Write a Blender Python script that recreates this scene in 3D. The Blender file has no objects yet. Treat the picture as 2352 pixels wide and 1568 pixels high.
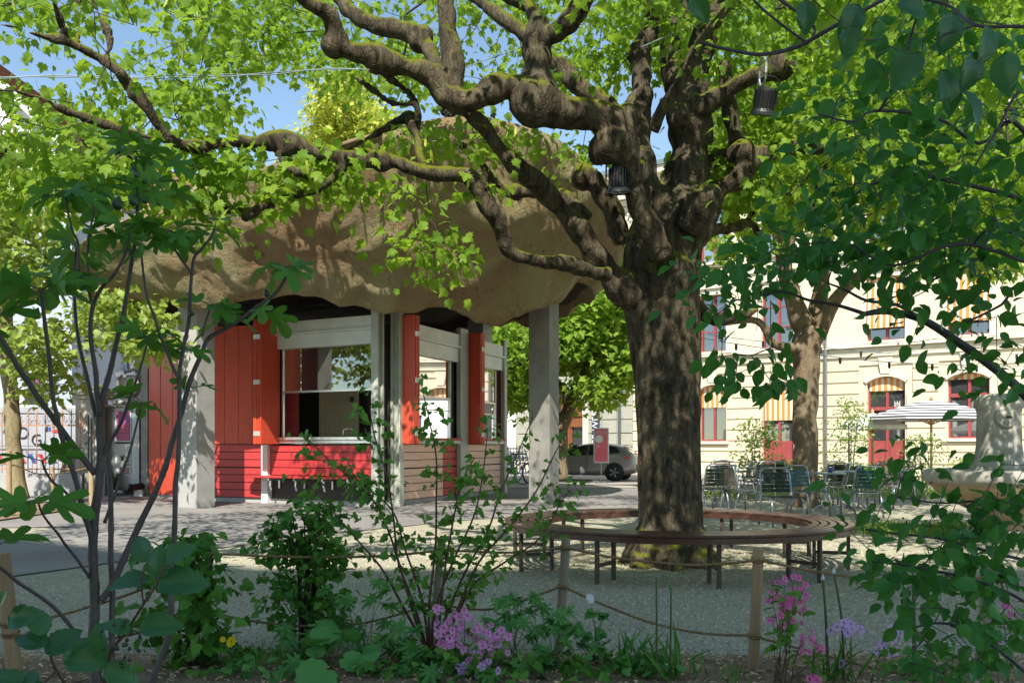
import bpy, math, random
import numpy as np
from mathutils import Vector, Matrix, noise
random.seed(7); R = np.random.default_rng(11)
SC = bpy.context.scene
COL = bpy.context.collection
F = 2150.0; H = 1.25; HY = 1022.0; CX = 1176.0     # focal (photo px at 2352 wide), eye height, horizon row
def P(x, y, d): return Vector(((x-CX)*d/F, d, H+(HY-y)*d/F))
def G(x, y):
    d = H*F/(y-HY); return Vector(((x-CX)*d/F, d, 0))
V = Vector
# ------------------------------------------------------------ materials
def nt(name):
    m = bpy.data.materials.new(name); m.use_nodes = True
    t = m.node_tree; t.nodes.clear(); return m, t
def nd(t, k, **kw):
    n = t.nodes.new(k)
    for a, b in kw.items():
        if a in n.inputs: n.inputs[a].default_value = b
        else: setattr(n, a, b)
    return n
def mat(name, c1, c2=None, scale=5, rough=.7, bump=.2, metal=0, detail=6, dist=.02, stretch=(1,1,1), spec=.5, c3=None, s2=40, contrast=.35):
    """two-tone noise surface with a fine second noise and bump"""
    m, t = nt(name); L = t.links.new
    c2 = c2 or tuple(x*.8 for x in c1)
    out = nd(t,'ShaderNodeOutputMaterial'); b = nd(t,'ShaderNodeBsdfPrincipled', Roughness=rough, Metallic=metal)
    b.inputs['Specular IOR Level'].default_value = spec
    tc = nd(t,'ShaderNodeTexCoord'); mp = nd(t,'ShaderNodeMapping'); mp.inputs['Scale'].default_value = stretch
    L(tc.outputs['Object'], mp.inputs[0])
    n1 = nd(t,'ShaderNodeTexNoise', Scale=scale, Detail=detail, Roughness=.6); L(mp.outputs[0], n1.inputs['Vector'])
    r = nd(t,'ShaderNodeValToRGB'); r.color_ramp.elements[0].position=.5-contrast/2; r.color_ramp.elements[1].position=.5+contrast/2
    r.color_ramp.elements[0].color=(*c1,1); r.color_ramp.elements[1].color=(*c2,1)
    L(n1.outputs[0], r.inputs[0])
    n2 = nd(t,'ShaderNodeTexNoise', Scale=s2, Detail=3, Roughness=.7); L(mp.outputs[0], n2.inputs['Vector'])
    mx = nd(t,'ShaderNodeMix', data_type='RGBA', blend_type='MULTIPLY'); mx.inputs[0].default_value=.55
    r2 = nd(t,'ShaderNodeValToRGB'); r2.color_ramp.elements[0].position=.3; r2.color_ramp.elements[1].position=.6
    r2.color_ramp.elements[0].color=(*(c3 or (.5,.5,.5)),1); r2.color_ramp.elements[1].color=(1,1,1,1)
    L(n2.outputs[0], r2.inputs[0]); L(r.outputs[0], mx.inputs[6]); L(r2.outputs[0], mx.inputs[7])
    L(mx.outputs[2], b.inputs['Base Color'])
    if bump:
        bp = nd(t,'ShaderNodeBump', Strength=bump, Distance=dist)
        ad = nd(t,'ShaderNodeMath', operation='ADD'); L(n1.outputs[0], ad.inputs[0]); L(n2.outputs[0], ad.inputs[1])
        L(ad.outputs[0], bp.inputs['Height']); L(bp.outputs[0], b.inputs['Normal'])
    L(b.outputs[0], out.inputs[0]); return m
def plain(name, c, rough=.5, metal=0, spec=.5):
    return mat(name, c, tuple(x*.85 for x in c), 3, rough, .05, metal, 3, .005, spec=spec, c3=(.85,.85,.85))
def leafmat(name, dark, light, trans, tw=.4, rough=.45, spec=.5, patch=0.6):
    m, t = nt(name); L = t.links.new
    out = nd(t,'ShaderNodeOutputMaterial'); ge = nd(t,'ShaderNodeNewGeometry')
    tc = nd(t,'ShaderNodeTexCoord'); n = nd(t,'ShaderNodeTexNoise', Scale=patch, Detail=2); L(tc.outputs['Object'], n.inputs['Vector'])
    mxv = nd(t,'ShaderNodeMath', operation='MULTIPLY_ADD'); mxv.inputs[1].default_value=.6
    L(ge.outputs['Random Per Island'], mxv.inputs[0])
    mm = nd(t,'ShaderNodeMath', operation='MULTIPLY'); mm.inputs[1].default_value=.5; L(n.outputs[0], mm.inputs[0]); L(mm.outputs[0], mxv.inputs[2])
    r = nd(t,'ShaderNodeValToRGB'); r.color_ramp.elements[0].color=(*dark,1); r.color_ramp.elements[1].color=(*light,1)
    r.color_ramp.elements[0].position=.1; r.color_ramp.elements[1].position=.85; L(mxv.outputs[0], r.inputs[0])
    b = nd(t,'ShaderNodeBsdfPrincipled', Roughness=rough); b.inputs['Specular IOR Level'].default_value=spec
    L(r.outputs[0], b.inputs['Base Color'])
    tr = nd(t,'ShaderNodeBsdfTranslucent'); r3 = nd(t,'ShaderNodeMix', data_type='RGBA', blend_type='MIX'); r3.inputs[0].default_value=.35
    r3.inputs[6].default_value=(*trans,1); L(r.outputs[0], r3.inputs[7]); L(r3.outputs[2], tr.inputs[0])
    ms = nd(t,'ShaderNodeMixShader'); ms.inputs[0].default_value=tw
    L(b.outputs[0], ms.inputs[1]); L(tr.outputs[0], ms.inputs[2]); L(ms.outputs[0], out.inputs[0]); return m
def barkmat(name, c1, c2, moss=(.10,.12,.015), mossy=.5, scale=6, sz=.22, dist=.03):
    m, t = nt(name); L = t.links.new
    out = nd(t,'ShaderNodeOutputMaterial'); b = nd(t,'ShaderNodeBsdfPrincipled', Roughness=.9); b.inputs['Specular IOR Level'].default_value=.15
    tc = nd(t,'ShaderNodeTexCoord'); mp = nd(t,'ShaderNodeMapping'); mp.inputs['Scale'].default_value=(1,1,sz); L(tc.outputs['Object'], mp.inputs[0])
    n0 = nd(t,'ShaderNodeTexNoise', Scale=3, Detail=2); L(tc.outputs['Object'], n0.inputs['Vector'])
    va = nd(t,'ShaderNodeVectorMath', operation='MULTIPLY_ADD'); va.inputs[1].default_value=(.25,.25,.25)
    L(n0.outputs[1], va.inputs[0]); L(mp.outputs[0], va.inputs[2])
    vo = nd(t,'ShaderNodeTexVoronoi', Scale=scale*3, feature='DISTANCE_TO_EDGE'); L(va.outputs[0], vo.inputs['Vector'])
    n1 = nd(t,'ShaderNodeTexNoise', Scale=scale*1.5, Detail=8, Roughness=.7); L(va.outputs[0], n1.inputs['Vector'])
    r = nd(t,'ShaderNodeValToRGB'); r.color_ramp.elements[0].color=(*c1,1); r.color_ramp.elements[1].color=(*c2,1)
    r.color_ramp.elements[0].position=.38; r.color_ramp.elements[1].position=.66; L(n1.outputs[0], r.inputs[0])
    rv = nd(t,'ShaderNodeValToRGB'); rv.color_ramp.elements[0].color=(.45,.42,.4,1); rv.color_ramp.elements[1].color=(1,1,1,1)
    rv.color_ramp.elements[1].position=.12; L(vo.outputs['Distance'], rv.inputs[0])
    mx = nd(t,'ShaderNodeMix', data_type='RGBA', blend_type='MULTIPLY'); mx.inputs[0].default_value=.38
    L(r.outputs[0], mx.inputs[6]); L(rv.outputs[0], mx.inputs[7])
    ge = nd(t,'ShaderNodeNewGeometry'); sp = nd(t,'ShaderNodeSeparateXYZ'); L(ge.outputs['Normal'], sp.inputs[0])
    n2 = nd(t,'ShaderNodeTexNoise', Scale=2.2, Detail=6, Roughness=.65); L(tc.outputs['Object'], n2.inputs['Vector'])
    ma = nd(t,'ShaderNodeMath', operation='MULTIPLY_ADD'); ma.inputs[1].default_value=.35; L(sp.outputs[2], ma.inputs[0]); L(n2.outputs[0], ma.inputs[2])
    rm = nd(t,'ShaderNodeValToRGB'); rm.color_ramp.elements[0].position=.86-.3*mossy; rm.color_ramp.elements[1].position=1.0-.3*mossy
    L(ma.outputs[0], rm.inputs[0])
    mo = nd(t,'ShaderNodeMix', data_type='RGBA', blend_type='MIX'); mo.inputs[7].default_value=(*moss,1)
    L(rm.outputs[0], mo.inputs[0]); L(mx.outputs[2], mo.inputs[6]); L(mo.outputs[2], b.inputs['Base Color'])
    ad = nd(t,'ShaderNodeMath', operation='MULTIPLY_ADD'); ad.inputs[1].default_value=.35; L(rv.outputs[0], ad.inputs[0]); L(n1.outputs[0], ad.inputs[2])
    bp = nd(t,'ShaderNodeBump', Strength=.8, Distance=dist); L(ad.outputs[0], bp.inputs['Height']); L(bp.outputs[0], b.inputs['Normal'])
    L(b.outputs[0], out.inputs[0]); return m
def stripemat(name, ca, cb, axis, freq, rough=.7, trans=0.0, phase=0.0):
    m, t = nt(name); L = t.links.new
    out = nd(t,'ShaderNodeOutputMaterial'); b = nd(t,'ShaderNodeBsdfPrincipled', Roughness=rough)
    tc = nd(t,'ShaderNodeTexCoord'); sp = nd(t,'ShaderNodeVectorMath', operation='DOT_PRODUCT'); L(tc.outputs['Object'], sp.inputs[0])
    sp.inputs[1].default_value = tuple(a*freq for a in axis)
    ad = nd(t,'ShaderNodeMath', operation='ADD'); ad.inputs[1].default_value=1000+phase; L(sp.outputs['Value'], ad.inputs[0])
    fr = nd(t,'ShaderNodeMath', operation='FRACT'); L(ad.outputs[0], fr.inputs[0])
    gt = nd(t,'ShaderNodeMath', operation='GREATER_THAN'); gt.inputs[1].default_value=.5; L(fr.outputs[0], gt.inputs[0])
    mx = nd(t,'ShaderNodeMix', data_type='RGBA'); mx.inputs[6].default_value=(*ca,1); mx.inputs[7].default_value=(*cb,1)
    L(gt.outputs[0], mx.inputs[0]); L(mx.outputs[2], b.inputs['Base Color'])
    if trans:
        tr = nd(t,'ShaderNodeBsdfTranslucent'); L(mx.outputs[2], tr.inputs[0]); ms = nd(t,'ShaderNodeMixShader'); ms.inputs[0].default_value=trans
        L(b.outputs[0], ms.inputs[1]); L(tr.outputs[0], ms.inputs[2]); L(ms.outputs[0], out.inputs[0])
    else: L(b.outputs[0], out.inputs[0])
    return m
def glassmat(name, tint=(.85,.9,.9), refl=.12, dark=False):
    m, t = nt(name); L = t.links.new
    out = nd(t,'ShaderNodeOutputMaterial'); g = nd(t,'ShaderNodeBsdfGlossy', Roughness=.02)
    a = nd(t,'ShaderNodeBsdfDiffuse') if dark else nd(t,'ShaderNodeBsdfTransparent'); a.inputs[0].default_value=(*tint,1)
    fr = nd(t,'ShaderNodeFresnel', IOR=1.5); mm = nd(t,'ShaderNodeMath', operation='ADD'); mm.inputs[1].default_value=refl; L(fr.outputs[0], mm.inputs[0])
    ms = nd(t,'ShaderNodeMixShader'); L(mm.outputs[0], ms.inputs[0]); L(a.outputs[0], ms.inputs[1]); L(g.outputs[0], ms.inputs[2]); L(ms.outputs[0], out.inputs[0]); return m
# ------------------------------------------------------------ mesh collector
ORG = {}
class MB:
    def __init__(s): s.v=[]; s.f=[]
    def add(s, vs, fs):
        b=len(s.v); s.v += [tuple(v) for v in vs]; s.f += [tuple(i+b for i in f) for f in fs]; return s
    def box(s, c, size, M=None):
        x,y,z=(a/2 for a in size)
        vs=[V((i*x,j*y,k*z)) for i in(-1,1) for j in(-1,1) for k in(-1,1)]
        if M is not None: vs=[M@v for v in vs]
        c=V(c); return s.add([v+c for v in vs], [(0,1,3,2),(4,6,7,5),(0,4,5,1),(2,3,7,6),(0,2,6,4),(1,5,7,3)])
    def fbox(s, fr, a0,a1,z0,z1,n0,n1):
        """box in a wall frame: along a, up z, outward n"""
        O,u,n=fr
        vs=[O+u*a+n*m+V((0,0,z)) for a in(a0,a1) for m in(n0,n1) for z in(z0,z1)]
        return s.add(vs, [(0,1,3,2),(4,6,7,5),(0,4,5,1),(2,3,7,6),(0,2,6,4),(1,5,7,3)])
    def bar(s, p, q, w, h=None, up=V((0,0,1))):
        p=V(p); q=V(q); h=h or w; d=(q-p); l=d.length; d.normalize()
        x=d.cross(up)
        if x.length<1e-4: x=d.cross(V((1,0,0)))
        x.normalize(); y=x.cross(d)
        vs=[b+x*i*w/2+y*j*h/2 for b in(p,q) for i,j in((-1,-1),(1,-1),(1,1),(-1,1))]
        return s.add(vs,[(3,2,1,0),(4,5,6,7),(0,1,5,4),(1,2,6,5),(2,3,7,6),(3,0,4,7)])
    def tube(s, pts, r, n=8, closed=False, cap=True):
        pts=[V(p) for p in pts]; N=len(pts); rs=r if hasattr(r,'__len__') else [r]*N
        rings=[]; px=None
        for i,p in enumerate(pts):
            a=pts[(i-1)%N] if (closed or i>0) else p; b=pts[(i+1)%N] if (closed or i<N-1) else p
            d=(b-a); d.normalize()
            if px is None:
                px=d.cross(V((0,0,1)));
                if px.length<.1: px=d.cross(V((1,0,0)))
            px=px-d*px.dot(d); px.normalize(); y=d.cross(px)
            rings.append([p+(px*math.cos(t)+y*math.sin(t))*rs[i] for t in [2*math.pi*k/n for k in range(n)]])
        vs=[v for g in rings for v in g]; fs=[]
        for i in range(N if closed else N-1):
            j=(i+1)%N
            for k in range(n): fs.append((i*n+k,i*n+(k+1)%n,j*n+(k+1)%n,j*n+k))
        if cap and not closed: fs.append(tuple(range(n-1,-1,-1))); fs.append(tuple((N-1)*n+k for k in range(n)))
        return s.add(vs,fs)
    def lathe(s, prof, c=(0,0,0), n=24, M=None, a0=0, a1=2*math.pi, wob=None):
        full=abs(a1-a0-2*math.pi)<1e-6; m=n if full else n+1; c=V(c); vs=[]
        for r,z in prof:
            for k in range(m):
                t=a0+(a1-a0)*k/n; v=V((r*math.cos(t),r*math.sin(t),z))
                vs.append((M@v if M is not None else v)+c)
        fs=[]
        for i in range(len(prof)-1):
            for k in range(n):
                j=(k+1)%m if full else k+1
                fs.append((i*m+k,i*m+j,(i+1)*m+j,(i+1)*m+k))
        return s.add(vs,fs)
    def prism(s, poly, h, M=Matrix(), c=(0,0,0)):
        """polygon in XY extruded along +Z by h, then M and offset"""
        n=len(poly); c=V(c); vs=[M@V((x,y,z))+c for z in(0,h) for x,y in poly]
        fs=[tuple(range(n-1,-1,-1)),tuple(range(n,2*n))]+[(i,(i+1)%n,n+(i+1)%n,n+i) for i in range(n)]
        return s.add(vs,fs)
    def build(s, name, m, parent=None, smooth=False, bevel=0, kind=None, label=None):
        o=mesh_obj(name, s.v, s.f, m, parent, smooth)
        if bevel:
            b=o.modifiers.new('bevel','BEVEL'); b.width=bevel; b.segments=2; b.limit_method='ANGLE'
        if kind: o['kind']=kind
        if label: o['label']=label
        return o
def finish(o, parent):
    COL.objects.link(o)
    if parent is not None:
        o.parent=parent; ORG[o.name]=ORG.get(parent.name,V((0,0,0)))
    return o
def mesh_obj(name, vs, fs, m, parent=None, smooth=False):
    me=bpy.data.meshes.new(name); org=ORG.get(parent.name,V((0,0,0))) if parent is not None else V((0,0,0))
    me.from_pydata([(v[0]-org.x,v[1]-org.y,v[2]-org.z) for v in vs],[],fs)
    me.materials.append(m)
    if smooth: me.polygons.foreach_set('use_smooth',[True]*len(me.polygons))
    me.update(); o=bpy.data.objects.new(name,me); return finish(o,parent)
def np_obj(name, vs, tris, m, parent=None, smooth=False, k=3):
    org=ORG.get(parent.name,V((0,0,0))) if parent is not None else V((0,0,0))
    vs=(vs-np.array(org)).astype(np.float32); n=len(tris)
    me=bpy.data.meshes.new(name); me.vertices.add(len(vs)); me.vertices.foreach_set('co',vs.ravel())
    me.loops.add(n*k); me.loops.foreach_set('vertex_index',tris.ravel().astype(np.int32))
    me.polygons.add(n); me.polygons.foreach_set('loop_start',np.arange(0,n*k,k,dtype=np.int32))
    me.polygons.foreach_set('use_smooth',np.full(n,smooth,dtype=bool))
    me.materials.append(m); me.update(calc_edges=True); me.validate()
    o=bpy.data.objects.new(name,me); return finish(o,parent)
def thing(name, label, cat, loc=(0,0,0), group=None, rz=0):
    o=bpy.data.objects.new(name,None); COL.objects.link(o); o.location=loc; o.rotation_euler=(0,0,rz)
    o.empty_display_size=.2
    ORG[o.name]=V(loc); o['label']=label; o['category']=cat
    if group: o['group']=group
    return o
def tag(o, label, cat, group=None):
    o['label']=label; o['category']=cat
    if group: o['group']=group
    return o
def struct(o): o['kind']='structure'; return o
def copy_tree(o, parent=None):
    c=o.copy(); COL.objects.link(c); c.parent=parent
    for ch in o.children: copy_tree(ch,c)
    return c
def text(body, size, M, m, parent, name='lettering', ext=.003, align='CENTER', shear=0, sx=1):
    cu=bpy.data.curves.new('t','FONT'); cu.body=body; cu.size=size; cu.extrude=ext; cu.align_x=align; cu.align_y='CENTER'; cu.shear=shear
    t=bpy.data.objects.new('t',cu); COL.objects.link(t); dg=bpy.context.evaluated_depsgraph_get()
    me=bpy.data.meshes.new_from_object(t.evaluated_get(dg)); bpy.data.objects.remove(t)
    org=ORG.get(parent.name,V((0,0,0)))
    me.transform(Matrix.Translation(-org)@M@Matrix.Diagonal((sx,1,1,1))); me.materials.clear(); me.materials.append(m); me.name=name
    o=bpy.data.objects.new(name,me); return finish(o,parent)
def frame_M(O, u, n):   # local x->u, y->up, z->n
    M=Matrix.Identity(4)
    for i in range(3): M[i][0]=u[i]; M[i][1]=(0,0,1)[i]; M[i][2]=n[i]; M[i][3]=O[i]
    return M
# ------------------------------------------------------------ leaves and twigs
def tpl(half, c=(0,.45), fold=.18, droop=.25):
    pts=list(half)+[(-x,y) for x,y in reversed(half[1:-1])]
    if half[0][0]!=0: pts=list(half)+[(-x,y) for x,y in reversed(half)]
    v=[(c[0],c[1])]+pts
    v=np.array([(x,y,fold*abs(x)-droop*y*y) for x,y in v]); n=len(pts)
    f=np.array([(0,1+i,1+(i+1)%n) for i in range(n)]); return v,f
MAPLE=tpl([(0,.05),(.22,-.10),(.28,.08),(.52,.12),(.42,.28),(.62,.52),(.40,.50),(.44,.66),(.22,.62),(.18,.82),(0,1.05)])
def veined(nr=15,nc=4,wid=.36):
    vs=[];
    for j in range(nr+1):
        y=j/nr; w=wid*(math.sin(math.pi*y**.85))**.75*(1-.15*y)+.004
        for i in range(-nc,nc+1):
            x=w*i/nc*(1+.05*math.sin(j*2.4)*(abs(i)==nc)); vs.append((x,y+.08*abs(x)*0,.28*abs(x)-.28*y*y+.016*math.cos((y-.75*abs(x))*2*math.pi*7)*min(1,abs(i)/1.0)+.02*math.sin(y*9+i)*abs(i)/nc))
    m=2*nc+1; f=[]
    for j in range(nr):
        for i in range(2*nc): a=j*m+i; f+=[(a,a+1,a+m+1),(a,a+m+1,a+m)]
    return np.array(vs),np.array(f)
OV_HI=veined()
OV_MID=veined(6,2,.34)
MAPLE_S=tpl([(0,0),(.4,.0),(.32,.25),(.6,.5),(.3,.55),(0,1.05)])
FIG=tpl([(0,.0),(.12,-.07),(.30,-.06),(.50,-.02),(.60,.10),(.50,.22),(.26,.27),(.42,.40),(.62,.58),(.68,.76),(.58,.84),(.40,.74),(.18,.52),(.24,.75),(.26,.95),(.14,1.10),(0,1.14)],(0,.28),.22,.3)
OVATE=tpl([(0,0),(.2,.1),(.33,.32),(.35,.52),(.26,.78),(.1,.95),(0,1.02)],(0,.5),.25,.2)
CURR=tpl([(0,.08),(.2,-.06),(.4,.0),(.5,.2),(.40,.36),(.34,.42),(.36,.6),(.22,.75),(.12,.85),(0,1)],(0,.4),.2,.25)
PALM=tpl([(0,.15),(.1,.02),(.32,-.12),(.28,.04),(.5,.02),(.44,.12),(.2,.2),(.45,.32),(.64,.36),(.55,.46),(.26,.36),(.38,.6),(.46,.8),(.3,.7),(.12,.45),(.12,.8),(.0,1.0)],(0,.28),.1,.35)
ROUND=tpl([(0,.1),(.12,-.02),(.3,.0),(.36,.1),(.5,.2),(.5,.35),(.56,.48),(.48,.6),(.46,.75),(.32,.8),(.26,.93),(.1,.92),(0,.98)],(0,.42),.12,.1)
LANCE=tpl([(0,0),(.1,.2),(.12,.5),(.07,.8),(0,1)],(0,.5),.3,.4)
BLADE=tpl([(0,0),(.035,.25),(.03,.7),(0,1)],(0,.5),.6,.5)
MAPLE_B=tpl([(0,.05),(.2,-.06),(.34,.02),(.48,.16),(.36,.30),(.56,.56),(.34,.52),(.36,.70),(.18,.66),(.14,.84),(0,1.0)],(0,.45),-.28,.6)
PETAL=tpl([(0,0),(.22,.35),(.44,.75),(.30,1.0),(.08,.88),(0,.80)],(0,.45),.1,.1)
DIAM=tpl([(0,0),(.3,.5),(0,1)],(0,.5),.2,.2)
def unit(a): return a/np.maximum(np.linalg.norm(a,axis=-1,keepdims=True),1e-9)
def leafgeo(T, pos, tip, nrm, size):
    tv,tf=T; y=unit(tip); z=unit(nrm-(nrm*y).sum(1,keepdims=True)*y); x=np.cross(y,z)
    sz=np.broadcast_to(np.asarray(size,float),(len(pos),))[:,None,None]
    vs=pos[:,None,:]+sz*(tv[None,:,0:1]*x[:,None,:]+tv[None,:,1:2]*y[:,None,:]+tv[None,:,2:3]*z[:,None,:])
    n=len(tv); fs=tf[None]+(np.arange(len(pos))*n)[:,None,None]
    return vs.reshape(-1,3), fs.reshape(-1,3)
def scatter(centers, per, rad, size, sv=.3, flat=.5, droop=.4, up=1.0, seed=None):
    """leaf positions, tips, normals around cluster centres"""
    r=np.random.default_rng(seed) if seed is not None else R
    c=np.repeat(np.asarray(centers,float),per,axis=0); n=len(c)
    off=r.normal(size=(n,3))*np.array([1,1,flat])*rad*.6; pos=c+off
    tip=unit(off*np.array([1,1,.3])+r.normal(size=(n,3))*rad*.5)+np.array([0,0,-droop])
    nrm=r.normal(size=(n,3))*.55+np.array([0,0,up])
    return pos,tip,nrm,size*(1+sv*(r.random(n)*2-1))
def tube_edges(A,B,ra,rb,n=5):
    A=np.asarray(A,float);B=np.asarray(B,float); d=unit(B-A); h=np.where(np.abs(d[:,2:3])>.9,np.array([[1.,0,0]]),np.array([[0,0,1.]]))
    x=unit(np.cross(d,h)); y=np.cross(d,x); t=np.arange(n)*2*np.pi/n; c=np.cos(t)[None,:,None]; s=np.sin(t)[None,:,None]
    o=c*x[:,None]+s*y[:,None]
    va=A[:,None]+o*np.asarray(ra)[:,None,None]; vb=B[:,None]+o*np.asarray(rb)[:,None,None]
    vs=np.concatenate([va,vb],1).reshape(-1,3)
    k=np.arange(n); q=np.stack([k,(k+1)%n,n+(k+1)%n,n+k],1); f=(q[None]+(np.arange(len(A))*2*n)[:,None,None]).reshape(-1,4)
    return vs,f
def grow(nodes, targets, step=.3, jit=.05, sag=.0, r0=.004, rmax=.05, pw=.45, seed=1):
    """branching twigs from skeleton nodes out to every target; returns edges with radii"""
    r=np.random.default_rng(seed); pts=[np.array(p,float) for p in nodes]; par=[-1]*len(pts)
    T=np.asarray(targets,float); N0=np.array(pts)
    dm=np.array([np.min(np.linalg.norm(N0-t,axis=1)) for t in T]); order=np.argsort(dm)
    cap=len(pts)+int(dm.sum()/step)*2+len(T)*4+100; A=np.zeros((cap,3)); n=len(pts); A[:n]=pts; par=np.full(cap,-1)
    for ti in order:
        t=T[ti]; dd=np.linalg.norm(A[:n]-t,axis=1); i=int(np.argmin(dd)); L=dd[i]; k=max(1,int(round(L/step))); p=A[i].copy(); pi=i
        if n+k>=cap: break
        for j in range(1,k+1):
            f=j/k; q=p+(t-p)*f
            if j<k: q=q+r.normal(size=3)*jit*L**.5; q[2]-=sag*L*math.sin(math.pi*f)
            A[n]=q; par[n]=pi; pi=n; n+=1
    cnt=np.zeros(n); ch=np.zeros(n,bool); ch[par[:n][par[:n]>=0]]=True
    cnt[~ch]=1
    for i in range(n-1,-1,-1):
        if par[i]>=0: cnt[par[i]]+=cnt[i]
    e=np.where(par[:n]>=0)[0]; rad=np.minimum(r0*np.maximum(cnt,1)**pw,rmax)
    return A[par[e]],A[e],np.minimum(rad[par[e]],rad[e]*1.35),rad[e]
def twigs(name, G4, m, parent): 
    vs,f=tube_edges(*G4,n=5); return np_obj(name,vs,f,m,parent,True,4)
def densify(pts, step=.25):
    out=[]
    for a,b in zip(pts[:-1],pts[1:]):
        k=max(1,int((V(b)-V(a)).length/step))
        for i in range(k): out.append(np.array(V(a).lerp(V(b),i/k)))
    out.append(np.array(pts[-1])); return out
def catmull(pts, k=5):
    """smooth a list of (Vector, radius)"""
    out=[]; n=len(pts)
    for i in range(n-1):
        p0,p1,p2,p3=pts[max(i-1,0)],pts[i],pts[i+1],pts[min(i+2,n-1)]
        for j in range(k):
            t=j/k; f=lambda a,b,c,d:.5*((2*b)+(c-a)*t+(2*a-5*b+4*c-d)*t*t+(3*b-a-3*c+d)*t**3)
            out.append((V([f(p0[0][q],p1[0][q],p2[0][q],p3[0][q]) for q in range(3)]), f(p0[1],p1[1],p2[1],p3[1])))
    out.append(pts[-1]); return out
# ============================================================ camera, light
cam=bpy.data.cameras.new('camera'); co=bpy.data.objects.new('camera',cam); COL.objects.link(co)
co.location=(0,0,H); co.rotation_euler=(math.radians(90),0,0); cam.sensor_width=36; cam.lens=36*F/2352
cam.shift_y=(HY-784)/2352; cam.clip_start=.05; cam.clip_end=1500; SC.camera=co
SUNV=V((-.10,-1,1.12)).normalized()
el=math.asin(SUNV.z); az=math.atan2(SUNV.x,SUNV.y)
w=bpy.data.worlds.new('World'); SC.world=w; w.use_nodes=True; t=w.node_tree; t.nodes.clear()
sk=nd(t,'ShaderNodeTexSky', sky_type='NISHITA', sun_disc=False, sun_elevation=el, sun_rotation=az, air_density=.85, dust_density=.1, ozone_density=1.6, altitude=400)
bg=nd(t,'ShaderNodeBackground', Strength=.25); wm=nd(t,'ShaderNodeMix',data_type='RGBA',blend_type='MULTIPLY'); wm.inputs[0].default_value=1; wm.inputs[7].default_value=(1.05,1.03,.91,1); t.links.new(sk.outputs[0],wm.inputs[6]); t.links.new(wm.outputs[2],bg.inputs[0]); ow=nd(t,'ShaderNodeOutputWorld'); t.links.new(bg.outputs[0],ow.inputs[0])
sl=bpy.data.lights.new('sun','SUN'); sl.energy=8.5; sl.angle=math.radians(.5); sl.color=(1,.95,.86)
so=bpy.data.objects.new('sun',sl); COL.objects.link(so); so.rotation_euler=(-SUNV).to_track_quat('-Z','Y').to_euler(); so.location=(0,-20,40)
SC.view_settings.view_transform='Standard'; SC.view_settings.look='None'; SC.view_settings.exposure=0
SC.cycles.max_bounces=7; SC.cycles.diffuse_bounces=3; SC.cycles.transparent_max_bounces=8; SC.cycles.sample_clamp_indirect=6; SC.cycles.caustics_reflective=False; SC.cycles.caustics_refractive=False
# ============================================================ materials
M={}
M['gravel']=mat('gravel',(.47,.43,.31),(.33,.305,.225),1.2,.95,.8,0,9,.02,s2=24,c3=(.36,.34,.28),contrast=.6)
M['asphalt']=mat('asphalt',(.29,.27,.25),(.20,.187,.175),.8,.85,.5,0,9,.01,s2=38,c3=(.5,.5,.5))
M['paving']=mat('street_paving',(.40,.37,.32),(.32,.30,.26),.5,.85,.2,0,6,.01,s2=30,c3=(.6,.6,.6))
M['mulch']=mat('bark_mulch',(.42,.30,.18),(.22,.15,.09),6,.95,.9,0,8,.03,s2=55,c3=(.35,.3,.25))
M['earth']=mat('dry_earth',(.32,.22,.14),(.24,.16,.10),3,.95,.5,0,8,.02)
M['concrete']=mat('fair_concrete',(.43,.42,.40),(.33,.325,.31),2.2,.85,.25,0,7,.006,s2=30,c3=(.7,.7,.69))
M['concrete_dark']=mat('weathered_shaded_concrete',(.30,.29,.26),(.20,.195,.175),2,.9,.3,0,7,.01)
M['greengrey']=plain('painted_steel',(.46,.48,.41),.45)
M['fascia']=plain('fascia_metal',(.72,.77,.72),.4)
M['alu']=plain('aluminium',(.75,.76,.77),.25,.7)
M['white']=plain('white_paint',(.78,.78,.76),.5)
M['red']=mat('red_stained_timber',(.68,.082,.032),(.54,.06,.026),4,.5,.12,0,6,.004,stretch=(6,6,.5),s2=20,c3=(.72,.7,.7))
M['redboard']=mat('red_board',(.55,.045,.045),(.45,.04,.04),5,.5,.1,0,5,.003,stretch=(1,1,4),s2=24,c3=(.8,.8,.8))
M['peach']=mat('glare_peach_board',(.88,.58,.44),(.76,.47,.35),4,.5,.12,0,6,.004,stretch=(.6,.6,5),s2=20,c3=(.75,.72,.7))  # glare read on the red boards, put into the colour as peach
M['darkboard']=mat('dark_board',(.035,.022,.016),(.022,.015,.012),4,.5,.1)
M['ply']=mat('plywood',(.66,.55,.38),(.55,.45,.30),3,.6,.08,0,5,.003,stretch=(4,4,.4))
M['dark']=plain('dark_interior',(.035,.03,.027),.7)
M['glass']=glassmat('window_glass',(.80,.85,.82),.10)
M['glass_d']=glassmat('dark_window_glass',(.045,.05,.055),.20,True)
M['glass_b']=glassmat('sky_window_glass',(.12,.16,.20),.45,True)
M['yellow']=mat('cream_sandstone',(.70,.62,.46),(.63,.55,.40),.7,.85,.15,0,6,.006,s2=18,c3=(.85,.84,.82))
M['cream2']=mat('pale_sandstone_trim',(.76,.70,.56),(.68,.62,.48),1.2,.85,.2)
M['shadestone']=mat('shade_grey_sandstone',(.42,.41,.33),(.34,.34,.28),1.1,.85,.25,s2=16,c3=(.8,.8,.78))
M['winred']=plain('red_window_paint',(.33,.065,.065),.45)
M['blind']=stripemat('striped_blind',(.62,.23,.04),(.66,.58,.44),(.793,-.609,0),4.5)
M['door']=mat('varnished_oak',(.30,.11,.04),(.20,.07,.025),5,.4,.2,stretch=(5,5,.5))
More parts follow.
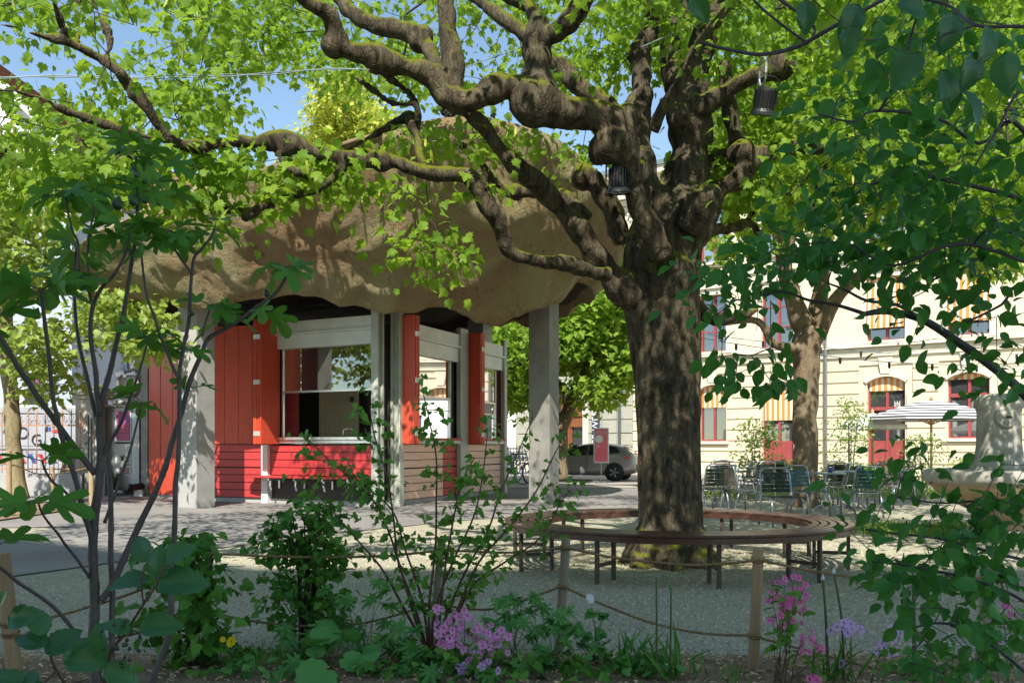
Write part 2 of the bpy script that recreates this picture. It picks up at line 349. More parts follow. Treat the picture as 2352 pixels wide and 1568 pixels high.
M['shadewall']=mat('blue_shaded_render',(.40,.45,.52),(.36,.41,.48),.6,.9,.1,s2=20,c3=(.9,.9,.9))  # the white wall's bluish shade, put into its base colour
M['whitewall']=plain('white_render',(.80,.80,.78),.9)
M['greywall']=mat('grey_render',(.22,.22,.195),(.18,.182,.165),.5,.9,.15,s2=14,c3=(.85,.85,.85))  # grey set darker so the base colour carries the wall's shade
M['tile']=stripemat('clay_roof_tiles',(.30,.13,.08),(.17,.075,.05),(0,0,1),3.2,.85)
M['zinc']=plain('zinc_pipe',(.22,.27,.28),.5,.3)
M['stonepier']=mat('pier_stone',(.52,.49,.42),(.40,.38,.32),2.5,.9,.3)
M['rust']=mat('salmon_iron',(.55,.30,.19),(.42,.22,.14),5,.7,.1)
M['vanwhite']=plain('van_paint',(.46,.48,.52),.3)
M['black']=plain('black_metal',(.02,.02,.022),.45)
M['blackglass']=glassmat('dark_glass',(.02,.025,.03),.08,True)
M['rubber']=plain('rubber',(.025,.025,.026),.8)
M['carpaint']=mat('grey_metallic_paint',(.42,.40,.38),(.38,.365,.35),1,.3,0,.6,3)
M['rim']=plain('alloy',(.55,.55,.56),.3,.8)
M['redlight']=plain('red_lamp',(.6,.03,.03),.2)
M['navy']=plain('navy_banner',(.03,.04,.09),.7)
M['pink']=mat('pink_poster',(.80,.12,.14),(.82,.20,.26),1.5,.5,0)
M['purple']=mat('purple_poster',(.34,.12,.42),(.55,.12,.30),3,.5,0)
M['ink']=plain('black_ink',(.025,.025,.03),.6)
M['redink']=plain('red_ink',(.65,.04,.05),.6)
M['blueink']=plain('blue_ink',(.04,.09,.42),.6)
M['yelink']=plain('yellow_ink',(.75,.55,.04),.6)
M['galv']=mat('galvanised_steel',(.42,.45,.47),(.33,.36,.38),6,.38,.05,.75,5)
M['slatgreen']=plain('green_black_slat',(.018,.03,.022),.45,0,.25)
M['slatteal']=plain('teal_slat',(.02,.085,.075),.4,0,.3)
M['slatwarm']=plain('weathered_grey_slat',(.20,.17,.13),.5)
M['tabletop']=plain('blue_grey_table_top',(.22,.34,.36),.35)
M['bench']=mat('varnished_brown_slat',(.105,.045,.026),(.062,.028,.018),7,.30,.2,0,6,.004,s2=30,c3=(.6,.55,.5))
M['rustleg']=mat('rusty_steel_leg',(.06,.05,.045),(.10,.055,.03),9,.7,.2)
M['post']=mat('debarked_post',(.42,.30,.17),(.32,.22,.12),5,.75,.3,stretch=(3,3,.4),s2=25,c3=(.75,.7,.65))
M['postgrey']=mat('silvered_post',(.34,.28,.22),(.25,.20,.15),5,.8,.3,stretch=(3,3,.4),s2=25,c3=(.7,.65,.6))
M['postdark']=mat('weathered_dark_post',(.11,.09,.06),(.06,.05,.035),5,.85,.3,stretch=(3,3,.4))
M['rope']=mat('hemp_rope',(.34,.23,.11),(.24,.16,.08),30,.9,.5)
M['fountain']=mat('fountain_limestone',(.52,.50,.44),(.30,.28,.24),1.6,.85,.3,0,8,.01,s2=12,c3=(.6,.58,.52))
M['basin']=mat('sandstone_basin',(.46,.33,.20),(.36,.25,.15),2.5,.85,.3,0,7,.01)
M['water']=glassmat('water',(.75,.8,.8),.2)
M['canvas']=plain('white_canvas',(.80,.79,.75),.8)
M['wood']=plain('beech_pole',(.55,.34,.14),.5)
M['bark']=barkmat('sycamore_bark',(.028,.022,.014),(.14,.115,.072),(.12,.13,.012),.75,scale=8,dist=.035,sz=.15)
M['bark2']=barkmat('grey_brown_bark',(.15,.11,.07),(.26,.20,.13),(.12,.12,.03),.25)
M['bark_l']=barkmat('young_plane_bark',(.30,.26,.16),(.20,.16,.08),(.16,.14,.04),.4,3,.5,.01)
M['twig']=mat('dark_twig',(.05,.038,.028),(.035,.027,.02),20,.8,.1)
M['figbark']=mat('fig_bark',(.115,.095,.09),(.07,.055,.05),6,.6,.35,0,5,.01,s2=35,c3=(.6,.6,.6))
M['sbark']=mat('purple_grey_bark',(.09,.075,.085),(.055,.045,.05),9,.6,.2)
M['stem']=plain('green_stem',(.07,.11,.03),.6)
M['redstem']=plain('reddish_stem',(.11,.055,.035),.6)
M['lf_main']=leafmat('sycamore_leaf',(.04,.12,.010),(.22,.34,.035),(.46,.68,.045),.5,.5,.18)
M['lf_sun']=leafmat('bright_maple_leaf',(.12,.24,.03),(.25,.37,.045),(.50,.70,.07),.45,.5,.2)
M['lf_left']=leafmat('pale_plane_leaf',(.14,.24,.04),(.30,.38,.07),(.50,.62,.08),.4)
M['lf_young']=leafmat('yellow_green_leaf',(.36,.42,.05),(.50,.52,.09),(.7,.8,.1),.4)
M['lf_serv']=leafmat('serviceberry_leaf',(.018,.11,.025),(.065,.25,.05),(.18,.46,.035),.36,.36,.28,2)
M['lf_big']=leafmat('near_serviceberry_leaf',(.02,.10,.05),(.06,.19,.06),(.12,.32,.02),.25,.30,.4,3)
M['lf_fig']=leafmat('fig_leaf',(.035,.15,.02),(.10,.28,.04),(.24,.46,.04),.33,.42,.25,2)
M['lf_curr']=leafmat('currant_leaf',(.055,.18,.025),(.14,.33,.05),(.10,.26,.03),.25,.5,.2,2)
M['lf_curr2']=leafmat('light_currant_leaf',(.08,.22,.03),(.18,.38,.06),(.15,.35,.04),.3,.5,.2,2)
M['lf_palm']=leafmat('cranesbill_leaf',(.06,.21,.045),(.14,.36,.08),(.12,.30,.05),.25,.55,.3,2)
M['lf_round']=leafmat('mallow_leaf',(.08,.27,.07),(.14,.38,.10),(.2,.4,.06),.3,.6,.3,2)
M['lf_shrub']=leafmat('sunny_shrub_leaf',(.12,.22,.03),(.24,.36,.06),(.4,.55,.08),.35)
M['lf_redshrub']=leafmat('reddish_shrub_leaf',(.12,.09,.02),(.22,.14,.05),(.4,.25,.06),.35)
M['fl_pink']=leafmat('pink_petal',(.78,.24,.55),(.88,.42,.74),(.7,.3,.55),.3,.6,.2,3)
M['fl_mag']=leafmat('magenta_petal',(.80,.12,.38),(.85,.28,.55),(.7,.2,.4),.3,.6,.2,3)
M['fl_lilac']=leafmat('lilac_petal',(.68,.42,.80),(.66,.45,.72),(.6,.4,.6),.3,.6,.2,3)
M['fl_yel']=leafmat('yellow_petal',(.75,.55,.01),(.85,.68,.02),(.8,.7,.05),.3,.6,.2,3)
M['fl_white']=leafmat('white_petal',(.75,.78,.8),(.85,.87,.88),(.8,.8,.8),.3,.6,.2,3)
M['calyx']=plain('dark_calyx',(.12,.03,.04),.6)
M['figfruit']=plain('green_fig',(.03,.075,.03),.4)
M['berry']=plain('unripe_berry',(.03,.05,.03),.4)
M['litter']=leafmat('fallen_flower_litter',(.14,.14,.03),(.30,.28,.06),(.3,.3,.1),.1)
M['lamp']=plain('black_lamp_housing',(.018,.018,.02),.4)
# rock roof: mottled lime / earth concrete
def rockmat():
    m,t=nt('cast_rock_concrete'); L=t.links.new
    out=nd(t,'ShaderNodeOutputMaterial'); b=nd(t,'ShaderNodeBsdfPrincipled',Roughness=.93)
    tc=nd(t,'ShaderNodeTexCoord'); n=nd(t,'ShaderNodeTexNoise',Scale=.45,Detail=5,Roughness=.55,Distortion=.6); L(tc.outputs['Object'],n.inputs['Vector'])
    r=nd(t,'ShaderNodeValToRGB'); cr=r.color_ramp; cr.elements[0].position=.36; cr.elements[0].color=(.235,.15,.075,1); cr.elements[1].position=.64; cr.elements[1].color=(.30,.265,.14,1)
    e=cr.elements.new(.50); e.color=(.27,.215,.11,1); L(n.outputs[0],r.inputs[0])
    n2=nd(t,'ShaderNodeTexNoise',Scale=9,Detail=6,Roughness=.75); L(tc.outputs['Object'],n2.inputs['Vector'])
    r2=nd(t,'ShaderNodeValToRGB'); r2.color_ramp.elements[0].position=.34; r2.color_ramp.elements[0].color=(.34,.30,.26,1); r2.color_ramp.elements[1].position=.46; r2.color_ramp.elements[1].color=(1,1,1,1); L(n2.outputs[0],r2.inputs[0])
    n4=nd(t,'ShaderNodeTexNoise',Scale=1.1,Detail=4); L(tc.outputs['Object'],n4.inputs['Vector'])
    r4=nd(t,'ShaderNodeValToRGB'); r4.color_ramp.elements[0].position=.42; r4.color_ramp.elements[1].position=.6; L(n4.outputs[0],r4.inputs[0])
    mx=nd(t,'ShaderNodeMix',data_type='RGBA',blend_type='MULTIPLY'); L(r4.outputs[0],mx.inputs[0]); L(r.outputs[0],mx.inputs[6]); L(r2.outputs[0],mx.inputs[7])
    vo=nd(t,'ShaderNodeTexVoronoi',Scale=26); L(tc.outputs['Object'],vo.inputs['Vector'])
    rv=nd(t,'ShaderNodeValToRGB'); rv.color_ramp.elements[0].position=.08; rv.color_ramp.elements[0].color=(.3,.25,.2,1); rv.color_ramp.elements[1].position=.16; rv.color_ramp.elements[1].color=(1,1,1,1); L(vo.outputs[0],rv.inputs[0])
    m2=nd(t,'ShaderNodeMix',data_type='RGBA',blend_type='MULTIPLY'); m2.inputs[0].default_value=.7; L(mx.outputs[2],m2.inputs[6]); L(rv.outputs[0],m2.inputs[7])
    L(m2.outputs[2],b.inputs['Base Color'])
    n3=nd(t,'ShaderNodeTexNoise',Scale=2.2,Detail=10,Roughness=.72); L(tc.outputs['Object'],n3.inputs['Vector'])
    bp=nd(t,'ShaderNodeBump',Strength=1.0,Distance=.16); L(n3.outputs[0],bp.inputs['Height']); b2=nd(t,'ShaderNodeBump',Strength=.5,Distance=.02)
    L(rv.outputs[0],b2.inputs['Height']); L(bp.outputs[0],b2.inputs['Normal']); L(b2.outputs[0],b.inputs['Normal']); L(b.outputs[0],out.inputs[0]); return m
M['rock']=rockmat()
# ============================================================ ground
def sheet(name, poly, z, m):
    return struct(mesh_obj(name,[(x,y,z) for x,y in poly],[tuple(range(len(poly)))],m))
gx=[-400,-60,-30]+[x*.5 for x in range(-36,37)]+[30,60,400]; gy=[-400,-40]+[y*.5 for y in range(-2,60)]+[45,80,160,700]
def gz(x,y): 
    return (.006*noise.noise(V((x*.5,y*.5,0)))+.003*noise.noise(V((x*1.7,y*1.7,3)))) if abs(x)<18 and -1<y<30 else 0
gv=[(x,y,gz(x,y)-.007) for y in gy for x in gx]; nx=len(gx)
struct(mesh_obj('gravel_ground',gv,[(j*nx+i,j*nx+i+1,(j+1)*nx+i+1,(j+1)*nx+i) for j in range(len(gy)-1) for i in range(nx-1)],M['gravel'],None,True))
def wavy(poly, amp=.05, step=.4):
    out=[]
    for a,b in zip(poly,poly[1:]+poly[:1]):
        k=max(1,int(math.dist(a,b)/step))
        for i in range(k):
            x=a[0]+(b[0]-a[0])*i/k; y=a[1]+(b[1]-a[1])*i/k; out.append((x+amp*noise.noise(V((x*2,y*2,1))),y+amp*noise.noise(V((x*2,y*2,9)))))
    return out
sheet('asphalt_path',wavy([(-14,4.2),(-6.6,7.6),(-4.85,8.75),(-3.95,10.6),(-2.5,13.4),(-.6,15.8),(1.6,17.2),(3.2,20.5),(3.6,27),(-19.5,27),(-19.5,13.6),(-10,13.9),(-6.7,14.3),(-6.9,13.2),(-8.6,13.0),(-14,12.2)]),.005,M['asphalt'])
sheet('street',[(3.6,27.2),(5.5,33),(6.3,40.2),(-16,60),(-40,60),(-40,24.6),(-19.5,24.6),(-19.5,27.2)],.009,M['paving'])
sheet('street_forecourt',[(1.8,29.6),(12,25.6),(16,30),(6.4,41),(5.5,33),(3.6,28)],.013,M['paving'])
# planting bed in the foreground
bx=[x*.25 for x in range(-28,37)]; by=[3.0,3.5,4.0,4.4,4.8,5.1,5.4,5.62,5.7]
def bz(x,y): 
    e=min(1,max(0,(5.72-y-.0)/.5)); return -.02+.075*e+.03*noise.noise(V((x*1.5,y*1.5,5)))*e
bv=[(x,y+.12*noise.noise(V((x*.8,0,2))),bz(x,y)) for y in by for x in bx]; nx=len(bx)
struct(mesh_obj('planting_bed',bv,[(j*nx+i,j*nx+i+1,(j+1)*nx+i+1,(j+1)*nx+i) for j in range(len(by)-1) for i in range(nx-1)],M['mulch'],None,True))
struct(mesh_obj('planted_plot',[(x,y,.05*(1-((x+11.2)/3.6)**2) if abs(x+11.2)<3.6 else 0) for y in [15.2+.5*i for i in range(9)] for x in [-14.8+.4*i for i in range(17)]],
   [(j*17+i,j*17+i+1,(j+1)*17+i+1,(j+1)*17+i) for j in range(8) for i in range(16)],M['earth'],None,True)).location.z=.012
# mulch chips and gravel pebbles (nobody could count them)
n=5200; px=R.uniform(-3.2,3.4,n); py=R.uniform(4.3,5.68,n)
pos=np.stack([px,py,np.array([bz(a,b)+.008 for a,b in zip(px,py)])],1); ang=R.uniform(0,6.28,n); tip=np.stack([np.cos(ang),np.sin(ang),R.normal(0,.35,n)],1)
M['chip']=leafmat('wood_chips',(.24,.16,.09),(.80,.62,.40),(.2,.15,.1),.0,.9,.2)
vs,f=leafgeo(LANCE,pos,tip,R.normal(0,.5,(n,3))+[0,0,1],R.uniform(.02,.06,n)); o=np_obj('wood_chip_mulch',vs,f,M['chip']); o['kind']='stuff'; tag(o,'loose brown wood chips covering the foreground planting bed','mulch')
n=9000; rr=.35+np.abs(R.normal(0,1.5,n)); an=R.uniform(0,6.28,n); px=1.62+rr*np.cos(an); py=9.85+rr*np.sin(an)*.95
pos=np.stack([px,py,np.full(n,.004)],1); ang=R.uniform(0,6.28,n); tip=np.stack([np.cos(ang),np.sin(ang),R.normal(0,.3,n)],1)
vs,f=leafgeo(DIAM,pos,tip,R.normal(0,.4,(n,3))+[0,0,1],R.uniform(.008,.03,n)); o=np_obj('flower_litter',vs,f,M['litter']); o['kind']='stuff'; tag(o,'yellow green fallen flowers and leaf bits on the gravel under the tree','leaf litter')
# pebbles
PEB=(np.array([(0,0,.5),(.5,0,0),(.1,.45,0),(-.45,.2,0),(-.3,-.4,0),(.25,-.45,0)]),np.array([(0,1,2),(0,2,3),(0,3,4),(0,4,5),(0,5,1)]))
n=30000; d=5.6+R.random(n)**1.6*7.5; px=(R.random(n)*1.16-.58)*d; pos=np.stack([px,d,np.full(n,-.006)],1); ang=R.uniform(0,6.28,n)
k=~((px<-2)&(d>8.3+(px+5)*1.3)); pos=pos[k]; ang=ang[k]; n=len(pos)
M['pebble']=leafmat('mixed_pebbles',(.16,.145,.115),(.58,.53,.41),(.2,.2,.2),.0,.9,.3)
vs,f=leafgeo(PEB,pos,np.stack([np.cos(ang),np.sin(ang),ang*0],1),np.tile([0,0,1.],(n,1)),R.uniform(.008,.026,n)); o=np_obj('loose_gravel',vs,f,M['pebble']); o['kind']='stuff'; tag(o,'loose pale grey stones lying on the gravel court','gravel')
# steel edging strip between bed and gravel
o=MB().bar((-3.5,5.76,-.016),(3.7,5.74,-.016),.008,.03).build('bed_edging',M['galv']); tag(o,'thin dark steel edging between planting bed and gravel','edging')
# ============================================================ wall helper
def wframe(p, q):
    """frame of a wall from p to q (ground points), outward normal on the right hand when walking p->q is flipped to face the camera side"""
    p=V((p[0],p[1],0)); q=V((q[0],q[1],0)); u=(q-p).normalized(); n=V((u.y,-u.x,0)); return (p,u,n),(q-p).length
def wall_open(mb, fr, a0,a1,z0,z1,n0,n1, ops):
    """boxes filling a wall rectangle except its openings; ops=(a0,a1,z0,z1,rise)"""
    as_=sorted({a0,a1,*[min(max(o[i],a0),a1) for o in ops for i in(0,1)]})
    for x0,x1 in zip(as_,as_[1:]):
        if x1-x0<1e-4: continue
        cut=sorted([(max(o[2],z0),min(o[3],z1)) for o in ops if o[0]<=x0+1e-4 and o[1]>=x1-1e-4 and o[3]>z0 and o[2]<z1])
        z=z0
        for c0,c1 in cut:
            if c0>z+1e-4: mb.fbox(fr,x0,x1,z,c0,n0,n1)
            z=max(z,c1)
        if z1>z+1e-4: mb.fbox(fr,x0,x1,z,z1,n0,n1)
def arch_fill(mb, fr, a0,a1,ztop,rise,n0,n1,k=10):
    """fills between a segmental arch and the flat top of its opening"""
    O,u,n=fr; w=a1-a0; Rr=(w*w/4+rise*rise)/(2*rise)
    zf=lambda a: ztop-rise+(math.sqrt(max(Rr*Rr-(a-(a0+a1)/2)**2,0))-(Rr-rise))
    for i in range(k):
        x0=a0+w*i/k; x1=a0+w*(i+1)/k
        vs=[O+u*x+n*m+V((0,0,z)) for m in(n0,n1) for x,z in((x0,zf(x0)),(x1,zf(x1)),(x1,ztop+.002),(x0,ztop+.002))]
        mb.add(vs,[(0,1,2,3),(7,6,5,4),(0,4,5,1),(2,6,7,3),(1,5,6,2),(3,7,4,0)])
def arch_band(mb, fr, a0,a1,ztop,rise,th,n0,n1,k=14):
    O,u,n=fr; w=a1-a0; Rr=(w*w/4+rise*rise)/(2*rise); zc=ztop-Rr; ac=(a0+a1)/2; an=math.asin(min(1,w/2/Rr)); p=[]
    if rise>=w/2-.01: an=math.pi/2
    for i in range(k+1):
        t=-an+2*an*i/k
        for q in(Rr,Rr+th):
            for m in(n0,n1): p.append(O+u*(ac+q*math.sin(t))+n*m+V((0,0,zc+q*math.cos(t))))
    fs=[]
    for i in range(k):
        a=i*4;b=a+4; fs+=[(a+1,a+3,b+3,b+1),(a,a+1,b+1,b),(a+2,b+2,b+3,a+3),(a,b,b+2,a+2)]
    mb.add(p,fs)
# ============================================================ rock canopy on pillars
M['soffit']=mat('shaded_soffit_concrete',(.085,.065,.045),(.05,.04,.03),1.5,.95,.6,0,8,.05)  # same concrete as the roof; the shade underneath is put into its colour
CC=V((-3.3,20.6,0))
rimk=[(138,612,19.6),(185,552,18.4),(260,510,17.6),(340,470,17.2),(520,410,16.6),(697,365,16.1),(934,292,15.9),(1100,268,16.2),(1284,317,17),(1377,380,17.9),(1428,480,19.6)]
rimw=[tuple(P(*k)) for k in rimk]+[(2.5,22.5,5.7),(1.2,25.5,5.6),(-2,27.6,5.5),(-6,27.2,5.3),(-9.2,23.6,5.0)]
lipk=[(225,690,20),(343,703,19),(440,702,18.2),(547,701,17.8),(633,676,17.8),(700,673,17.8),(783,690,17.7),(884,703,17.7),(924,713,17.8),(984,697,18),(1057,716,18.2),(1097,747,18.6),(1160,740,19),(1214,722,19.8),(1281,681,20.3),(1322,648,21)]
lipw=[tuple(P(*k)) for k in lipk]+[(2.0,22.6,4.9),(1.0,25,4.6),(-2,26.8,4.3),(-6,26.4,4.3),(-8.8,23.4,4.4)]
def polar(pts):
    a=sorted((math.atan2(p[1]-CC.y,p[0]-CC.x),math.hypot(p[0]-CC.x,p[1]-CC.y),p[2]) for p in pts)
    A=np.array([x[0] for x in a]); return (np.concatenate([A-2*np.pi,A,A+2*np.pi]),np.tile([x[1] for x in a],3),np.tile([x[2] for x in a],3))
rp,lp=polar(rimw),polar(lipw)
NT=520; prof=[]; vs=[]
TH=np.array([-math.pi+2*math.pi*i/NT for i in range(NT)]); kern=np.hanning(23); kern/=kern.sum()
def per(pp,k): q=np.interp(TH,pp[0],pp[k]); return np.convolve(np.concatenate([q[-30:],q,q[:30]]),kern,'same')[30:-30]
RR,RZ,LR,LZ=per(rp,1),per(rp,2),per(lp,1),per(lp,2)
rings=[]
for i in range(NT):
    th=-math.pi+2*math.pi*i/NT; c,s=math.cos(th),math.sin(th)
    rr,rz,lr,lz=RR[i],RZ[i],LR[i],LZ[i]
    col=[]
    for k in range(8): f=k/8; col.append((rr*f*.97, rz+.25-.12*f))                  # top
    col+= [(rr*.965,rz+.10),(rr*.985,rz+.03),(rr,rz-.06)]
    cr,cz=lr*.42+rr*.58, lz+.30*(rz-lz)
    for k in range(1,49):
        f=k/48; col.append(((1-f)**2*rr+2*f*(1-f)*cr+f*f*lr,(1-f)**2*rz+2*f*(1-f)*cz+f*f*lz-.03*(1-f)))
    for k in range(1,5): f=k/4; col.append((lr-.55*f, lz+max(.35,4.35-lz)*math.sin(f*math.pi/2)))
    for k in range(1,9): f=k/8; col.append(((lr-.55)*(1-f*.98), max(lz+.35,4.35)+(4.4-max(lz+.35,4.35))*f))
    rings.append([(CC.x+r*c,CC.y+r*s,z) for r,z in col])
NK=len(rings[0]); vv=[]
for i in range(NT):
    for k,(x,y,z) in enumerate(rings[i]):
        p=V((x,y,z)); wgt=0 if k<9 else (.3 if k<11 else 1)
        q=p*.55+V((3,1,7)); a=(1-abs(noise.noise(q))*2)*.22+noise.noise(p*1.1+V((8,8,8)))*.16+(1-abs(noise.noise(p*1.9+V((2,9,4))))*2)*.07+noise.noise(p*4.1)*.03+noise.noise(p*9)*.012+abs(noise.noise(p*.9+V((20,3,1))))*.25-.2
        if k>=59: a=abs(a)*-.6
        rad=V((x-CC.x,y-CC.y,0)).normalized(); dr=rad*.45+V((0,0,-.9)) 
        edge=rad*noise.noise(p*1.3)*.12 if 7<=k<=12 else V()
        vv.append(p+dr*a*wgt+edge)
ff=[(i*NK+k,((i+1)%NT)*NK+k,((i+1)%NT)*NK+k+1,i*NK+k+1) for i in range(NT) for k in range(NK-1)]
can=thing('rock_canopy','huge boulder like cast concrete roof hovering over the red kiosk on pillars','canopy',CC)
roof=mesh_obj('roof',vv,[f for f in ff if 8<=f[0]%NK<59],M['rock'],can,True); mesh_obj('soffit',vv,[f for f in ff if f[0]%NK>=59],M['soffit'],can,True); top=mesh_obj('roof_top',vv,[f for f in ff if f[0]%NK<8],M['whitewall'],can,True)  # roof_top is the same concrete, its sunlit paleness put into white
for (x,y,h) in ((-6.33,18.78,4.3),(.70,20.52,4.75),(-7.6,24.2,4.6),(-.9,26.0,4.7)):
    MB().box((x,y,h/2),(.5,.5,h),Matrix.Rotation(math.radians(-27),3,'Z')).build('pillar',M['concrete'] if x<0 else M['concrete_dark'],can,bevel=.012)  # right pillar takes the darker concrete to stand for its shade
# ============================================================ kiosk
kio=thing('kiosk','red timber kiosk with folding shutters and a serving window under the rock roof','kiosk',(-4,22,0))
pE=P(345,0,22.8);pA2=P(400,0,22.0);pA=P(487,0,20.8);pB=P(615,0,20.3);pC=P(868,0,18.9);pC2=P(899,0,19.05);pD=P(1152,0,24.5)
def pl(mb,name,m,**k): return mb.build(name,M[m],kio,**k)
# base plinth and floor
foot=[pE,pA2,pA,pB,pC,pC2,pD,V((-1.5,27.4,0)),V((-7.6,26.4,0))]
pl(MB().prism([(p.x,p.y) for p in foot],.10),'plinth','concrete')
def inset(poly,k): 
    c=sum((V((p.x,p.y,0)) for p in poly),V())/len(poly); return [((p.x-c.x)*k+c.x,(p.y-c.y)*k+c.y) for p in poly]
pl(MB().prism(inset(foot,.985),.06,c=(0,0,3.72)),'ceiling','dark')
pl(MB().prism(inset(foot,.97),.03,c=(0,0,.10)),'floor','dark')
def boards(fr,a0,a1,m='redboard',n0=.02,zs=None,name='cladding_board'):
    zz=zs or [.12+.165*i for i in range(7)]
    for i,z in enumerate(zz):
        top=z+.150 if i!=3 else z+.135
        pl(MB().fbox(fr,a0,a1,z,top,n0,n0+.03),name,m,bevel=.003)
# far-left red panels
fr,L=wframe(pE,pA2); mb=MB()
pl(MB().fbox(fr,-.35,-.02,0,4.05,-.25,.06),'column','concrete_dark')
for i in range(2): pl(MB().fbox(fr,.02+i*L/2,L/2-.015+i*L/2,.08,3.82,0,.04),'wall_panel','red')
fr,L=wframe(pA2,pA)
for i in range(3): pl(MB().fbox(fr,.01+i*L/3,L/3-.005+i*L/3,.08,3.85,0,.04),'wall_panel','red')
# A-B wall: vertical red panels above, boards below
fr,L=wframe(pA,pB); n=4
for i in range(n): pl(MB().fbox(fr,L*i/n+.004,L*(i+1)/n-.004,1.28,3.86,0,.045),'wall_panel','red',bevel=.003)
boards(fr,0,L-.12)
pl(MB().fbox(fr,0,L,.1,3.7,-.12,-.02),'inner_wall','darkboard')
# B-C wall: post, folded shutter, window, counter
fr,L=wframe(pB,pC); O,u,n=fr
pl(MB().fbox(fr,-.08,.10,0,1.262,-.04,.12),'post','white',bevel=.005)
def shutters(fr,a,cnt=4,outn=.62,z0=1.275,z1=3.90,side=1):
    for i in range(cnt):
        b=a+side*i*.062
        s=MB().fbox(fr,min(b,b+side*.045),max(b,b+side*.045),z0,z1,.05,outn-(.0 if i else .01)).build('folded_shutter',M['red'],kio,bevel=.003)
    for z in (z0+.22,z0+1.3,z1-.38):
        for i in range(cnt-1):
            b=a+side*(i*.062+.0535)
            pl(MB().fbox(fr,b-.028,b+.028,z-.05,z+.05,outn+.001,outn+.006).fbox(fr,b-.006,b+.006,z-.05,z+.05,outn+.006,outn+.014),'hinge','alu')
shutters(fr,.16)
w0=.43; w1=L-.02
hd=MB().fbox(fr,w0-.05,w1,3.62,3.86,0,.16); hd.fbox(fr,w0-.05,w1,3.575,3.62,0,.20); hd.fbox(fr,w0-.05,w1,3.30,3.572,0,.13); pl(hd,'window_header','fascia',bevel=.004)
win=pl(MB().fbox(fr,w0,w0+.03,1.40,3.30,-.03,.03).fbox(fr,w1-.05,w1,1.40,3.30,-.03,.03).fbox(fr,w0+.03,w1-.05,2.36,2.40,-.02,.04),'sash_window','alu')
MB().fbox(fr,w0+.03,w1-.05,2.40,3.30,-.004,.004).build('pane',M['glass'],win)
pl(MB().fbox(fr,w0-.12,w1,1.36,1.42,-.35,.14).fbox(fr,w0-.12,w1,1.29,1.352,-.02,.10),'serving_sill','alu',bevel=.004)
boards(fr,.12,L-.01,zs=[.615+.165*i for i in range(4)])
pl(MB().fbox(fr,.12,L-.01,.10,.60,-.05,-.01),'kick_panel','darkboard')
sh=pl(MB().fbox(fr,-.28,L-.03,.56,.60,.03,.42),'leaning_shelf','redboard',bevel=.006)
for a in (.35,1.05,1.80,2.45):
    MB().fbox(fr,a-.02,a+.02,.50,.56,.0,.36).fbox(fr,a-.02,a+.02,.33,.56,.0,.03).tube([O+u*a+n*.30+V((0,0,.53)),O+u*a+n*.31+V((0,0,.40)),O+u*a+n*.27+V((0,0,.30))],.018,6).build('bracket',M['alu'],sh)
# corner columns
for p,fr0 in ((pC,wframe(pB,pC)[0]),(pC2,wframe(pC2,pD)[0])):
    O2=fr0[0]; a=(V((p.x,p.y,0))-O2).dot(fr0[1])
    s=0 if p is pC else .02
    cm=MB().fbox(fr0,a-.02+s,a+.14+s,0,4.02,-.02,.03).fbox(fr0,a-.02+s,a+.14+s,0,4.02,.17,.20).fbox(fr0,a+.05+s,a+.07+s,0,4.02,.03,.17)
    pl(cm,'steel_column','greengrey')
pl(MB().box((pC.x*.5+pC2.x*.5+.03,pC.y+.30,1.95),(.12,.1,3.9)),'corner_infill','dark')
# C2-D wall
fr,L=wframe(pC2,pD); O,u,n=fr; Sx=lambda x: (lambda k:((k*O.y-O.x)/(u.x-k*u.y)))((x-CX)/F)
a1=Sx(955); b0=Sx(1044); b1=Sx(1062); c0=Sx(1108); d0=Sx(1146); 
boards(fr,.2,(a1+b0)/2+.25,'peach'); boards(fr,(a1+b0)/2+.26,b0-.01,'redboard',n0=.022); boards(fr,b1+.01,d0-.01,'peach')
for a,b in ((b0,b1),(d0,d0+.18)): pl(MB().fbox(fr,a,b,0,3.98,.05,.16),'steel_column','greengrey',bevel=.006)
for a,e in ((Sx(905),b0),(b1+.03,d0)):
    shutters(fr,a+.0,4,.47)
    h=MB().fbox(fr,a+.25,e,3.55,3.82,0,.12); h.fbox(fr,a+.25,e,3.50,3.55,0,.17); h.fbox(fr,a+.25,e,3.18,3.497,0,.10); pl(h,'window_header','fascia',bevel=.004)
    ww=pl(MB().fbox(fr,a+.27,a+.31,1.40,3.18,-.03,.03).fbox(fr,e-.30,e-.25,1.40,3.18,-.03,.03).fbox(fr,a+.31,e-.30,2.30,2.33,-.02,.03).fbox(fr,a+.31,e-.30,2.02,2.04,-.02,.03),'sash_window','alu')
    MB().fbox(fr,a+.31,e-.30,2.33,3.18,-.004,.004).build('pane',M['glass'],ww)
    pl(MB().fbox(fr,e-.25,e,1.36,3.18,-.06,-.01),'jamb_panel','dark')
    pl(MB().fbox(fr,a+.2,e,1.36,1.41,-.25,.20),'serving_sill','redboard'); pl(MB().fbox(fr,a+.2,e,1.28,1.355,-.02,.15),'sill_trim','fascia')
    pl(MB().fbox(fr,a-.1,a+.25,1.30,3.6,-.08,0),'inner_wall','darkboard')
pl(MB().fbox(fr,.2,L,.1,1.28,-.1,.0),'inner_apron','darkboard')
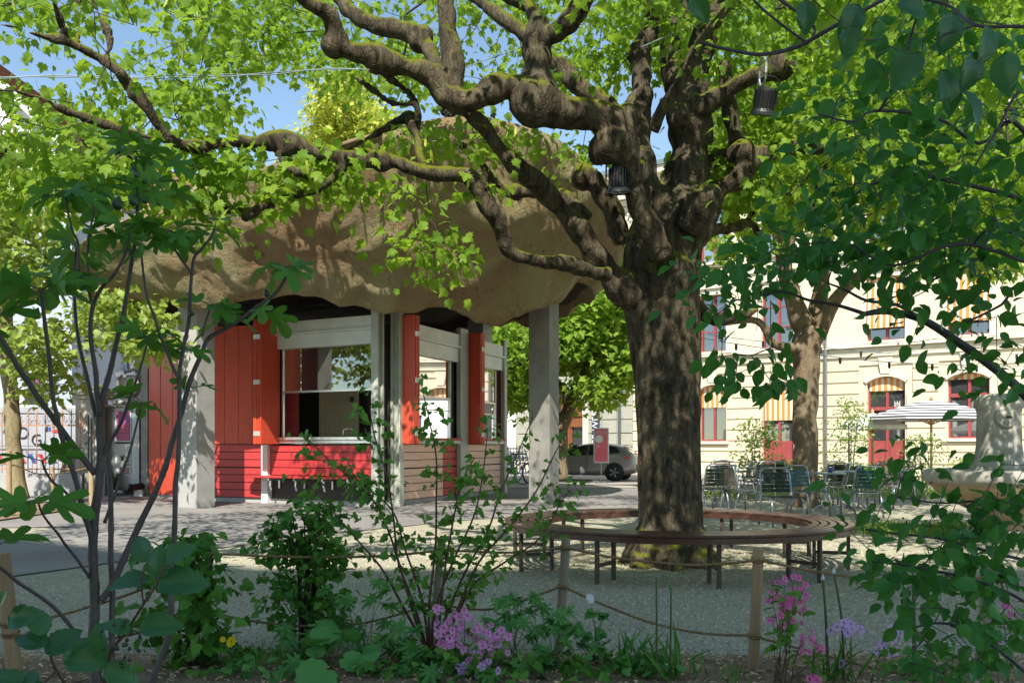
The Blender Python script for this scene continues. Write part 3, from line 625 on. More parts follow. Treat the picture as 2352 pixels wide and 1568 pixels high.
# interior: plywood core, dark partitions, back wall with an opening, counter, tap
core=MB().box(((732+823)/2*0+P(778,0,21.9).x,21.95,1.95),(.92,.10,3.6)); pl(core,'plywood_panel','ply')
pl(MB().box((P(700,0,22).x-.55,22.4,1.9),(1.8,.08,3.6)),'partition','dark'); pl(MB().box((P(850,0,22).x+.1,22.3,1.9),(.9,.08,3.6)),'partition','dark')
pl(MB().box((P(672,0,21.2).x,21.2,2.6),(.28,.05,2.3)),'red_inner_board','redboard')
pl(MB().box((P(808,0,21.86).x,21.86,2.32),(.08,.06,.12)),'switch_box','black')
pl(MB().box((-4.4,20.6,1.30),(2.0,.5,.05),Matrix.Rotation(-.49,3,'Z')),'counter','alu')
c=P(788,0,20.0); c.z=1.42; pl(MB().tube([c+V((0,0,-.1)),c+V((0,0,.10)),c+V((.02,0,.16)),c+V((.10,0,.19)),c+V((.20,0,.17)),c+V((.23,0,.08))],.014,8),'tap','alu',smooth=True)
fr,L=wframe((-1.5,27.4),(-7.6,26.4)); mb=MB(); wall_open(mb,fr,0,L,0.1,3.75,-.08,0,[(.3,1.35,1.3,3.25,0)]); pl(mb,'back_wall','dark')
fr,L=wframe(pD,(-1.5,27.4)); mb=MB(); wall_open(mb,fr,0,L,.1,3.75,-.08,0,[(.4,L-.3,1.3,3.2,0)]); pl(mb,'side_wall','redboard')
fr,L=wframe((-7.6,26.4),pE); pl(MB().fbox(fr,0,L,.1,3.8,-.08,0),'rear_wall','red')
# ============================================================ yellow building on the right
F0=P(1608,0,40.); F0.z=0; Fr=P(2352,0,32.5); Fr.z=0
fr,_=wframe(F0,Fr); O,u,n=fr
SX=lambda x: (lambda k:((k*O.y-O.x)/(u.x-k*u.y)))((x-CX)/F)
SZ=lambda x,y: H+(HY-y)*(O+u*SX(x)).y/F
bld=thing('cream_stone_building','long cream sandstone building with red windows and striped orange blinds','building',O)
FM=frame_M(O,u,n)
sL=SX(1184); sR=SX(2352)+9
gw=[(1606,1668,SZ(1638,1013),3.80,.22,'win'),(1750,1823,.30,3.80,.22,'door'),(1991,2079,.30,3.84,.24,'door'),(2176,2273,1.50,3.86,.24,'win')]
ops=[]; wins=[]
for x0,x1,z0,z1,r,k in gw: ops.append((SX(x0),SX(x1),z0,z1,r)); wins.append((SX(x0),SX(x1),z0,z1,r,k))
x=SX(2176)+ (SX(2176)-SX(1991)); ops.append((x,x+2.1,1.5,3.86,.24)); wins.append((x,x+2.1,1.5,3.86,.24,'win'))
x=SX(1606)-3.3; 
up=[(1606,1668),(1748,1823),(1990,2079),(2176,2273)]
uw=[(SX(a),SX(b)) for a,b in up]; uw.append((x if False else wins[4][0],wins[4][1]))
for k in (1,2,3,4): uw.append((uw[0][0]-3.1*k,uw[0][1]-3.1*k))
uops=[(a,b,5.20,7.60,0) for a,b in uw]; u2=[(a,b,8.98,11.3,0) for a,b in uw]
ds0,ds1=SX(1262),SX(1340); dz=3.7; dop=(ds0,ds1,.05,dz,(ds1-ds0)/2)
sw=SX(1455)                              # left of this the ashlar is greyed, tree shade put into its colour
g=MB(); wall_open(g,fr,sw,sR,0,4.72,-.45,0,ops); 
for o in ops: arch_fill(g,fr,o[0],o[1],o[3],o[4],-.45,0)
wall_open(g,fr,sL,sR,4.72,13.2,-.45,-.0,uops+u2); g.build('wall',M['yellow'],bld)
g=MB(); wall_open(g,fr,sL,sw,0,4.72,-.45,0,[dop]); arch_fill(g,fr,ds0,ds1,dz,dop[4]-.001,-.45,0,20); g.build('ashlar_wall',M['shadestone'],bld)
# rusticated courses
g=MB(); z=.55; k=0
for o in ops: pass
while z<4.4:
    e=.12 if z>3.2 else .06
    wall_open(g,fr,sw,sR,z+.022,z+.412,0,.055,[(o[0]-e-.16*(z>3.2),o[1]+e+.16*(z>3.2),o[2]-.16,o[3]+.45,0) for o in ops]); z+=.443; 
g.build('stone_courses',M['yellow'],bld,bevel=.008)
g=MB(); z=.55
js=[SX(x) for x in (1190,1222,1350,1383,1418,1455)]
while z<4.4:
    for a,b in zip(js,js[1:]):
        if a<ds0+.1<b or (a>=SX(1222)-.01 and b<=SX(1350)+.01): continue
        g.fbox(fr,a+.02,b-.02,z+.02,z+.60,0,.06)
    z+=.62
g.build('ashlar_blocks',M['shadestone'],bld,bevel=.015)
g=MB(); wall_open(g,fr,sw,sR,0,.50,0,.10,[(o[0],o[1],.3 if o[2]<.5 else 9,3,0) for o in ops]); g.fbox(fr,sL,ds0-.3,0,.5,0,.1); g.fbox(fr,ds1+.3,sw,0,.5,0,.1); g.build('plinth',M['cream2'],bld)
g=MB()
for a,b,q0,q1 in ((4.62,4.72,.0,.10),(4.74,4.95,0,.06),(4.97,5.06,0,.22),(5.062,5.12,0,.14)): g.fbox(fr,sL-.05,sR,a,b,.0,q1)
for a,b,q1 in ((8.3,8.42,.10),(8.44,8.62,.05),(11.75,11.95,.10),(11.97,12.2,.30),(12.22,12.42,.5),(13.2,13.5,.25)): g.fbox(fr,sL-.05,sR,a,b,0,q1)
g.build('cornice',M['cream2'],bld,bevel=.01)
# window surrounds
for a,b in uw:
    for z0,z1 in((5.20,7.60),(8.98,11.3)):
        MB().fbox(fr,a-.22,a,z0,z1,0,.05).fbox(fr,b,b+.22,z0,z1,0,.05).fbox(fr,a-.30,b+.30,z1,z1+.25,0,.08).fbox(fr,a-.35,b+.35,z1+.252,z1+.33,0,.18).fbox(fr,a-.28,b+.28,z0-.10,z0,0,.16).build('window_surround',M['cream2'],bld,bevel=.008)
for s0,s1,z0,z1,r in ops:
    g=MB(); arch_band(g,fr,s0-.02,s1+.02,z1,r,.14,.0,.075)
    if z0>1: g.fbox(fr,s0-.16,s1+.16,z0-.12,z0,0,.17)
    m=(s0+s1)/2; M2=None
    g.add([O+u*a+n*q+V((0,0,z)) for q in(0,.11) for a,z in((m-.16,z1+.10),(m+.16,z1+.10),(m+.27,z1+.72),(m-.27,z1+.72))],[(3,2,1,0),(4,5,6,7),(0,1,5,4),(1,2,6,5),(2,3,7,6),(3,0,4,7)])
    g.build('window_surround',M['cream2'],bld,bevel=.008)
def bwindow(a,b,z0,z1,rise,kind,blind,i,glass='glass_d'):
    fw=.07; N=-.28; w=MB(); zt=z1-.0
    w.fbox(fr,a,a+fw,z0,zt,N,N+.08).fbox(fr,b-fw,b,z0,zt,N,N+.08).fbox(fr,a+fw,b-fw,z0,z0+fw,N,N+.08)
    m=(a+b)/2; w.fbox(fr,m-.05,m+.05,z0+fw,zt,N+.01,N+.085)
    zr=z0+(z1-z0)*(.66 if kind!='up' else .5)
    if kind in('win','door'): w.fbox(fr,a+fw,b-fw,zr-.07,zr+.07,N-.01,N+.11)
    else:
        for q in (.36,.70): w.fbox(fr,a+fw,b-fw,z0+(z1-z0)*q-.025,z0+(z1-z0)*q+.025,N,N+.07)
    if kind=='door':
        w.fbox(fr,a+fw,b-fw,z0+fw,1.42,N+.012,N+.05)
        for c0,c1 in((a+.16,m-.12),(m+.12,b-.16)): w.fbox(fr,c0,c1,z0+.2,1.28,N+.05,N+.075)
    wo=w.build('window' if kind!='door' else 'glazed_door',M['winred'],bld)
    MB().fbox(fr,a+.03,b-.03,z0,zt,N+.02,N+.03).build('pane',M[glass],wo)
    if blind: 
        bz0=z1-(z1-z0)*blind
        bb=MB().fbox(fr,a+.06,b-.06,bz0,z1-.04,N+.12,N+.13) if kind!='up' else MB().add([O+u*s+n*q+V((0,0,z)) for s,q,z in((a+.03,-.10,z1),(b-.03,-.10,z1),(b-.03,.06,bz0+.1),(a+.03,.06,bz0+.1),(a+.03,.06,bz0),(b-.03,.06,bz0))],[(0,3,2,1),(3,4,5,2)])
        bb.build('blind',M['blind'],wo)
    return wo
for i,(a,b,z0,z1,r,k) in enumerate(wins):
    wo=bwindow(a,b,z0,z1,r,k,[.40,.44,.15,.10,.15][i],i)
    if i in(2,3):   # knot shaped cafe emblem on the right hand pane
        cx=(a+b)/2+(b-a)*.25; e=MB(); c0=O+u*cx+n*(-.245)+V((0,0,2.62))
        pt=lambda x,z:c0+u*x+V((0,0,z))
        sp=[pt(.17*math.sin(t)*(.75+.25*math.cos(2*t)),.20*math.cos(t)) for t in [2*math.pi*q/20 for q in range(20)]]
        e.tube(sp,.018,5,closed=True); e.tube([pt(-.12,.06),pt(.0,.14),pt(.10,.05),pt(-.08,-.08),pt(.02,-.15),pt(.12,-.06)],.018,5)
        for q in(-.09,0,.09): e.bar(pt(q,.20),pt(q,.29),.022)
        e.build('emblem',M['white'],wo)
for i,(a,b) in enumerate(uw):
    bwindow(a,b,5.20,7.60,0,'up',[0,0,.80,.80,.8,0,0,.5,0][i],i,'glass_d'); bwindow(a,b,8.98,11.3,0,'up',[0,.35,0,.3,.3,.4,0,0,.4][i],i,'glass_b')
# entrance door
g=MB(); N=-.30; m=(ds0+ds1)/2; zs=dz-dop[4]
g.fbox(fr,ds0,ds1,zs-.12,zs+.10,N,N+.14).fbox(fr,ds0,ds0+.10,0.05,zs,N,N+.1).fbox(fr,ds1-.10,ds1,0.05,zs,N,N+.1).fbox(fr,m-.07,m+.07,.05,zs-.12,N,N+.12)
for c0,c1 in((ds0+.1,m-.07),(m+.07,ds1-.1)):
    g.fbox(fr,c0,c1,.05,.85,N,N+.06).fbox(fr,c0,c0+.10,.85,zs-.12,N,N+.06).fbox(fr,c1-.10,c1,.85,zs-.12,N,N+.06).fbox(fr,c0+.1,c1-.1,zs-.55,zs-.12,N,N+.06)
    g.fbox(fr,c0+.05,c1-.05,zs-.62,zs-.52,N+.06,N+.12).fbox(fr,c0+.12,c1-.12,.2,.7,N+.06,N+.085)
for q in(-.42,0,.42): 
    g.fbox(fr,m+q-.045,m+q+.045,zs+.1,zs+math.sqrt(max(dop[4]**2-q*q,.01))-.02,N,N+.08)
dr=g.build('entrance_door',M['door'],bld,bevel=.006)
MB().fbox(fr,ds0+.1,ds1-.1,.6,dz,N-.03,N-.02).build('pane',M['glass_d'],dr)
g=MB(); arch_band(g,fr,ds0,ds1,dz,dop[4],.28,0,.08,20); g.fbox(fr,ds0-.30,ds0,0,zs,0,.08).fbox(fr,ds1,ds1+.30,0,zs,0,.08).fbox(fr,ds0-.36,ds0+.0,zs-.06,zs+.1,.0,.12).fbox(fr,ds1,ds1+.36,zs-.06,zs+.1,0,.12); g.build('door_surround',M['cream2'],bld,bevel=.01)
# banner
s0,s1=SX(1363),SX(1375); bz0,bz1=1.02,SZ(1369,952)
s1=s0+.42
bn=MB().fbox(fr,s0,s1,.95,bz1,.12,.14).build('banner',M['navy'],bld)
text('PROGR WEST',.46,FM@Matrix.Translation((s0+.2,(bz1+.75)/2-.0,.142))@Matrix.Rotation(math.pi/2,4,'Z'),M['white'],bn,sx=.95)
# pipes
for x in (1427,1899):
    s=SX(x); pp=O+u*s+n*.16; MB().tube([pp+V((0,0,.1)),pp+V((0,0,11.9))],.07,10).build('downpipe',M['zinc'] if x<1500 else M['galv'],bld,smooth=True)
# roof above and body
g=MB(); g.fbox(fr,sL,sR,13.5,13.7,-6,0.35); g.fbox(fr,sL,sR,0,13.4,-8,-.8); g.build('roof',M['zinc'],bld)
# pale building across the street, seen behind the kiosk
b2=thing('pale_street_building','pale plastered house across the street seen behind the kiosk','building',(-5,58,0))
fr2,L2=wframe((-16,60),(2.5,56)); g=MB(); o2=[(a,a+1.1,z,z+1.9,0) for a in (1.5,4.2,6.9,9.6,12.3,15.0,17.4) for z in(1.2,5.0,8.6)]
wall_open(g,fr2,0,L2,0,12,-.4,0,o2); g.fbox(fr2,0,L2,0,12,-6,-.6); g.build('wall',M['whitewall'],b2)
for a,b,z0,z1,_ in o2:
    wo=MB().fbox(fr2,a,a+.08,z0,z1,-.2,-.12).fbox(fr2,b-.08,b,z0,z1,-.2,-.12).fbox(fr2,(a+b)/2-.04,(a+b)/2+.04,z0,z1,-.2,-.12).fbox(fr2,a-.1,b+.1,z0-.1,z0,-.1,.1).build('window',M['white'],b2); MB().fbox(fr2,a,b,z0,z1,-.19,-.18).build('pane',M['glass_b'],wo)
MB().fbox(fr2,-.2,L2+.2,12,12.4,-6,.4).fbox(fr2,0,L2,4.2,4.45,0,.2).build('cornice',M['cream2'],b2)
# unseen block behind the viewer, added and shaped to shade the foreground
b3=thing('shade_block','tall plain block added behind the viewer to shade the foreground','building',(0,-18,0))
g=MB(); g.prism([(-13.6,-7.2),(-4.9,-13.7),(4.5,-13.7),(4.5,-24),(-16,-24),(-16,-10)],26); g.build('wall',M['cream2'],b3)
# ============================================================ left street side
lb=thing('white_gable_house','white gabled house, its shade painted pale blue, with clay tile roof at the left edge','building',(-17,36,0))
x0=P(-300,0,32).x; x1=P(167,0,32).x; ap=P(-135,55,32); e=P(165,348,32); base=P(-300,0,32).x
lap=ap.x-(e.x-ap.x)
MB().add([(lap,32,0),(e.x,32,0),(e.x,32,9.0),(lap,32,9.0)]+[(lap,47,0),(e.x,47,0),(e.x,47,9.0),(lap,47,9.0)],[(0,1,2,3),(1,5,6,2),(5,4,7,6),(4,0,3,7)]).build('wall',M['shadewall'],lb)
MB().add([(lap,31.97,9.0),(e.x+.03,31.97,9.0),(e.x+.03,31.97,e.z),(ap.x,31.97,ap.z),(lap,31.97,e.z),(e.x+.03,47,9),(e.x+.03,47,e.z)],[(0,1,2,3,4),(1,5,6,2)]).build('gable',M['whitewall'],lb)
rv=(V((ap.x,0,ap.z))-V((e.x,0,e.z))).normalized()
g=MB(); nr=26
for i in range(nr):   # overlapping rows of tiles
    L=(V((ap.x,0,ap.z))-V((e.x,0,e.z))).length+.5; a=-.5+L*i/nr; b=-.5+L*(i+1)/nr; A=V((e.x,0,e.z))+rv*a; B=V((e.x,0,e.z))+rv*b; up_=V((-rv.z,0,rv.x))*-1
    if up_.z<0: up_=-up_
    g.add([(A.x+up_.x*.13,31.6,A.z+up_.z*.13),(B.x+up_.x*.08,31.6,B.z+up_.z*.08),(B.x+up_.x*.08,48,B.z+up_.z*.08),(A.x+up_.x*.13,48,A.z+up_.z*.13),(A.x,31.6,A.z),(A.x,48,A.z)],[(0,3,2,1),(0,4,5,3)])
g.build('roof',M['tile'],lb)
MB().bar((e.x+.5*-rv.x,31.55,e.z-.5*rv.z),(ap.x,31.55,ap.z+.1),.06,.25).build('verge_board',M['white'],lb)
zb=P(1,905,31.9); 
tag_c=P(38,905,31.7)
sg=thing('round_sign','round white garden sign with a black bear hanging on the gabled house','sign',(tag_c.x,31.7,tag_c.z))
MB().lathe([(0,-.02),(.33,-.02),(.33,.02),(0,.02)],tag_c,28,Matrix.Rotation(math.pi/2,3,'X')).build('disc',M['white'],sg)
TM=lambda x,y,z:Matrix.Translation((x,y,z))@Matrix.Rotation(math.pi/2,4,'X')
text('GARTEN',.18,TM(tag_c.x-.04,31.675,tag_c.z-.03),M['redink'],sg); MB().box((tag_c.x,31.675,tag_c.z-.18),(.22,.006,.06)).build('yellow_line',M['yelink'],sg)
MB().box((tag_c.x,31.675,tag_c.z+.17),(.22,.006,.09)).box((tag_c.x-.08,31.675,tag_c.z+.10),(.05,.006,.08)).box((tag_c.x+.07,31.675,tag_c.z+.10),(.05,.006,.08)).box((tag_c.x-.13,31.675,tag_c.z+.19),(.07,.006,.07)).build('bear_mark',M['ink'],sg)
bk=P(0,905,31.9); MB().box((P(45,0,31.9).x,31.93,P(0,910,31.9).z),(.9,.05,1.5)).build('sign_board',M['shadewall'],sg)
pk=P(77,905,31.8); sp=thing('poster_column','dark display panel with red and purple posters on the gabled house','display',(pk.x,31.8,pk.z))
MB().box((pk.x,31.75,pk.z),(.22,.2,1.2)).build('case',M['black'],sp); MB().box((pk.x+.17,31.72,pk.z),(.12,.02,1.1)).build('poster',M['purple'],sp)
# grey rendered house
gr=thing('grey_rendered_house','grey rendered house with a white window behind the gate pier','building',(-14,36,0))
pa=P(166,0,33.8); pb=P(560,0,43.0); fr,L=wframe(pa,pb); O,u,n=fr; S2=lambda x: (lambda k:((k*O.y-O.x)/(u.x-k*u.y)))((x-CX)/F); Z2=lambda x,y: H+(HY-y)*(O+u*S2(x)).y/F
wa,wb=S2(250),S2(297); z0,z1=Z2(272,850),Z2(272,757); g=MB(); ops2=[(wa,wb,z0,z1,0),(wa+4,wb+4,z0,z1,0),(wa,wb,z0+4.3,z1+4.3,0),(wa+4,wb+4,z0+4.3,z1+4.3,0)]
wall_open(g,fr,0,L,0,10.4,-.4,0,ops2); g.build('wall',M['greywall'],gr)
for a,b,c0,c1,_ in ops2:
    wo=MB().fbox(fr,a-.22,a,c0-.1,c1+.2,0,.06).fbox(fr,b,b+.22,c0-.1,c1+.2,0,.06).fbox(fr,a,b,c1,c1+.2,0,.06).fbox(fr,a-.3,b+.3,c0-.25,c0-.1,0,.16).fbox(fr,a,b,c0-.1,c0,-.2,.05).build('window_surround',M['whitewall'],gr)
    w=MB().fbox(fr,a,a+.09,c0,c1,-.2,-.12).fbox(fr,b-.09,b,c0,c1,-.2,-.12).fbox(fr,(a+b)/2-.06,(a+b)/2+.06,c0,c1,-.2,-.11).fbox(fr,a,b,c1-.09,c1,-.2,-.12).fbox(fr,a,b,c0+(c1-c0)*.62,c0+(c1-c0)*.62+.04,-.2,-.13).build('window',M['white'],gr)
    MB().fbox(fr,a,b,c0,c1,-.19,-.18).build('pane',M['glass_b'],w)
q=S2(178); p0=O+u*q+n*.12; p1=O+u*S2(215)+n*.3
MB().tube([p0+V((0,0,.3)),p0+V((0,0,9.2)),p0+V((.3,.1,9.6)),p1+V((0,0,10.4))],.07,8).build('downpipe',M['zinc'],gr,smooth=True)
MB().fbox(fr,-.4,L+.4,10.4,10.6,-7,.5).build('eaves',M['whitewall'],gr); g=MB(); fo=[O+u*a+n*q+V((0,0,z)) for a in(-.4,L) for q,z in((.5,10.6),(-3.5,14))]; g.add(fo,[(0,1,3,2)]).build('roof',M['tile'],gr)
# low concrete wall, iron fence, gate piers
fw=thing('low_garden_wall','low grey concrete wall carrying the salmon iron fence','wall',(-12,23.2,0))
xa=P(-60,0,23.2).x; xb=P(192,0,23.2).x
MB().box(((xa+xb)/2,23.25,.27),(xb-xa,.30,.55)).build('wall',M['concrete'],fw,bevel=.015)
xw=P(178,0,23.3).x; xe=P(243,0,23.3).x
MB().box((P(230,0,23.4).x,23.35,.28),(.5,.5,.56)).build('wall_end',M['concrete_dark'],fw)
fe=thing('iron_fence','salmon painted iron railing with spear tips and scrolls','fence',(-12,23.2,.55))
MB().box(((xa+xb)/2,23.2,.66),(xb-xa,.03,.035)).box(((xa+xb)/2,23.2,1.74),(xb-xa,.03,.035)).build('rail',M['rust'],fe)
k=0; x=xa+.05
while x<xb+.1:
    g=MB().tube([(x,23.2,.56),(x,23.2,1.98)],.014,5); g.lathe([(0,1.95),(.028,1.99),(.02,2.06),(0,2.17)],(x,23.2,0),6)
    for s in(-1,1):
        g.tube([(x,23.2,1.80),(x+s*.03,23.2,1.86),(x+s*.055,23.2,1.93),(x+s*.05,23.2,1.98)],.007,4); g.tube([(x,23.2,1.83),(x+s*.05,23.2,1.79),(x+s*.07,23.2,1.76)],.007,4)
        g.tube([(x+s*.095+.035*math.cos(t),23.2,1.83+.035*math.sin(t)) for t in [q*.9 for q in range(6)]],.006,4)
    g.build('spear_bar',M['rust'],fe); x+=.215; k+=1
    gx_=x-.107
    if x<xb: MB().tube([(gx_,23.2,.56),(gx_,23.2,.84)],.009,4).lathe([(0,.83),(.016,.85),(0,.92)],(gx_,23.2,0),5).build('short_spear',M['rust'],fe)
MB().tube([(xb+.12,23.2,.6),(xb+.12,23.2,2.0)],.016,5).tube([(xb+.20,23.2,.6),(xb+.20,23.2,1.9)],.016,5).tube([(xb+.02,23.2,1.5),(xb+.12,23.2,1.62),(xb+.19,23.2,1.70),(xb+.13,23.2,1.74),(xb+.10,23.2,1.66)],.01,5).tube([(xb+.02,23.2,1.25),(xb+.13,23.2,1.35),(xb+.19,23.2,1.5)],.012,5).build('scroll_end',M['black'],fe)
gp=thing('gate_pier','tall stone gate pier with moulded cap at the fence end','pier',(xe-.3,23.3,0))
cxp=P(207,0,23.5).x
MB().box((cxp,23.6,1.2),(.58,.58,2.4)).build('shaft',M['stonepier'],gp,bevel=.02)
MB().box((cxp,23.6,2.45),(.68,.68,.10)).box((cxp,23.6,2.555),(.80,.80,.11)).box((cxp,23.6,2.66),(.66,.66,.10)).build('cap',M['stonepier'],gp,bevel=.02)
cab=thing('utility_cabinet','grey metal cabinet plastered with purple and white posters beneath a tiled coping','cabinet',(P(280,0,23.8).x,23.8,0))
ca,cb=P(240,0,23.8).x,P(320,0,23.8).x; cm=(ca+cb)/2
cbb=MB().box((cm,24.05,1.16),(cb-ca,.5,2.12)).build('body',M['galv'],cab,bevel=.01)
for s in(-1,1): dd=MB().box((cm+s*(cb-ca)/4+.04,23.78,1.12),((cb-ca)/2-.06,.03,1.95)).build('door',M['galv'],cab,bevel=.006)
MB().box((cm+.03,23.75,.92),(.05,.03,.10)).build('handle',M['black'],cab)
g=MB()
for i in range(7): g.lathe([(.07,0),(.07,.55)],(ca+.09+i*.125,23.68,2.27),8,Matrix.Rotation(-math.pi/2,3,'X')@Matrix.Identity(3),0,math.pi)
g.box((cm,23.95,2.24),(cb-ca+.06,.62,.05)).build('tile_coping',M['stonepier'],cab)
def poster(par,x,z,w,h,m,lab=None): return MB().box((x,23.755,z),(w,.006,h)).build('poster',M[m],par,label=lab)
px_=P(283,0,23.75).x
po=poster(cab,px_,1.72,.40,.86,'white'); MB().box((px_,23.748,1.74),(.35,.006,.74)).build('print',M['purple'],po)
for i,zz in enumerate((1.76,1.68,1.60,1.50,1.42)): MB().box((px_+.02,23.742,zz),(.26,.006,.045)).build('print_line',M['pink'],po)
po=poster(cab,px_,.93,.40,.80,'white'); MB().box((px_,23.75,1.14),(.22,.004,.2)).build('print',M['fascia'],po)
for i,wd in enumerate(('Ohne','Haus','kein','Adler')): text(wd,.115,TM(px_+.17,23.748,.96-.10*i),M['ink'],po,align='RIGHT')
for i in range(2): MB().box((px_+.03,23.748,.60-.05*i),(.26,.004,.03)).build('print_line',M['redink'],po)
po=poster(cab,P(313,0,23.7).x,1.0,.10,.85,'white')
# heraldic relief behind the cabinet
hr=thing('carved_crest','weathered carved heraldic shield with crown on a stone ledge','relief',(cm,24.6,2.4))
sh=[(x*.75,y*.75) for x,y in [(-.26,.5),(.26,.5),(.30,.1),(.16,-.22),(0,-.34),(-.16,-.22),(-.30,.1)]]
MB().prism([(x*1.0,y) for x,y in sh],.10,Matrix.Rotation(math.pi/2,3,'X'),(cm,24.6,2.72)).build('shield',M['concrete_dark'],hr,bevel=.03)
MB().prism([(x*.78,y*.78) for x,y in sh],.06,Matrix.Rotation(math.pi/2,3,'X'),(cm,24.52,2.74)).build('field',M['stonepier'],hr,bevel=.02)
g=MB()
for i in range(-3,4): g.lathe([(0,-.06),(.06,0),(0,.08)],(cm+i*.07,24.5,3.15+.05*(3-abs(i))*.5),6)
for s in (-1,1): g.tube([(cm+s*.30,24.55,3.1),(cm+s*.42,24.55,2.95),(cm+s*.40,24.55,2.7),(cm+s*.5,24.55,2.5),(cm+s*.62,24.55,2.42)],[.03,.06,.07,.06,.03],8)
g.build('crown_and_scrolls',M['concrete_dark'],hr,smooth=True)
MB().box((cm+.3,24.6,2.36),(1.6,.5,.12)).box((cm+.35,24.6,1.15),(1.2,.4,2.3)).build('ledge',M['stonepier'],hr,bevel=.03)
pc=P(305,0,23.3); pp=thing('drain_pipe','short black plastic drain pipe lying beside the cabinet','pipe',(pc.x,22.9,.22))
MB().tube([(P(298,0,22.6).x,22.6,.22),(P(335,0,23).x,23.0,.26)],.085,14).tube([(P(298,0,22.6).x-.01,22.6,.22),(P(302,0,22.6).x,22.6,.223)],.10,14).build('pipe',M['black'],pp,smooth=False)
MB().box((P(320,0,22.8).x,22.8,.09),(.2,.15,.16)).build('prop',M['white'],pp)
# ============================================================ van
van=thing('delivery_van','white panel van with red and blue slanted stripes behind the iron fence','van',(0,0,0))
pr=[(-2.45,.35),(-2.45,.75),(-2.30,1.02),(-1.75,1.18),(-1.10,1.92),(-.85,2.02),(2.05,2.02),(2.15,1.95),(2.28,.9),(2.28,.35)]
def sideprism(poly,y0,y1): return MB().prism(poly,y1-y0,Matrix(((1,0,0),(0,0,-1),(0,1,0))),(0,y1,0))
sideprism(pr,0,1.9).build('body',M['vanwhite'],van,bevel=.07)
for a in ((-1.55,1.22,-1.02,1.80,-.62,1.80,-.62,1.15,-1.5,1.15),):
    sideprism([(-1.60,1.14),(-1.08,1.78),(-.55,1.80),(-.48,1.70),(-.62,1.12)],-.02,.03).build('door_window',M['blackglass'],van)
sideprism([(-.34,1.05),(-.34,1.78),(1.6,1.80),(1.6,1.05)],-.012,.02).build('side_panel',M['vanwhite'],van,bevel=.008)
g=MB().box((-.43,-.002,1.15),(.012,.02,1.4)).box((.65,-.013,.98),(1.95,.02,.02)).box((.65,-.013,1.82),(1.95,.02,.02)); g.build('panel_seam',M['galv'],van)
MB().box((-.66,-.03,.93),(.09,.05,.2)).build('handle',M['black'],van,bevel=.01)
MB().box((-1.55,-.14,1.18),(.12,.2,.26)).build('wing_mirror',M['black'],van,bevel=.03)
for x in (-1.55,1.55):
    g=MB().lathe([(0,-.02),(.40,-.02),(.40,.05),(0,.05)],(x,0,.36),24,Matrix.Rotation(math.pi/2,3,'X')).build('wheel_arch',M['black'],van)
    w_=MB().lathe([(.20,-.03),(.30,-.045),(.33,-.02),(.33,.12)],(x,0,.33),24,Matrix.Rotation(-math.pi/2,3,'X')).build('wheel',M['rubber'],van)
    MB().lathe([(0,-.035),(.18,-.03),(.2,-.03)],(x,0,.33),16,Matrix.Rotation(math.pi/2,3,'X')@Matrix.Rotation(0,3,'X')).build('rim',M['rim'],w_)
for i in range(17):
    x=-2.2+i*.255; MB().add([(x,-.024,.86),(x+.10,-.024,.86),(x+.24,-.024,.66),(x+.14,-.024,.66)],[(0,3,2,1)]).build('stripe',M['redink' if i%2 else 'blueink'],van)
lt=[('R',-.10,1.46,.46,-.3),('O',.24,1.34,.40,0),('G',.58,1.18,.38,.15),('U',.90,1.06,.36,.3),('E',1.2,1.0,.34,.2)]
for ch,x,z,s,r_ in lt: text(ch,s,Matrix.Translation((x,-.03,z))@Matrix.Rotation(math.pi/2,4,'X')@Matrix.Rotation(r_,4,'Z'),M['ink'],van)
for i,ch in enumerate('MACHINES'): text(ch,.09,Matrix.Translation((-.02+i*.12,-.03,1.02-.035*i))@Matrix.Rotation(math.pi/2,4,'X')@Matrix.Rotation(-.3,4,'Z'),M['ink'],van)
for x,z,h,m_ in ((1.0,1.62,.30,'ink'),(1.08,1.62,.30,'yelink'),(1.04,1.40,.08,'redink'),(.83,1.45,.12,'ink'),(.90,1.45,.10,'blueink')): MB().box((x,-.022,z),(.055 if h>.09 else .15,.006,h)).build('sticker',M[m_],van)
va=P(-175,0,24.8); vb=P(222,0,26.4); van.rotation_euler=(0,0,math.atan2(vb.y-va.y,vb.x-va.x)); van.scale=(1,1,1.17); c=(va+vb)/2; van.location=(c.x,c.y,0)
# ============================================================ car
car=thing('parked_car','grey metallic hatchback parked behind the sandwich poster and tree','car',(0,0,0))
st=[(-2.12,.38,.58,.60,.70),(-2.02,.26,.70,.72,.82),(-1.6,.20,.80,.85,.88),(-1.05,.19,.90,.99,.90),(-.75,.19,.93,1.16,.90),(-.25,.19,.955,1.38,.90),(.3,.19,.975,1.455,.90),(1.0,.19,1.0,1.43,.90),(1.55,.20,1.02,1.34,.89),(1.75,.22,1.02,1.24,.88),(1.98,.28,.99,1.02,.85),(2.10,.36,.90,.92,.80),(2.14,.45,.8,.81,.74)]
vs=[];fs=[]
def sec(x,zb,be,tp,w): 
    rw=w-.30*(tp-be)/.46-.02; hb=[(0,zb),(w*.86,zb),(w*.97,zb+.10),(w,zb+.30*(be-zb)+.05),(w*.985,be-.12),(w*.95,be),(rw,tp-.03*(tp>be+.1)),(rw-.10,tp+.005),(0,tp+.03)]
    return [(x,-y,z) for y,z in hb]+[(x,y,z) for y,z in hb[-2:0:-1]]
S=[sec(*s) for s in st]; m_=len(S[0])
g=MB(); g.add([p for s in S for p in s],[(i*m_+k,i*m_+(k+1)%m_,(i+1)*m_+(k+1)%m_,(i+1)*m_+k) for i in range(len(S)-1) for k in range(m_)]+[tuple(range(m_-1,-1,-1)),tuple((len(S)-1)*m_+k for k in range(m_))])
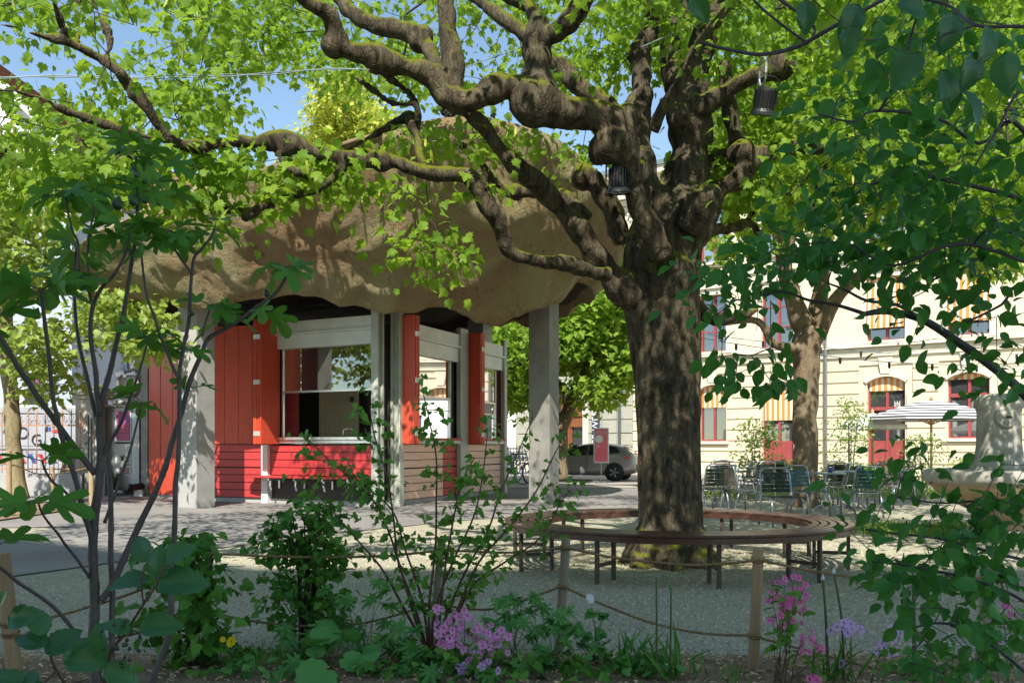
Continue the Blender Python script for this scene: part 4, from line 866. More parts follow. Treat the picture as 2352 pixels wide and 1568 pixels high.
o=g.build('body',M['carpaint'],car,smooth=True); o.modifiers.new('sub','SUBSURF').levels=1; o.modifiers['sub'].render_levels=2
def sy(x,z):
    for a,b in zip(st,st[1:]):
        if a[0]<=x<=b[0]:
            f=(x-a[0])/(b[0]-a[0]); be=a[2]+(b[2]-a[2])*f; tp=a[3]+(b[3]-a[3])*f; w=a[4]+(b[4]-a[4])*f; rw=w-.30*(tp-be)/.46-.02
            return w*.95+(rw-w*.95)*min(1,max(0,(z-be)/max(tp-be,.05)))
for pane in ([(-.82,.985),(-.28,1.31),(.22,1.385),(.20,.99)],[(.27,.99),(.29,1.39),(.95,1.37),(1.02,1.02)],[(1.08,1.03),(1.03,1.36),(1.35,1.30),(1.52,1.10)]):
    g=MB(); 
    for s in(-1,1): 
        q=[(x,s*(sy(x,z)+.004),z) for x,z in pane]; g.add(q,[(0,1,2,3)])
    g.build('side_window',M['blackglass'],car)
MB().add([(1.62,-.60,1.32),(1.62,.60,1.32),(1.99,.68,1.04),(1.99,-.68,1.04)],[(0,1,2,3)]).build('rear_window',M['blackglass'],car).location.x=.02
MB().add([(-1.03,-.72,1.0),(-1.03,.72,1.0),(-.27,.6,1.40),(-.27,-.6,1.40)],[(0,1,2,3)]).build('windscreen',M['blackglass'],car).location.x=-.012
for s in(-1,1):
    MB().add([(1.72,s*.885,.96),(1.72,s*.885,.84),(2.06,s*.79,.86),(2.08,s*.76,.95)],[(0,1,2,3)]).build('tail_light',M['redlight'],car)
    MB().add([(-1.75,s*.875,.72),(-1.98,s*.80,.62),(-1.98,s*.80,.70),(-1.72,s*.87,.78)],[(0,1,2,3)]).build('headlight',M['white'],car)
    MB().box((-.72,s*.98,1.0),(.16,.18,.12)).build('wing_mirror',M['carpaint'],car,bevel=.04)
    MB().box((.22,s*.905,.60),(.01,.008,.7)).box((-.85,s*.905,.60),(.01,.008,.6)).box((1.05,s*.905,.66),(.01,.008,.5)).build('door_seam',M['black'],car)
    for q in(.05,.90): MB().box((q,s*.905,.88),(.16,.03,.03)).build('handle',M['carpaint'],car,bevel=.008)
    for x in(-1.32,1.31):
        Rm=Matrix.Rotation(s*math.pi/2,3,'X')
        MB().lathe([(0,.0),(.375,.0),(.375,.06),(0,.06)],(x,s*.86,.33),28,Rm@Matrix.Scale(-1,3,V((0,0,1)))).build('wheel_arch',M['black'],car)
        wh=MB().lathe([(.22,.075),(.30,.085),(.325,.06),(.325,-.12),(.2,-.12)],(x,s*.86,.325),28,Rm).build('wheel',M['rubber'],car,smooth=True)
        g=MB().lathe([(.205,.06),(.225,.078),(.225,.02)],(x,s*.86,.325),28,Rm)
        for k in range(10):
            a=2*math.pi*(k//2)/5+(.12 if k%2 else -.12); g.bar((x+.03*math.cos(a),s*(.86+.07),.325+.03*math.sin(a)),(x+.215*math.cos(a),s*(.86+.07),.325+.215*math.sin(a)),.025,.02)
        g.build('rim',M['rim'],wh)
MB().box((2.13,0,.52),(.04,1.3,.22)).build('bumper_insert',M['black'],car,bevel=.02); MB().box((2.15,0,.78),(.02,.5,.11)).build('number_plate',M['white'],car)
MB().box((1.70,0,1.375),(.22,1.1,.03)).build('spoiler',M['carpaint'],car,bevel=.01)
car.scale=(.90,.90,.90); car.rotation_euler=(0,0,math.radians(-17)); car.location=(P(1348,0,33.2).x,33.6,.012)
# poster stand
ps=thing('poster_stand','pink and red event poster on a white framed stand before the grey car','sign',(P(1381,0,31.8).x,31.8,0))
X=P(1381,0,31.8).x; z0=P(0,1063,31.8).z; z1=P(0,982,31.8).z
MB().box((X,31.8,(z0+z1)/2),(.52,.04,z1-z0)).build('frame',M['white'],ps,bevel=.02)
pp=MB().box((X,31.775,(z0+z1)/2),(.44,.01,z1-z0-.09)).build('poster',M['pink'],ps)
text('JUTENSFOX',.13,Matrix.Translation((X,31.765,z1-.16))@Matrix.Rotation(math.pi/2,4,'X'),M['canvas'],pp,sx=.55)
g=MB(); c0=V((X-.08,31.764,z1-.38)); nst=22
ring=[c0+V(((.12 if k%2 else .155)*math.cos(2*math.pi*k/nst),0,(.12 if k%2 else .155)*math.sin(2*math.pi*k/nst))) for k in range(nst)]; g.add(ring,[tuple(range(nst))]).build('star_badge',M['canvas'],pp)
text('SA',.13,Matrix.Translation((X-.12,31.765,z1-.63))@Matrix.Rotation(math.pi/2,4,'X'),M['canvas'],pp,sx=.7)
MB().bar((X,31.8,z0),(X,31.8,.05),.03).box((X,31.8,.03),(.62,.4,.06)).build('foot',M['galv'],ps)
# ============================================================ bicycles
def bike(label,x,y,rz):
    b=thing('bicycle',label,'bicycle',(0,0,0),'bicycles parked beyond the kiosk')
    for cx in(-.52,.52):
        MB().tube([(cx+.33*math.cos(t),0,.35+.33*math.sin(t)) for t in [2*math.pi*k/20 for k in range(20)]],.016,5,closed=True).build('wheel',M['rubber'],b)
    g=MB()
    for cx in(-.52,.52):
        for k in range(8): g.bar((cx,0,.35),(cx+.32*math.cos(k*.785),0,.35+.32*math.sin(k*.785)),.003)
    g.build('spokes',M['galv'],b)
    g=MB()
    for p,q in(((-.52,0,.35),(-.15,0,.85)),((-.52,0,.35),(-.05,0,.32)),((-.05,0,.32),(-.18,0,.92)),((-.05,0,.32),(.36,0,.78)),((-.16,0,.82),(.35,0,.86)),((.52,0,.35),(.34,0,.98))): g.tube([p,q],.016,6)
    g.build('frame',M['blueink'],b); MB().box((-.19,0,.96),(.26,.14,.05)).build('saddle',M['black'],b,bevel=.02)
    MB().tube([(.30,-.28,1.0),(.38,-.1,1.05),(.38,.1,1.05),(.30,.28,1.0)],.012,6).tube([(.34,0,.98),(.38,0,1.05)],.012,6).build('handlebar',M['galv'],b)
    b.location=(x,y,.012); b.rotation_euler=(0,0,rz); return b
bks=[('blue bicycle nearest the kiosk corner post',1168,29,.5),('blue bicycle in the middle of the parked row',1192,29.6,.8),('blue bicycle standing closest to the concrete pillar',1212,30.2,.4),('blue bicycle half hidden behind the concrete pillar',1236,30.6,.9)]
b0=bike(bks[0][0],P(bks[0][1],0,bks[0][2]).x,bks[0][2],bks[0][3])
for l,x,d,r_ in bks[1:]:
    c=copy_tree(b0); c['label']=l; c.location=(P(x,0,d).x,d,.012); c.rotation_euler=(0,0,r_)
fe2=thing('street_railing','dark iron railing along the street behind the bicycles','fence',(0,40,0))
g=MB(); xa,xb=P(1100,0,42).x,P(1200,0,42).x; g.box(((xa+xb)/2,42,1.1),(xb-xa,.04,.05)).box(((xa+xb)/2,42,.2),(xb-xa,.04,.05)).build('rail',M['black'],fe2)
for i in range(16): MB().bar((xa+(xb-xa)*i/15,42,.05),(xa+(xb-xa)*i/15,42,1.25),.03).build('bar',M['black'],fe2)
# ============================================================ circular bench
BX,BY,BR=1.72,9.93,1.80
bn=thing('tree_bench','round brown slatted bench on rusty legs encircling the big tree','bench',(BX,BY,0))
def ringslat(ri,ro,z0,z1,n=96): return MB().lathe([(ri,z0),(ri,z1),(ro,z1),(ro,z0),(ri,z0)],(BX,BY,0),n)
for i in range(5): ringslat(BR-.085*i-.060,BR-.085*i,.440,.466).build('slat',M['bench'],bn,bevel=.006)
ringslat(BR-.03,BR-.002,.385,.436).build('outer_rim',M['bench'],bn); ringslat(BR-.44,BR-.41,.385,.436).build('inner_rim',M['bench'],bn)
for k in range(10):
    a=math.radians(-87+36*k); c,s=math.cos(a),math.sin(a); T=V((-s,c,0))*.02
    for r_ in(BR-.055,BR-.385): 
        ctr=V((BX+r_*c,BY+r_*s,0)); MB().bar(ctr+V((0,0,-.06)),ctr+V((0,0,.385)),.034,.034,V((c,s,0))).build('leg',M['rustleg'],bn)
    p=V((BX+(BR-.055)*c,BY+(BR-.055)*s,.16)); q=V((BX+(BR-.385)*c,BY+(BR-.385)*s,.16)); MB().bar(p,q,.012,.035).build('cross_bar',M['rustleg'],bn)
    p=V((BX+(BR-.031)*c,BY+(BR-.031)*s,.41)); q=V((BX+(BR-.409)*c,BY+(BR-.409)*s,.41)); MB().bar(p,q,.03,.045).build('bearer',M['rustleg'],bn)
    g=MB()
    for i in range(5):
        for e in(-.03,.03): g.lathe([(0,.470),(.009,.468),(.010,.465)],(BX+(BR-.085*i-.035)*c-s*e,BY+(BR-.085*i-.035)*s+c*e,0),6)
    g.build('bolts',M['galv'],bn)
# ============================================================ posts and ropes
def post(lab,x0,y0,x1,d,r,m,below=.1,grp='wooden rope fence posts around the planting bed'):
    p=P(x0,y0,d); zb=-below; yb=HY+(H-0)*F/d; q=V(((x1-CX)*d/F,d,zb)); o=thing('rope_post',lab,'post',(q.x,q.y,0),grp)
    n=8; pts=[q.lerp(p,i/n)+V((noise.noise(V((x0,i*.4,0)))*.004,0,0)) for i in range(n+1)]; pts.append(p+V((0,0,.006)))
    MB().tube(pts,[r*(1.04-.06*i/n) for i in range(n+1)]+[r*.8],14).build('pole',M[m],o,smooth=False); return o,p,q
PO={}
for k,a in dict(A=('leaning pale post at the left edge of the bed',6,1272,44,4.6,.036,'post'),B=('dark weathered post behind the left currant bush',480,1227,474,5.5,.026,'postdark'),
  C=('brown post hidden among the tall thin currant stems',1014,1240,990,5.85,.024,'postgrey'),D=('silvery post with two rope ties beside the bench',1300,1237,1281,5.6,.028,'postgrey'),
  E=('pale yellow post in front of the bench beside the pink campions',1742,1260,1727,5.0,.029,'post'),F=('brown post behind the leaves at lower right',2270,1290,2248,4.9,.031,'postgrey')).items(): PO[k]=post(*a)
def rope(lab,pts,r=.0075,ties=(),twist=True,m='rope',name='rope',cat='rope',grp=None):
    ctr=[(V(P(*p)),r) for p in pts]; cm=catmull(ctr,10); P_=[a for a,b in cm]; L=0; o=thing(name,lab,cat,P_[0],grp); 
    if twist:
        for s in range(3):
            q=[];L=0
            for i,p in enumerate(P_):
                pass
            # resample finely for the strands
            seg=[(P_[i+1]-P_[i]).length for i in range(len(P_)-1)]; T=sum(seg); n=int(T/.010); acc=0;i=0;q=[]
            for k in range(n+1):
                t=T*k/n
                while i<len(seg)-1 and acc+seg[i]<t: acc+=seg[i]; i+=1
                f=(t-acc)/seg[i]; c=P_[i].lerp(P_[i+1],min(1,f)); d=(P_[i+1]-P_[i]).normalized(); x=d.cross(V((0,0,1))).normalized(); y=d.cross(x); a=t*2*math.pi/.055+s*2.094
                q.append(c+(x*math.cos(a)+y*math.sin(a))*r*.5)
            MB().tube(q,r*.62,5).build('strand',M[m],o,smooth=True)
    else: MB().tube(P_,r,6).build('line',M[m],o,smooth=True)
    return o
G1='ropes strung between the posts of the bed'
rope('upper rope between the dark post and the currant post',[(480,1270,5.47),(600,1276,5.5),(750,1279,5.6),(900,1275,5.7),(1012,1263,5.82)],grp=G1)
rope('upper rope between the currant post and the silvery post',[(1012,1263,5.82),(1090,1266,5.75),(1180,1268,5.7),(1298,1257,5.57)],grp=G1)
rope('upper rope hanging from the silvery post to the pale yellow post',[(1300,1257,5.57),(1400,1278,5.4),(1500,1290,5.3),(1610,1297,5.15),(1738,1286,4.97)],grp=G1)
rope('upper rope running right from the pale yellow post',[(1742,1284,4.97),(1850,1308,4.95),(1990,1328,4.9),(2120,1334,4.88),(2262,1326,4.87)],grp=G1)
rope('upper rope from the leaning left post to the dark post',[(28,1432,4.57),(120,1416,4.75),(207,1392,4.95),(330,1350,5.2),(480,1270,5.47)],grp=G1)
rope('lower rope from the leaning left post to the dark post',[(30,1455,4.57),(110,1466,4.7),(233,1468,4.95),(350,1444,5.2),(476,1400,5.47)],grp=G1)
rope('lower rope between the dark post and the currant post',[(476,1402,5.47),(560,1422,5.5),(680,1436,5.6),(800,1434,5.7),(880,1420,5.75),(1000,1384,5.82)],grp=G1)
rope('lower rope between the currant post and the silvery post',[(1000,1384,5.82),(1080,1398,5.75),(1160,1392,5.7),(1290,1345,5.57)],grp=G1)
rope('lower rope from the silvery post down to the pale yellow post',[(1292,1345,5.57),(1380,1385,5.45),(1500,1430,5.3),(1620,1454,5.15),(1732,1458,4.97)],grp=G1)
rope('lower rope running right from the pale yellow post',[(1732,1460,4.97),(1850,1492,4.95),(1990,1528,4.9),(2120,1555,4.88),(2255,1560,4.87)],grp=G1)
for k,ys in dict(A=(1432,1455),B=(1270,1401),C=(1263,1384),D=(1257,1345),E=(1285,1459),F=(1326,1560)).items():
    o,p,q=PO[k]
    for y in ys:
        f=(P(0,y,p.y).z-q.z)/(p.z-q.z); c=q.lerp(p,f); rr={'A':.036,'B':.026,'C':.024,'D':.028,'E':.029,'F':.031}[k]+.004
        g=MB()
        for w_ in(-.006,.007): g.tube([c+V((rr*math.cos(t),rr*math.sin(t),w_+.003*math.sin(t))) for t in [2*math.pi*j/16 for j in range(16)]],.006,5,closed=True)
        g.build('rope_tie',M['rope'],o,smooth=True)
# far left stakes with thin rope
GS='stakes around the young plane tree'
for l,x0,y0,y1,d in(('pale stake in front of the young tree trunk',20,1035,1189,16.1),('thin brown stake between the trunk and the fig',120,1072,1155,20.2),('tall pale stake standing beside the gate pier',209,1077,1177,17.3)):
    post(l,x0,y0,x0+2,d,.045 if x0!=120 else .04,'post',.1,GS)
rope('pale cord slung between the stakes at mid height',[(-60,1075,17),(20,1066,16.1),(80,1086,18),(120,1088,20.2),(165,1082,19),(209,1072,17.3)],.012,twist=False,grp='cords on the stakes')
rope('low pale cord lying just above the earth plot',[(-60,1120,17),(20,1150,16.1),(80,1168,16.3),(140,1170,16.8),(209,1152,17.3)],.012,twist=False,grp='cords on the stakes')
# ============================================================ chairs and tables
def chair(m,arm=False):
    c=thing('garden_chair','x','chair',(0,0,0),'metal garden chairs on the gravel terrace')
    g=MB()
    for s in(-1,1):
        g.tube([(s*.20,.235,0),(s*.205,.225,.30),(s*.20,.20,.40),(s*.20,.12,.43),(s*.20,-.16,.42),(s*.20,-.20,.46),(s*.195,-.27,.80),(s*.18,-.285,.86),(s*.14,-.29,.885)],.0135,8)
        g.tube([(s*.20,-.29,0),(s*.205,-.22,.30),(s*.205,-.17,.41)],.0135,8)
        g.tube([(s*.15,-.225,.53),(s*.165,-.235,.54),(s*.165,-.262,.78),(s*.15,-.27,.80)],.009,6)
        if arm: g.tube([(s*.205,-.235,.66),(s*.25,-.18,.67),(s*.255,.10,.66),(s*.24,.16,.60),(s*.205,.17,.42)],.0135,8)
    g.tube([(-.14,-.29,.885),(.14,-.29,.885)],.0135,8); g.tube([(-.2,.12,.43),(.2,.12,.43)],.010,6).tube([(-.2,-.16,.42),(.2,-.16,.42)],.010,6)
    g.build('frame',M['galv'],c,smooth=True)
    g=MB()
    for k in range(6): y=-.14+.062*k; g.box((0,y,.447-.012*math.sin(k*.6)),(.385,.048,.010))
    g.build('seat',M[m],c,bevel=.002)
    g=MB()
    for k in range(5): z=.535+.064*k; g.box((0,-.222-.012*k,z),(.37,.012,.055),Matrix.Rotation(.17,3,'X'))
    g.build('backrest',M[m],c,bevel=.002)
    if arm:
        for s in(-1,1): MB().box((s*.255,-.04,.685),(.04,.28,.018)).build('armrest',M['slatgreen'],c,bevel=.004)
    return c
protos={(m,a):None for m in('slatgreen','slatteal','slatwarm') for a in(0,1)}
chs=[('dark slatted chair facing the viewer just behind the round bench',1796,1206,3.25,'slatgreen',0),
 ('chair with sunlit teal back slats beside the second trunk',1858,1184,3.6,'slatteal',0),
 ('teal backed chair turned away left of the lower leaves',1978,1186,.1,'slatteal',0),
 ('dark chair partly hidden by the big trunk on its right side',1628,1176,.35,'slatgreen',0),
 ('armchair seen side on between the trunk and the dark front chair',1702,1178,-1.25,'slatwarm',1),
 ('dark armchair behind the side on armchair',1742,1150,.3,'slatgreen',1),
 ('pale chair farthest left against the lit wall',1643,1140,.2,'slatwarm',0),
 ('small pale chair with narrow side view behind the left table',1694,1144,1.2,'slatwarm',0),
 ('dark chair behind the front chair near the pink flowers',1778,1146,-.3,'slatgreen',0),
 ('side on chair whose seat reaches right of the second trunk',1912,1166,1.35,'slatwarm',0),
 ('dark chair directly right of the second trunk',1900,1148,.4,'slatgreen',0),
 ('chair with frame overlapping the leaves at the table with blue pot',2030,1166,2.5,'slatwarm',0),
 ('pale chair with curved slats below the striped parasol',2060,1154,.5,'slatwarm',0),
 ('farthest right chair folded toward the fountain basin',2088,1150,-1.7,'slatwarm',0),
 ('chair half behind the teal backed chair',1948,1160,-.5,'slatgreen',0),
 ('chair beyond the left table facing the facade',1668,1152,3.0,'slatgreen',0)]
for l,x,y,rz,m_,a in chs:
    k=(m_,a); g=G(x,y)
    if protos[k] is None: c=chair(m_,a); protos[k]=c
    else: c=copy_tree(protos[k])
    c['label']=l; c.location=(g.x,g.y,0); c.rotation_euler=(0,0,rz); c.scale=(1.24,1.08,1.0)
tabs=[('blue grey table at the second trunk behind the front chairs',1895,1176),('blue grey table beside the teal backed chair',1962,1168),('blue grey table left behind the big trunk',1662,1164),('blue grey table farthest right near the fountain',2048,1160),('blue grey table in the back row before the shrubs',1738,1146)]
t0=None
for l,x,y in tabs:
    if t0 is None:
        t0=c=thing('garden_table','x','table',(0,0,0),'small round garden tables')
        MB().lathe([(0,.715),(.36,.715),(.375,.722),(.375,.738),(.36,.745),(0,.745)],(0,0,0),32).build('tabletop',M['tabletop'],c)
        MB().tube([(0,0,.04),(0,0,.715)],.022,10).build('stem',M['galv'],c)
        for k in range(4):
            a=k*math.pi/2+.4; MB().tube([(0,0,.16),(.2*math.cos(a),.2*math.sin(a),.10),(.31*math.cos(a),.31*math.sin(a),.02)],.014,6).build('foot',M['galv'],c)
    else: c=copy_tree(t0)
    c['label']=l; g=G(x,y); c.location=(g.x,g.y,0)
for l,x,y,m_ in(('small blue pot standing on the terrace table',2000,1168,'blueink'),('small blue glass on the table near the second trunk',1930,1166,'blueink')):
    g=G(x,y); o=MB().lathe([(0,.746),(.035,.746),(.045,.83),(.04,.83),(.03,.76),(0,.755)],(g.x if x!=2000 else G(1962,1168).x+.05,G(1962,1168).y-.1 if x==2000 else G(1895,1176).y,0),14).build('table_pot',M[m_],None,smooth=True)
    if x!=2000: o.location.x=G(1895,1176).x-g.x+.1
    tag(o,l,'pot')
# ============================================================ parasols
def parasol(lab,x,ya,yr,d,wpx,m,cat='parasol'):
    p=P(x,ya,d); zr=P(x,yr,d).z; r=wpx*d/F/2; o=thing('parasol',lab,cat,(p.x,d,0)); ns=8
    g=MB(); pr=[(0,p.z),(r*.33,p.z-(p.z-zr)*.22),(r*.66,p.z-(p.z-zr)*.58),(r,zr)]
    g.lathe(pr,(p.x,d,0),ns); 
    for k in range(ns):
        a,b=2*math.pi*k/ns,2*math.pi*(k+1)/ns; A=V((p.x+r*math.cos(a),d+r*math.sin(a),zr));B=V((p.x+r*math.cos(b),d+r*math.sin(b),zr)); g.add([A,B,B-V((0,0,.12)),A-V((0,0,.12))],[(0,1,2,3)])
    g.build('canopy',m,o)
    MB().tube([(p.x,d,0),(p.x,d,p.z-.02)],.035,10).build('pole',M['wood'],o,smooth=True)
    for k in range(ns):
        a=2*math.pi*k/ns; e=V((p.x+r*.97*math.cos(a),d+r*.97*math.sin(a),zr+.0)); rb=MB().bar((p.x,d,p.z-.12),e,.03).bar((p.x,d,zr-.25),V((p.x,d,p.z-.1)).lerp(e,.55),.028).build('rib',M['wood'],o)
    MB().lathe([(0,p.z+.14),(.05,p.z+.06),(.04,p.z-.02),(.07,p.z-.05)],(p.x,d,0),10).build('finial',M['wood'],o); MB().lathe([(0,.0),(.32,.0),(.32,.08),(.05,.1)],(p.x,d,0),20).build('base',M['concrete'],o); return o
M['stripe']=stripemat('black_white_canvas',(.80,.79,.76),(.04,.04,.06),(0,0,1),12,.8,.08)
parasol('black and white striped parasol on a wooden pole by the facade',2139,918,956,27.5,285,M['stripe'])
parasol('plain white parasol left of the striped one',2004,948,977,29,160,M['canvas'])
# ============================================================ fountain
ft=thing('stone_fountain','old limestone fountain with a carved spout pillar and sandstone basin','fountain',(P(2335,0,12.6).x,12.6,0))
fx=P(2345,0,12.4).x; fy=12.45; rb=(2345-2147)*12.3/F
oct_=lambda r,k=.38:None
def oval(r,z,sx=1.0,sy_=.85,n=40): return [(fx+r*sx*math.copysign(abs(math.cos(t))**.75,math.cos(t)),fy+r*sy_*math.copysign(abs(math.sin(t))**.75,math.sin(t)),z) for t in [2*math.pi*i/n for i in range(n)]]
def loft(rs,name,m,par):
    n=len(rs[0]); g=MB(); g.add([p for r in rs for p in r],[(i*n+k,i*n+(k+1)%n,(i+1)*n+(k+1)%n,(i+1)*n+k) for i in range(len(rs)-1) for k in range(n)]); return g.build(name,M[m],par,smooth=True)
zt=P(0,1078,12.3).z
loft([oval(rb*.40,.02),oval(rb*.42,.14),oval(rb*.40,.30),oval(rb*.55,.40),oval(rb*.80,.56),oval(rb*.95,zt-.21),oval(rb*.95,zt-.19)],'basin','basin',ft)
o=loft([oval(rb*.95,zt-.19),oval(rb*1.0,zt-.165),oval(rb*1.02,zt-.10),oval(rb*1.0,zt-.03),oval(rb*.97,zt),oval(rb*.86,zt),oval(rb*.84,zt-.03),oval(rb*.82,zt-.3)],'rim','fountain',ft)
w_=oval(rb*.85,zt-.07); MB().add(w_,[tuple(range(len(w_)))]).build('water',M['water'],ft)
MB().lathe([(0,0),(rb*.66,0),(rb*.66,.10),(rb*.5,.14),(0,.14)],(fx,fy,0),40).build('step',M['fountain'],ft,bevel=.02)
cx=P(2312,0,12.55).x; cy=12.75; zb=zt-.1; zc=P(0,905,12.6).z
def sq(w,dd,z): return [(cx+a*w,cy+b*dd,z) for a,b in((-1,-1),(-.6,-1.1),(0,-1.15),(.6,-1.1),(1,-1),(1,1),(0,1.1),(-1,1))]
o=loft([sq(.36,.22,zb),sq(.33,.2,zb+.12),sq(.255,.17,zb+.24),sq(.235,.16,zb+.42),sq(.228,.155,zc-.26),sq(.235,.16,zc-.20),sq(.26,.18,zc-.17),sq(.26,.18,zc-.10),sq(.21,.14,zc),sq(.001,.001,zc+.03)],'spout_pillar','fountain',ft)
zs=P(0,958,12.6).z
MB().lathe([(.135,0),(.15,.02),(.13,.045),(.10,.03),(.085,.05),(.06,.06),(.03,.05),(0,.05)],(cx,cy-.17,zs),24,Matrix.Rotation(math.pi/2,3,'X')).build('rosette',M['fountain'],ft,smooth=True)
MB().tube([(cx,cy-.2,zs),(cx,cy-.30,zs+.005),(cx,cy-.33,zs-.015)],.016,8).build('spout',M['rustleg'],ft)
MB().tube([(cx,cy-.33,zs-.02),(cx+.005,cy-.36,zs-.12),(cx,cy-.375,zs-.3),(cx+.004,cy-.38,zt-.06)],[.009,.008,.008,.012],7).build('water_stream',M['white'],ft,smooth=True)
# ============================================================ spotlights in the tree, cables
def spot(lab,x,y,d,tilt,rz=0):
    p=P(x,y,d); o=thing('spotlight',lab,'spotlight',p,'black outdoor spotlights strapped into the tree')
    g=MB().lathe([(.0,.10),(.075,.10),(.085,.06),(.09,-.10),(.115,-.13),(.12,-.16),(.105,-.165)],(0,0,0),24)
    for k in range(18):
        a=2*math.pi*k/18; g.box((.093*math.cos(a),.093*math.sin(a),-.02),(.02,.006,.18),Matrix.Rotation(a,3,'Z'))
    Rt=Matrix.Rotation(rz,3,'Z')@Matrix.Rotation(tilt,3,'X'); g.v=[tuple(Rt@V(v)+p) for v in g.v]; g.build('housing',M['lamp'],o)
    g=MB().lathe([(0,-.150),(.105,-.150)],(0,0,0),24); g.v=[tuple(Rt@V(v)+p) for v in g.v]; g.build('front_plate',M['lamp'],o)
    g=MB()
    for k in range(7):
        a=2*math.pi*k/6; r_=0 if k==6 else .065; g.lathe([(0,-.158),(.018,-.157),(.02,-.151)],(r_*math.cos(a),r_*math.sin(a),0),10)
    g.v=[tuple(Rt@V(v)+p) for v in g.v]; g.build('lens',M['rim'],o)
    g=MB().tube([(-.125,0,-.05),(-.125,0,.16),(-.06,0,.2),(.06,0,.2),(.125,0,.16),(.125,0,-.05)],.009,6); g.v=[tuple(Rt@V(v)+p) for v in g.v]; g.build('bracket',M['lamp'],o); return o
spot('large black spotlight hanging below the knobbly main fork',1422,405,9.0,.10)
spot('black spotlight strapped under the cut right hand limb',1758,225,9.2,.35,.3)
o=spot('small spotlight peeking out under the left limb',1030,238,8.6,-.25)
o.scale=(.6,.6,.6)
q=P(1752,165,9.2); g=MB().tube([q+V((.0,.13*math.cos(t),.135*math.sin(t))) for t in [2*math.pi*k/16 for k in range(16)]],.012,5,closed=True).build('tree_strap',M['alu']); tag(g,'metal strap clamped round the cut right hand limb','strap')
rope('twisted grey cable crossing the top left of the view',[(-80,179,7.5),(0,178,7.6),(140,174,7.7),(230,180,7.75),(330,177,7.8),(430,172,7.9),(520,176,8),(620,167,8.1),(760,160,8.3),(900,160,8.4),(1040,160,8.5),(1110,140,8.6),(1200,108,8.7),(1350,50,8.9)],.0045,twist=False,m='zinc',name='cable',cat='cable',grp='cables through the tree')
rope('second strand of the grey cable wound round the first',[(-80,176,7.52),(0,181,7.58),(70,176,7.62),(140,178,7.7),(230,176,7.75),(330,181,7.8),(430,178,7.9),(520,171,8),(620,172,8.1),(760,157,8.3),(900,163,8.4),(1040,156,8.5)],.004,twist=False,m='zinc',name='cable',cat='cable',grp='cables through the tree')
rope('thin grey cable from the fork up to the upper right',[(1470,110,8.9),(1540,80,8.9),(1620,50,8.9),(1700,30,8.9)],.004,twist=False,m='zinc',name='cable',cat='cable',grp='cables through the tree')
def lights(lab,pts,n,rs):
    o=rope(lab,pts,.010,twist=False,m='galv',name='string_lights',cat='string lights',grp='strings of bulbs before the facade'); cm=[a for a,b in catmull([(P(*p),0) for p in pts],10)]
    for k in range(n):
        q=cm[int((k+.5)/n*(len(cm)-1))]; MB().lathe([(0,0),(.03,0),(.035,-.10),(.02,-.15),(0,-.16)],q,8).build('bulb',M['black'],o)
lights('upper string of dark bulbs crossing the cream facade',[(1560,752,24),(1640,770,24),(1885,798,24),(2120,814,24),(2400,812,24)],9,1)
lights('lower string of dark bulbs crossing the cream facade',[(1560,768,22),(1760,800,22),(2000,828,22),(2200,838,22),(2400,842,22)],8,2)
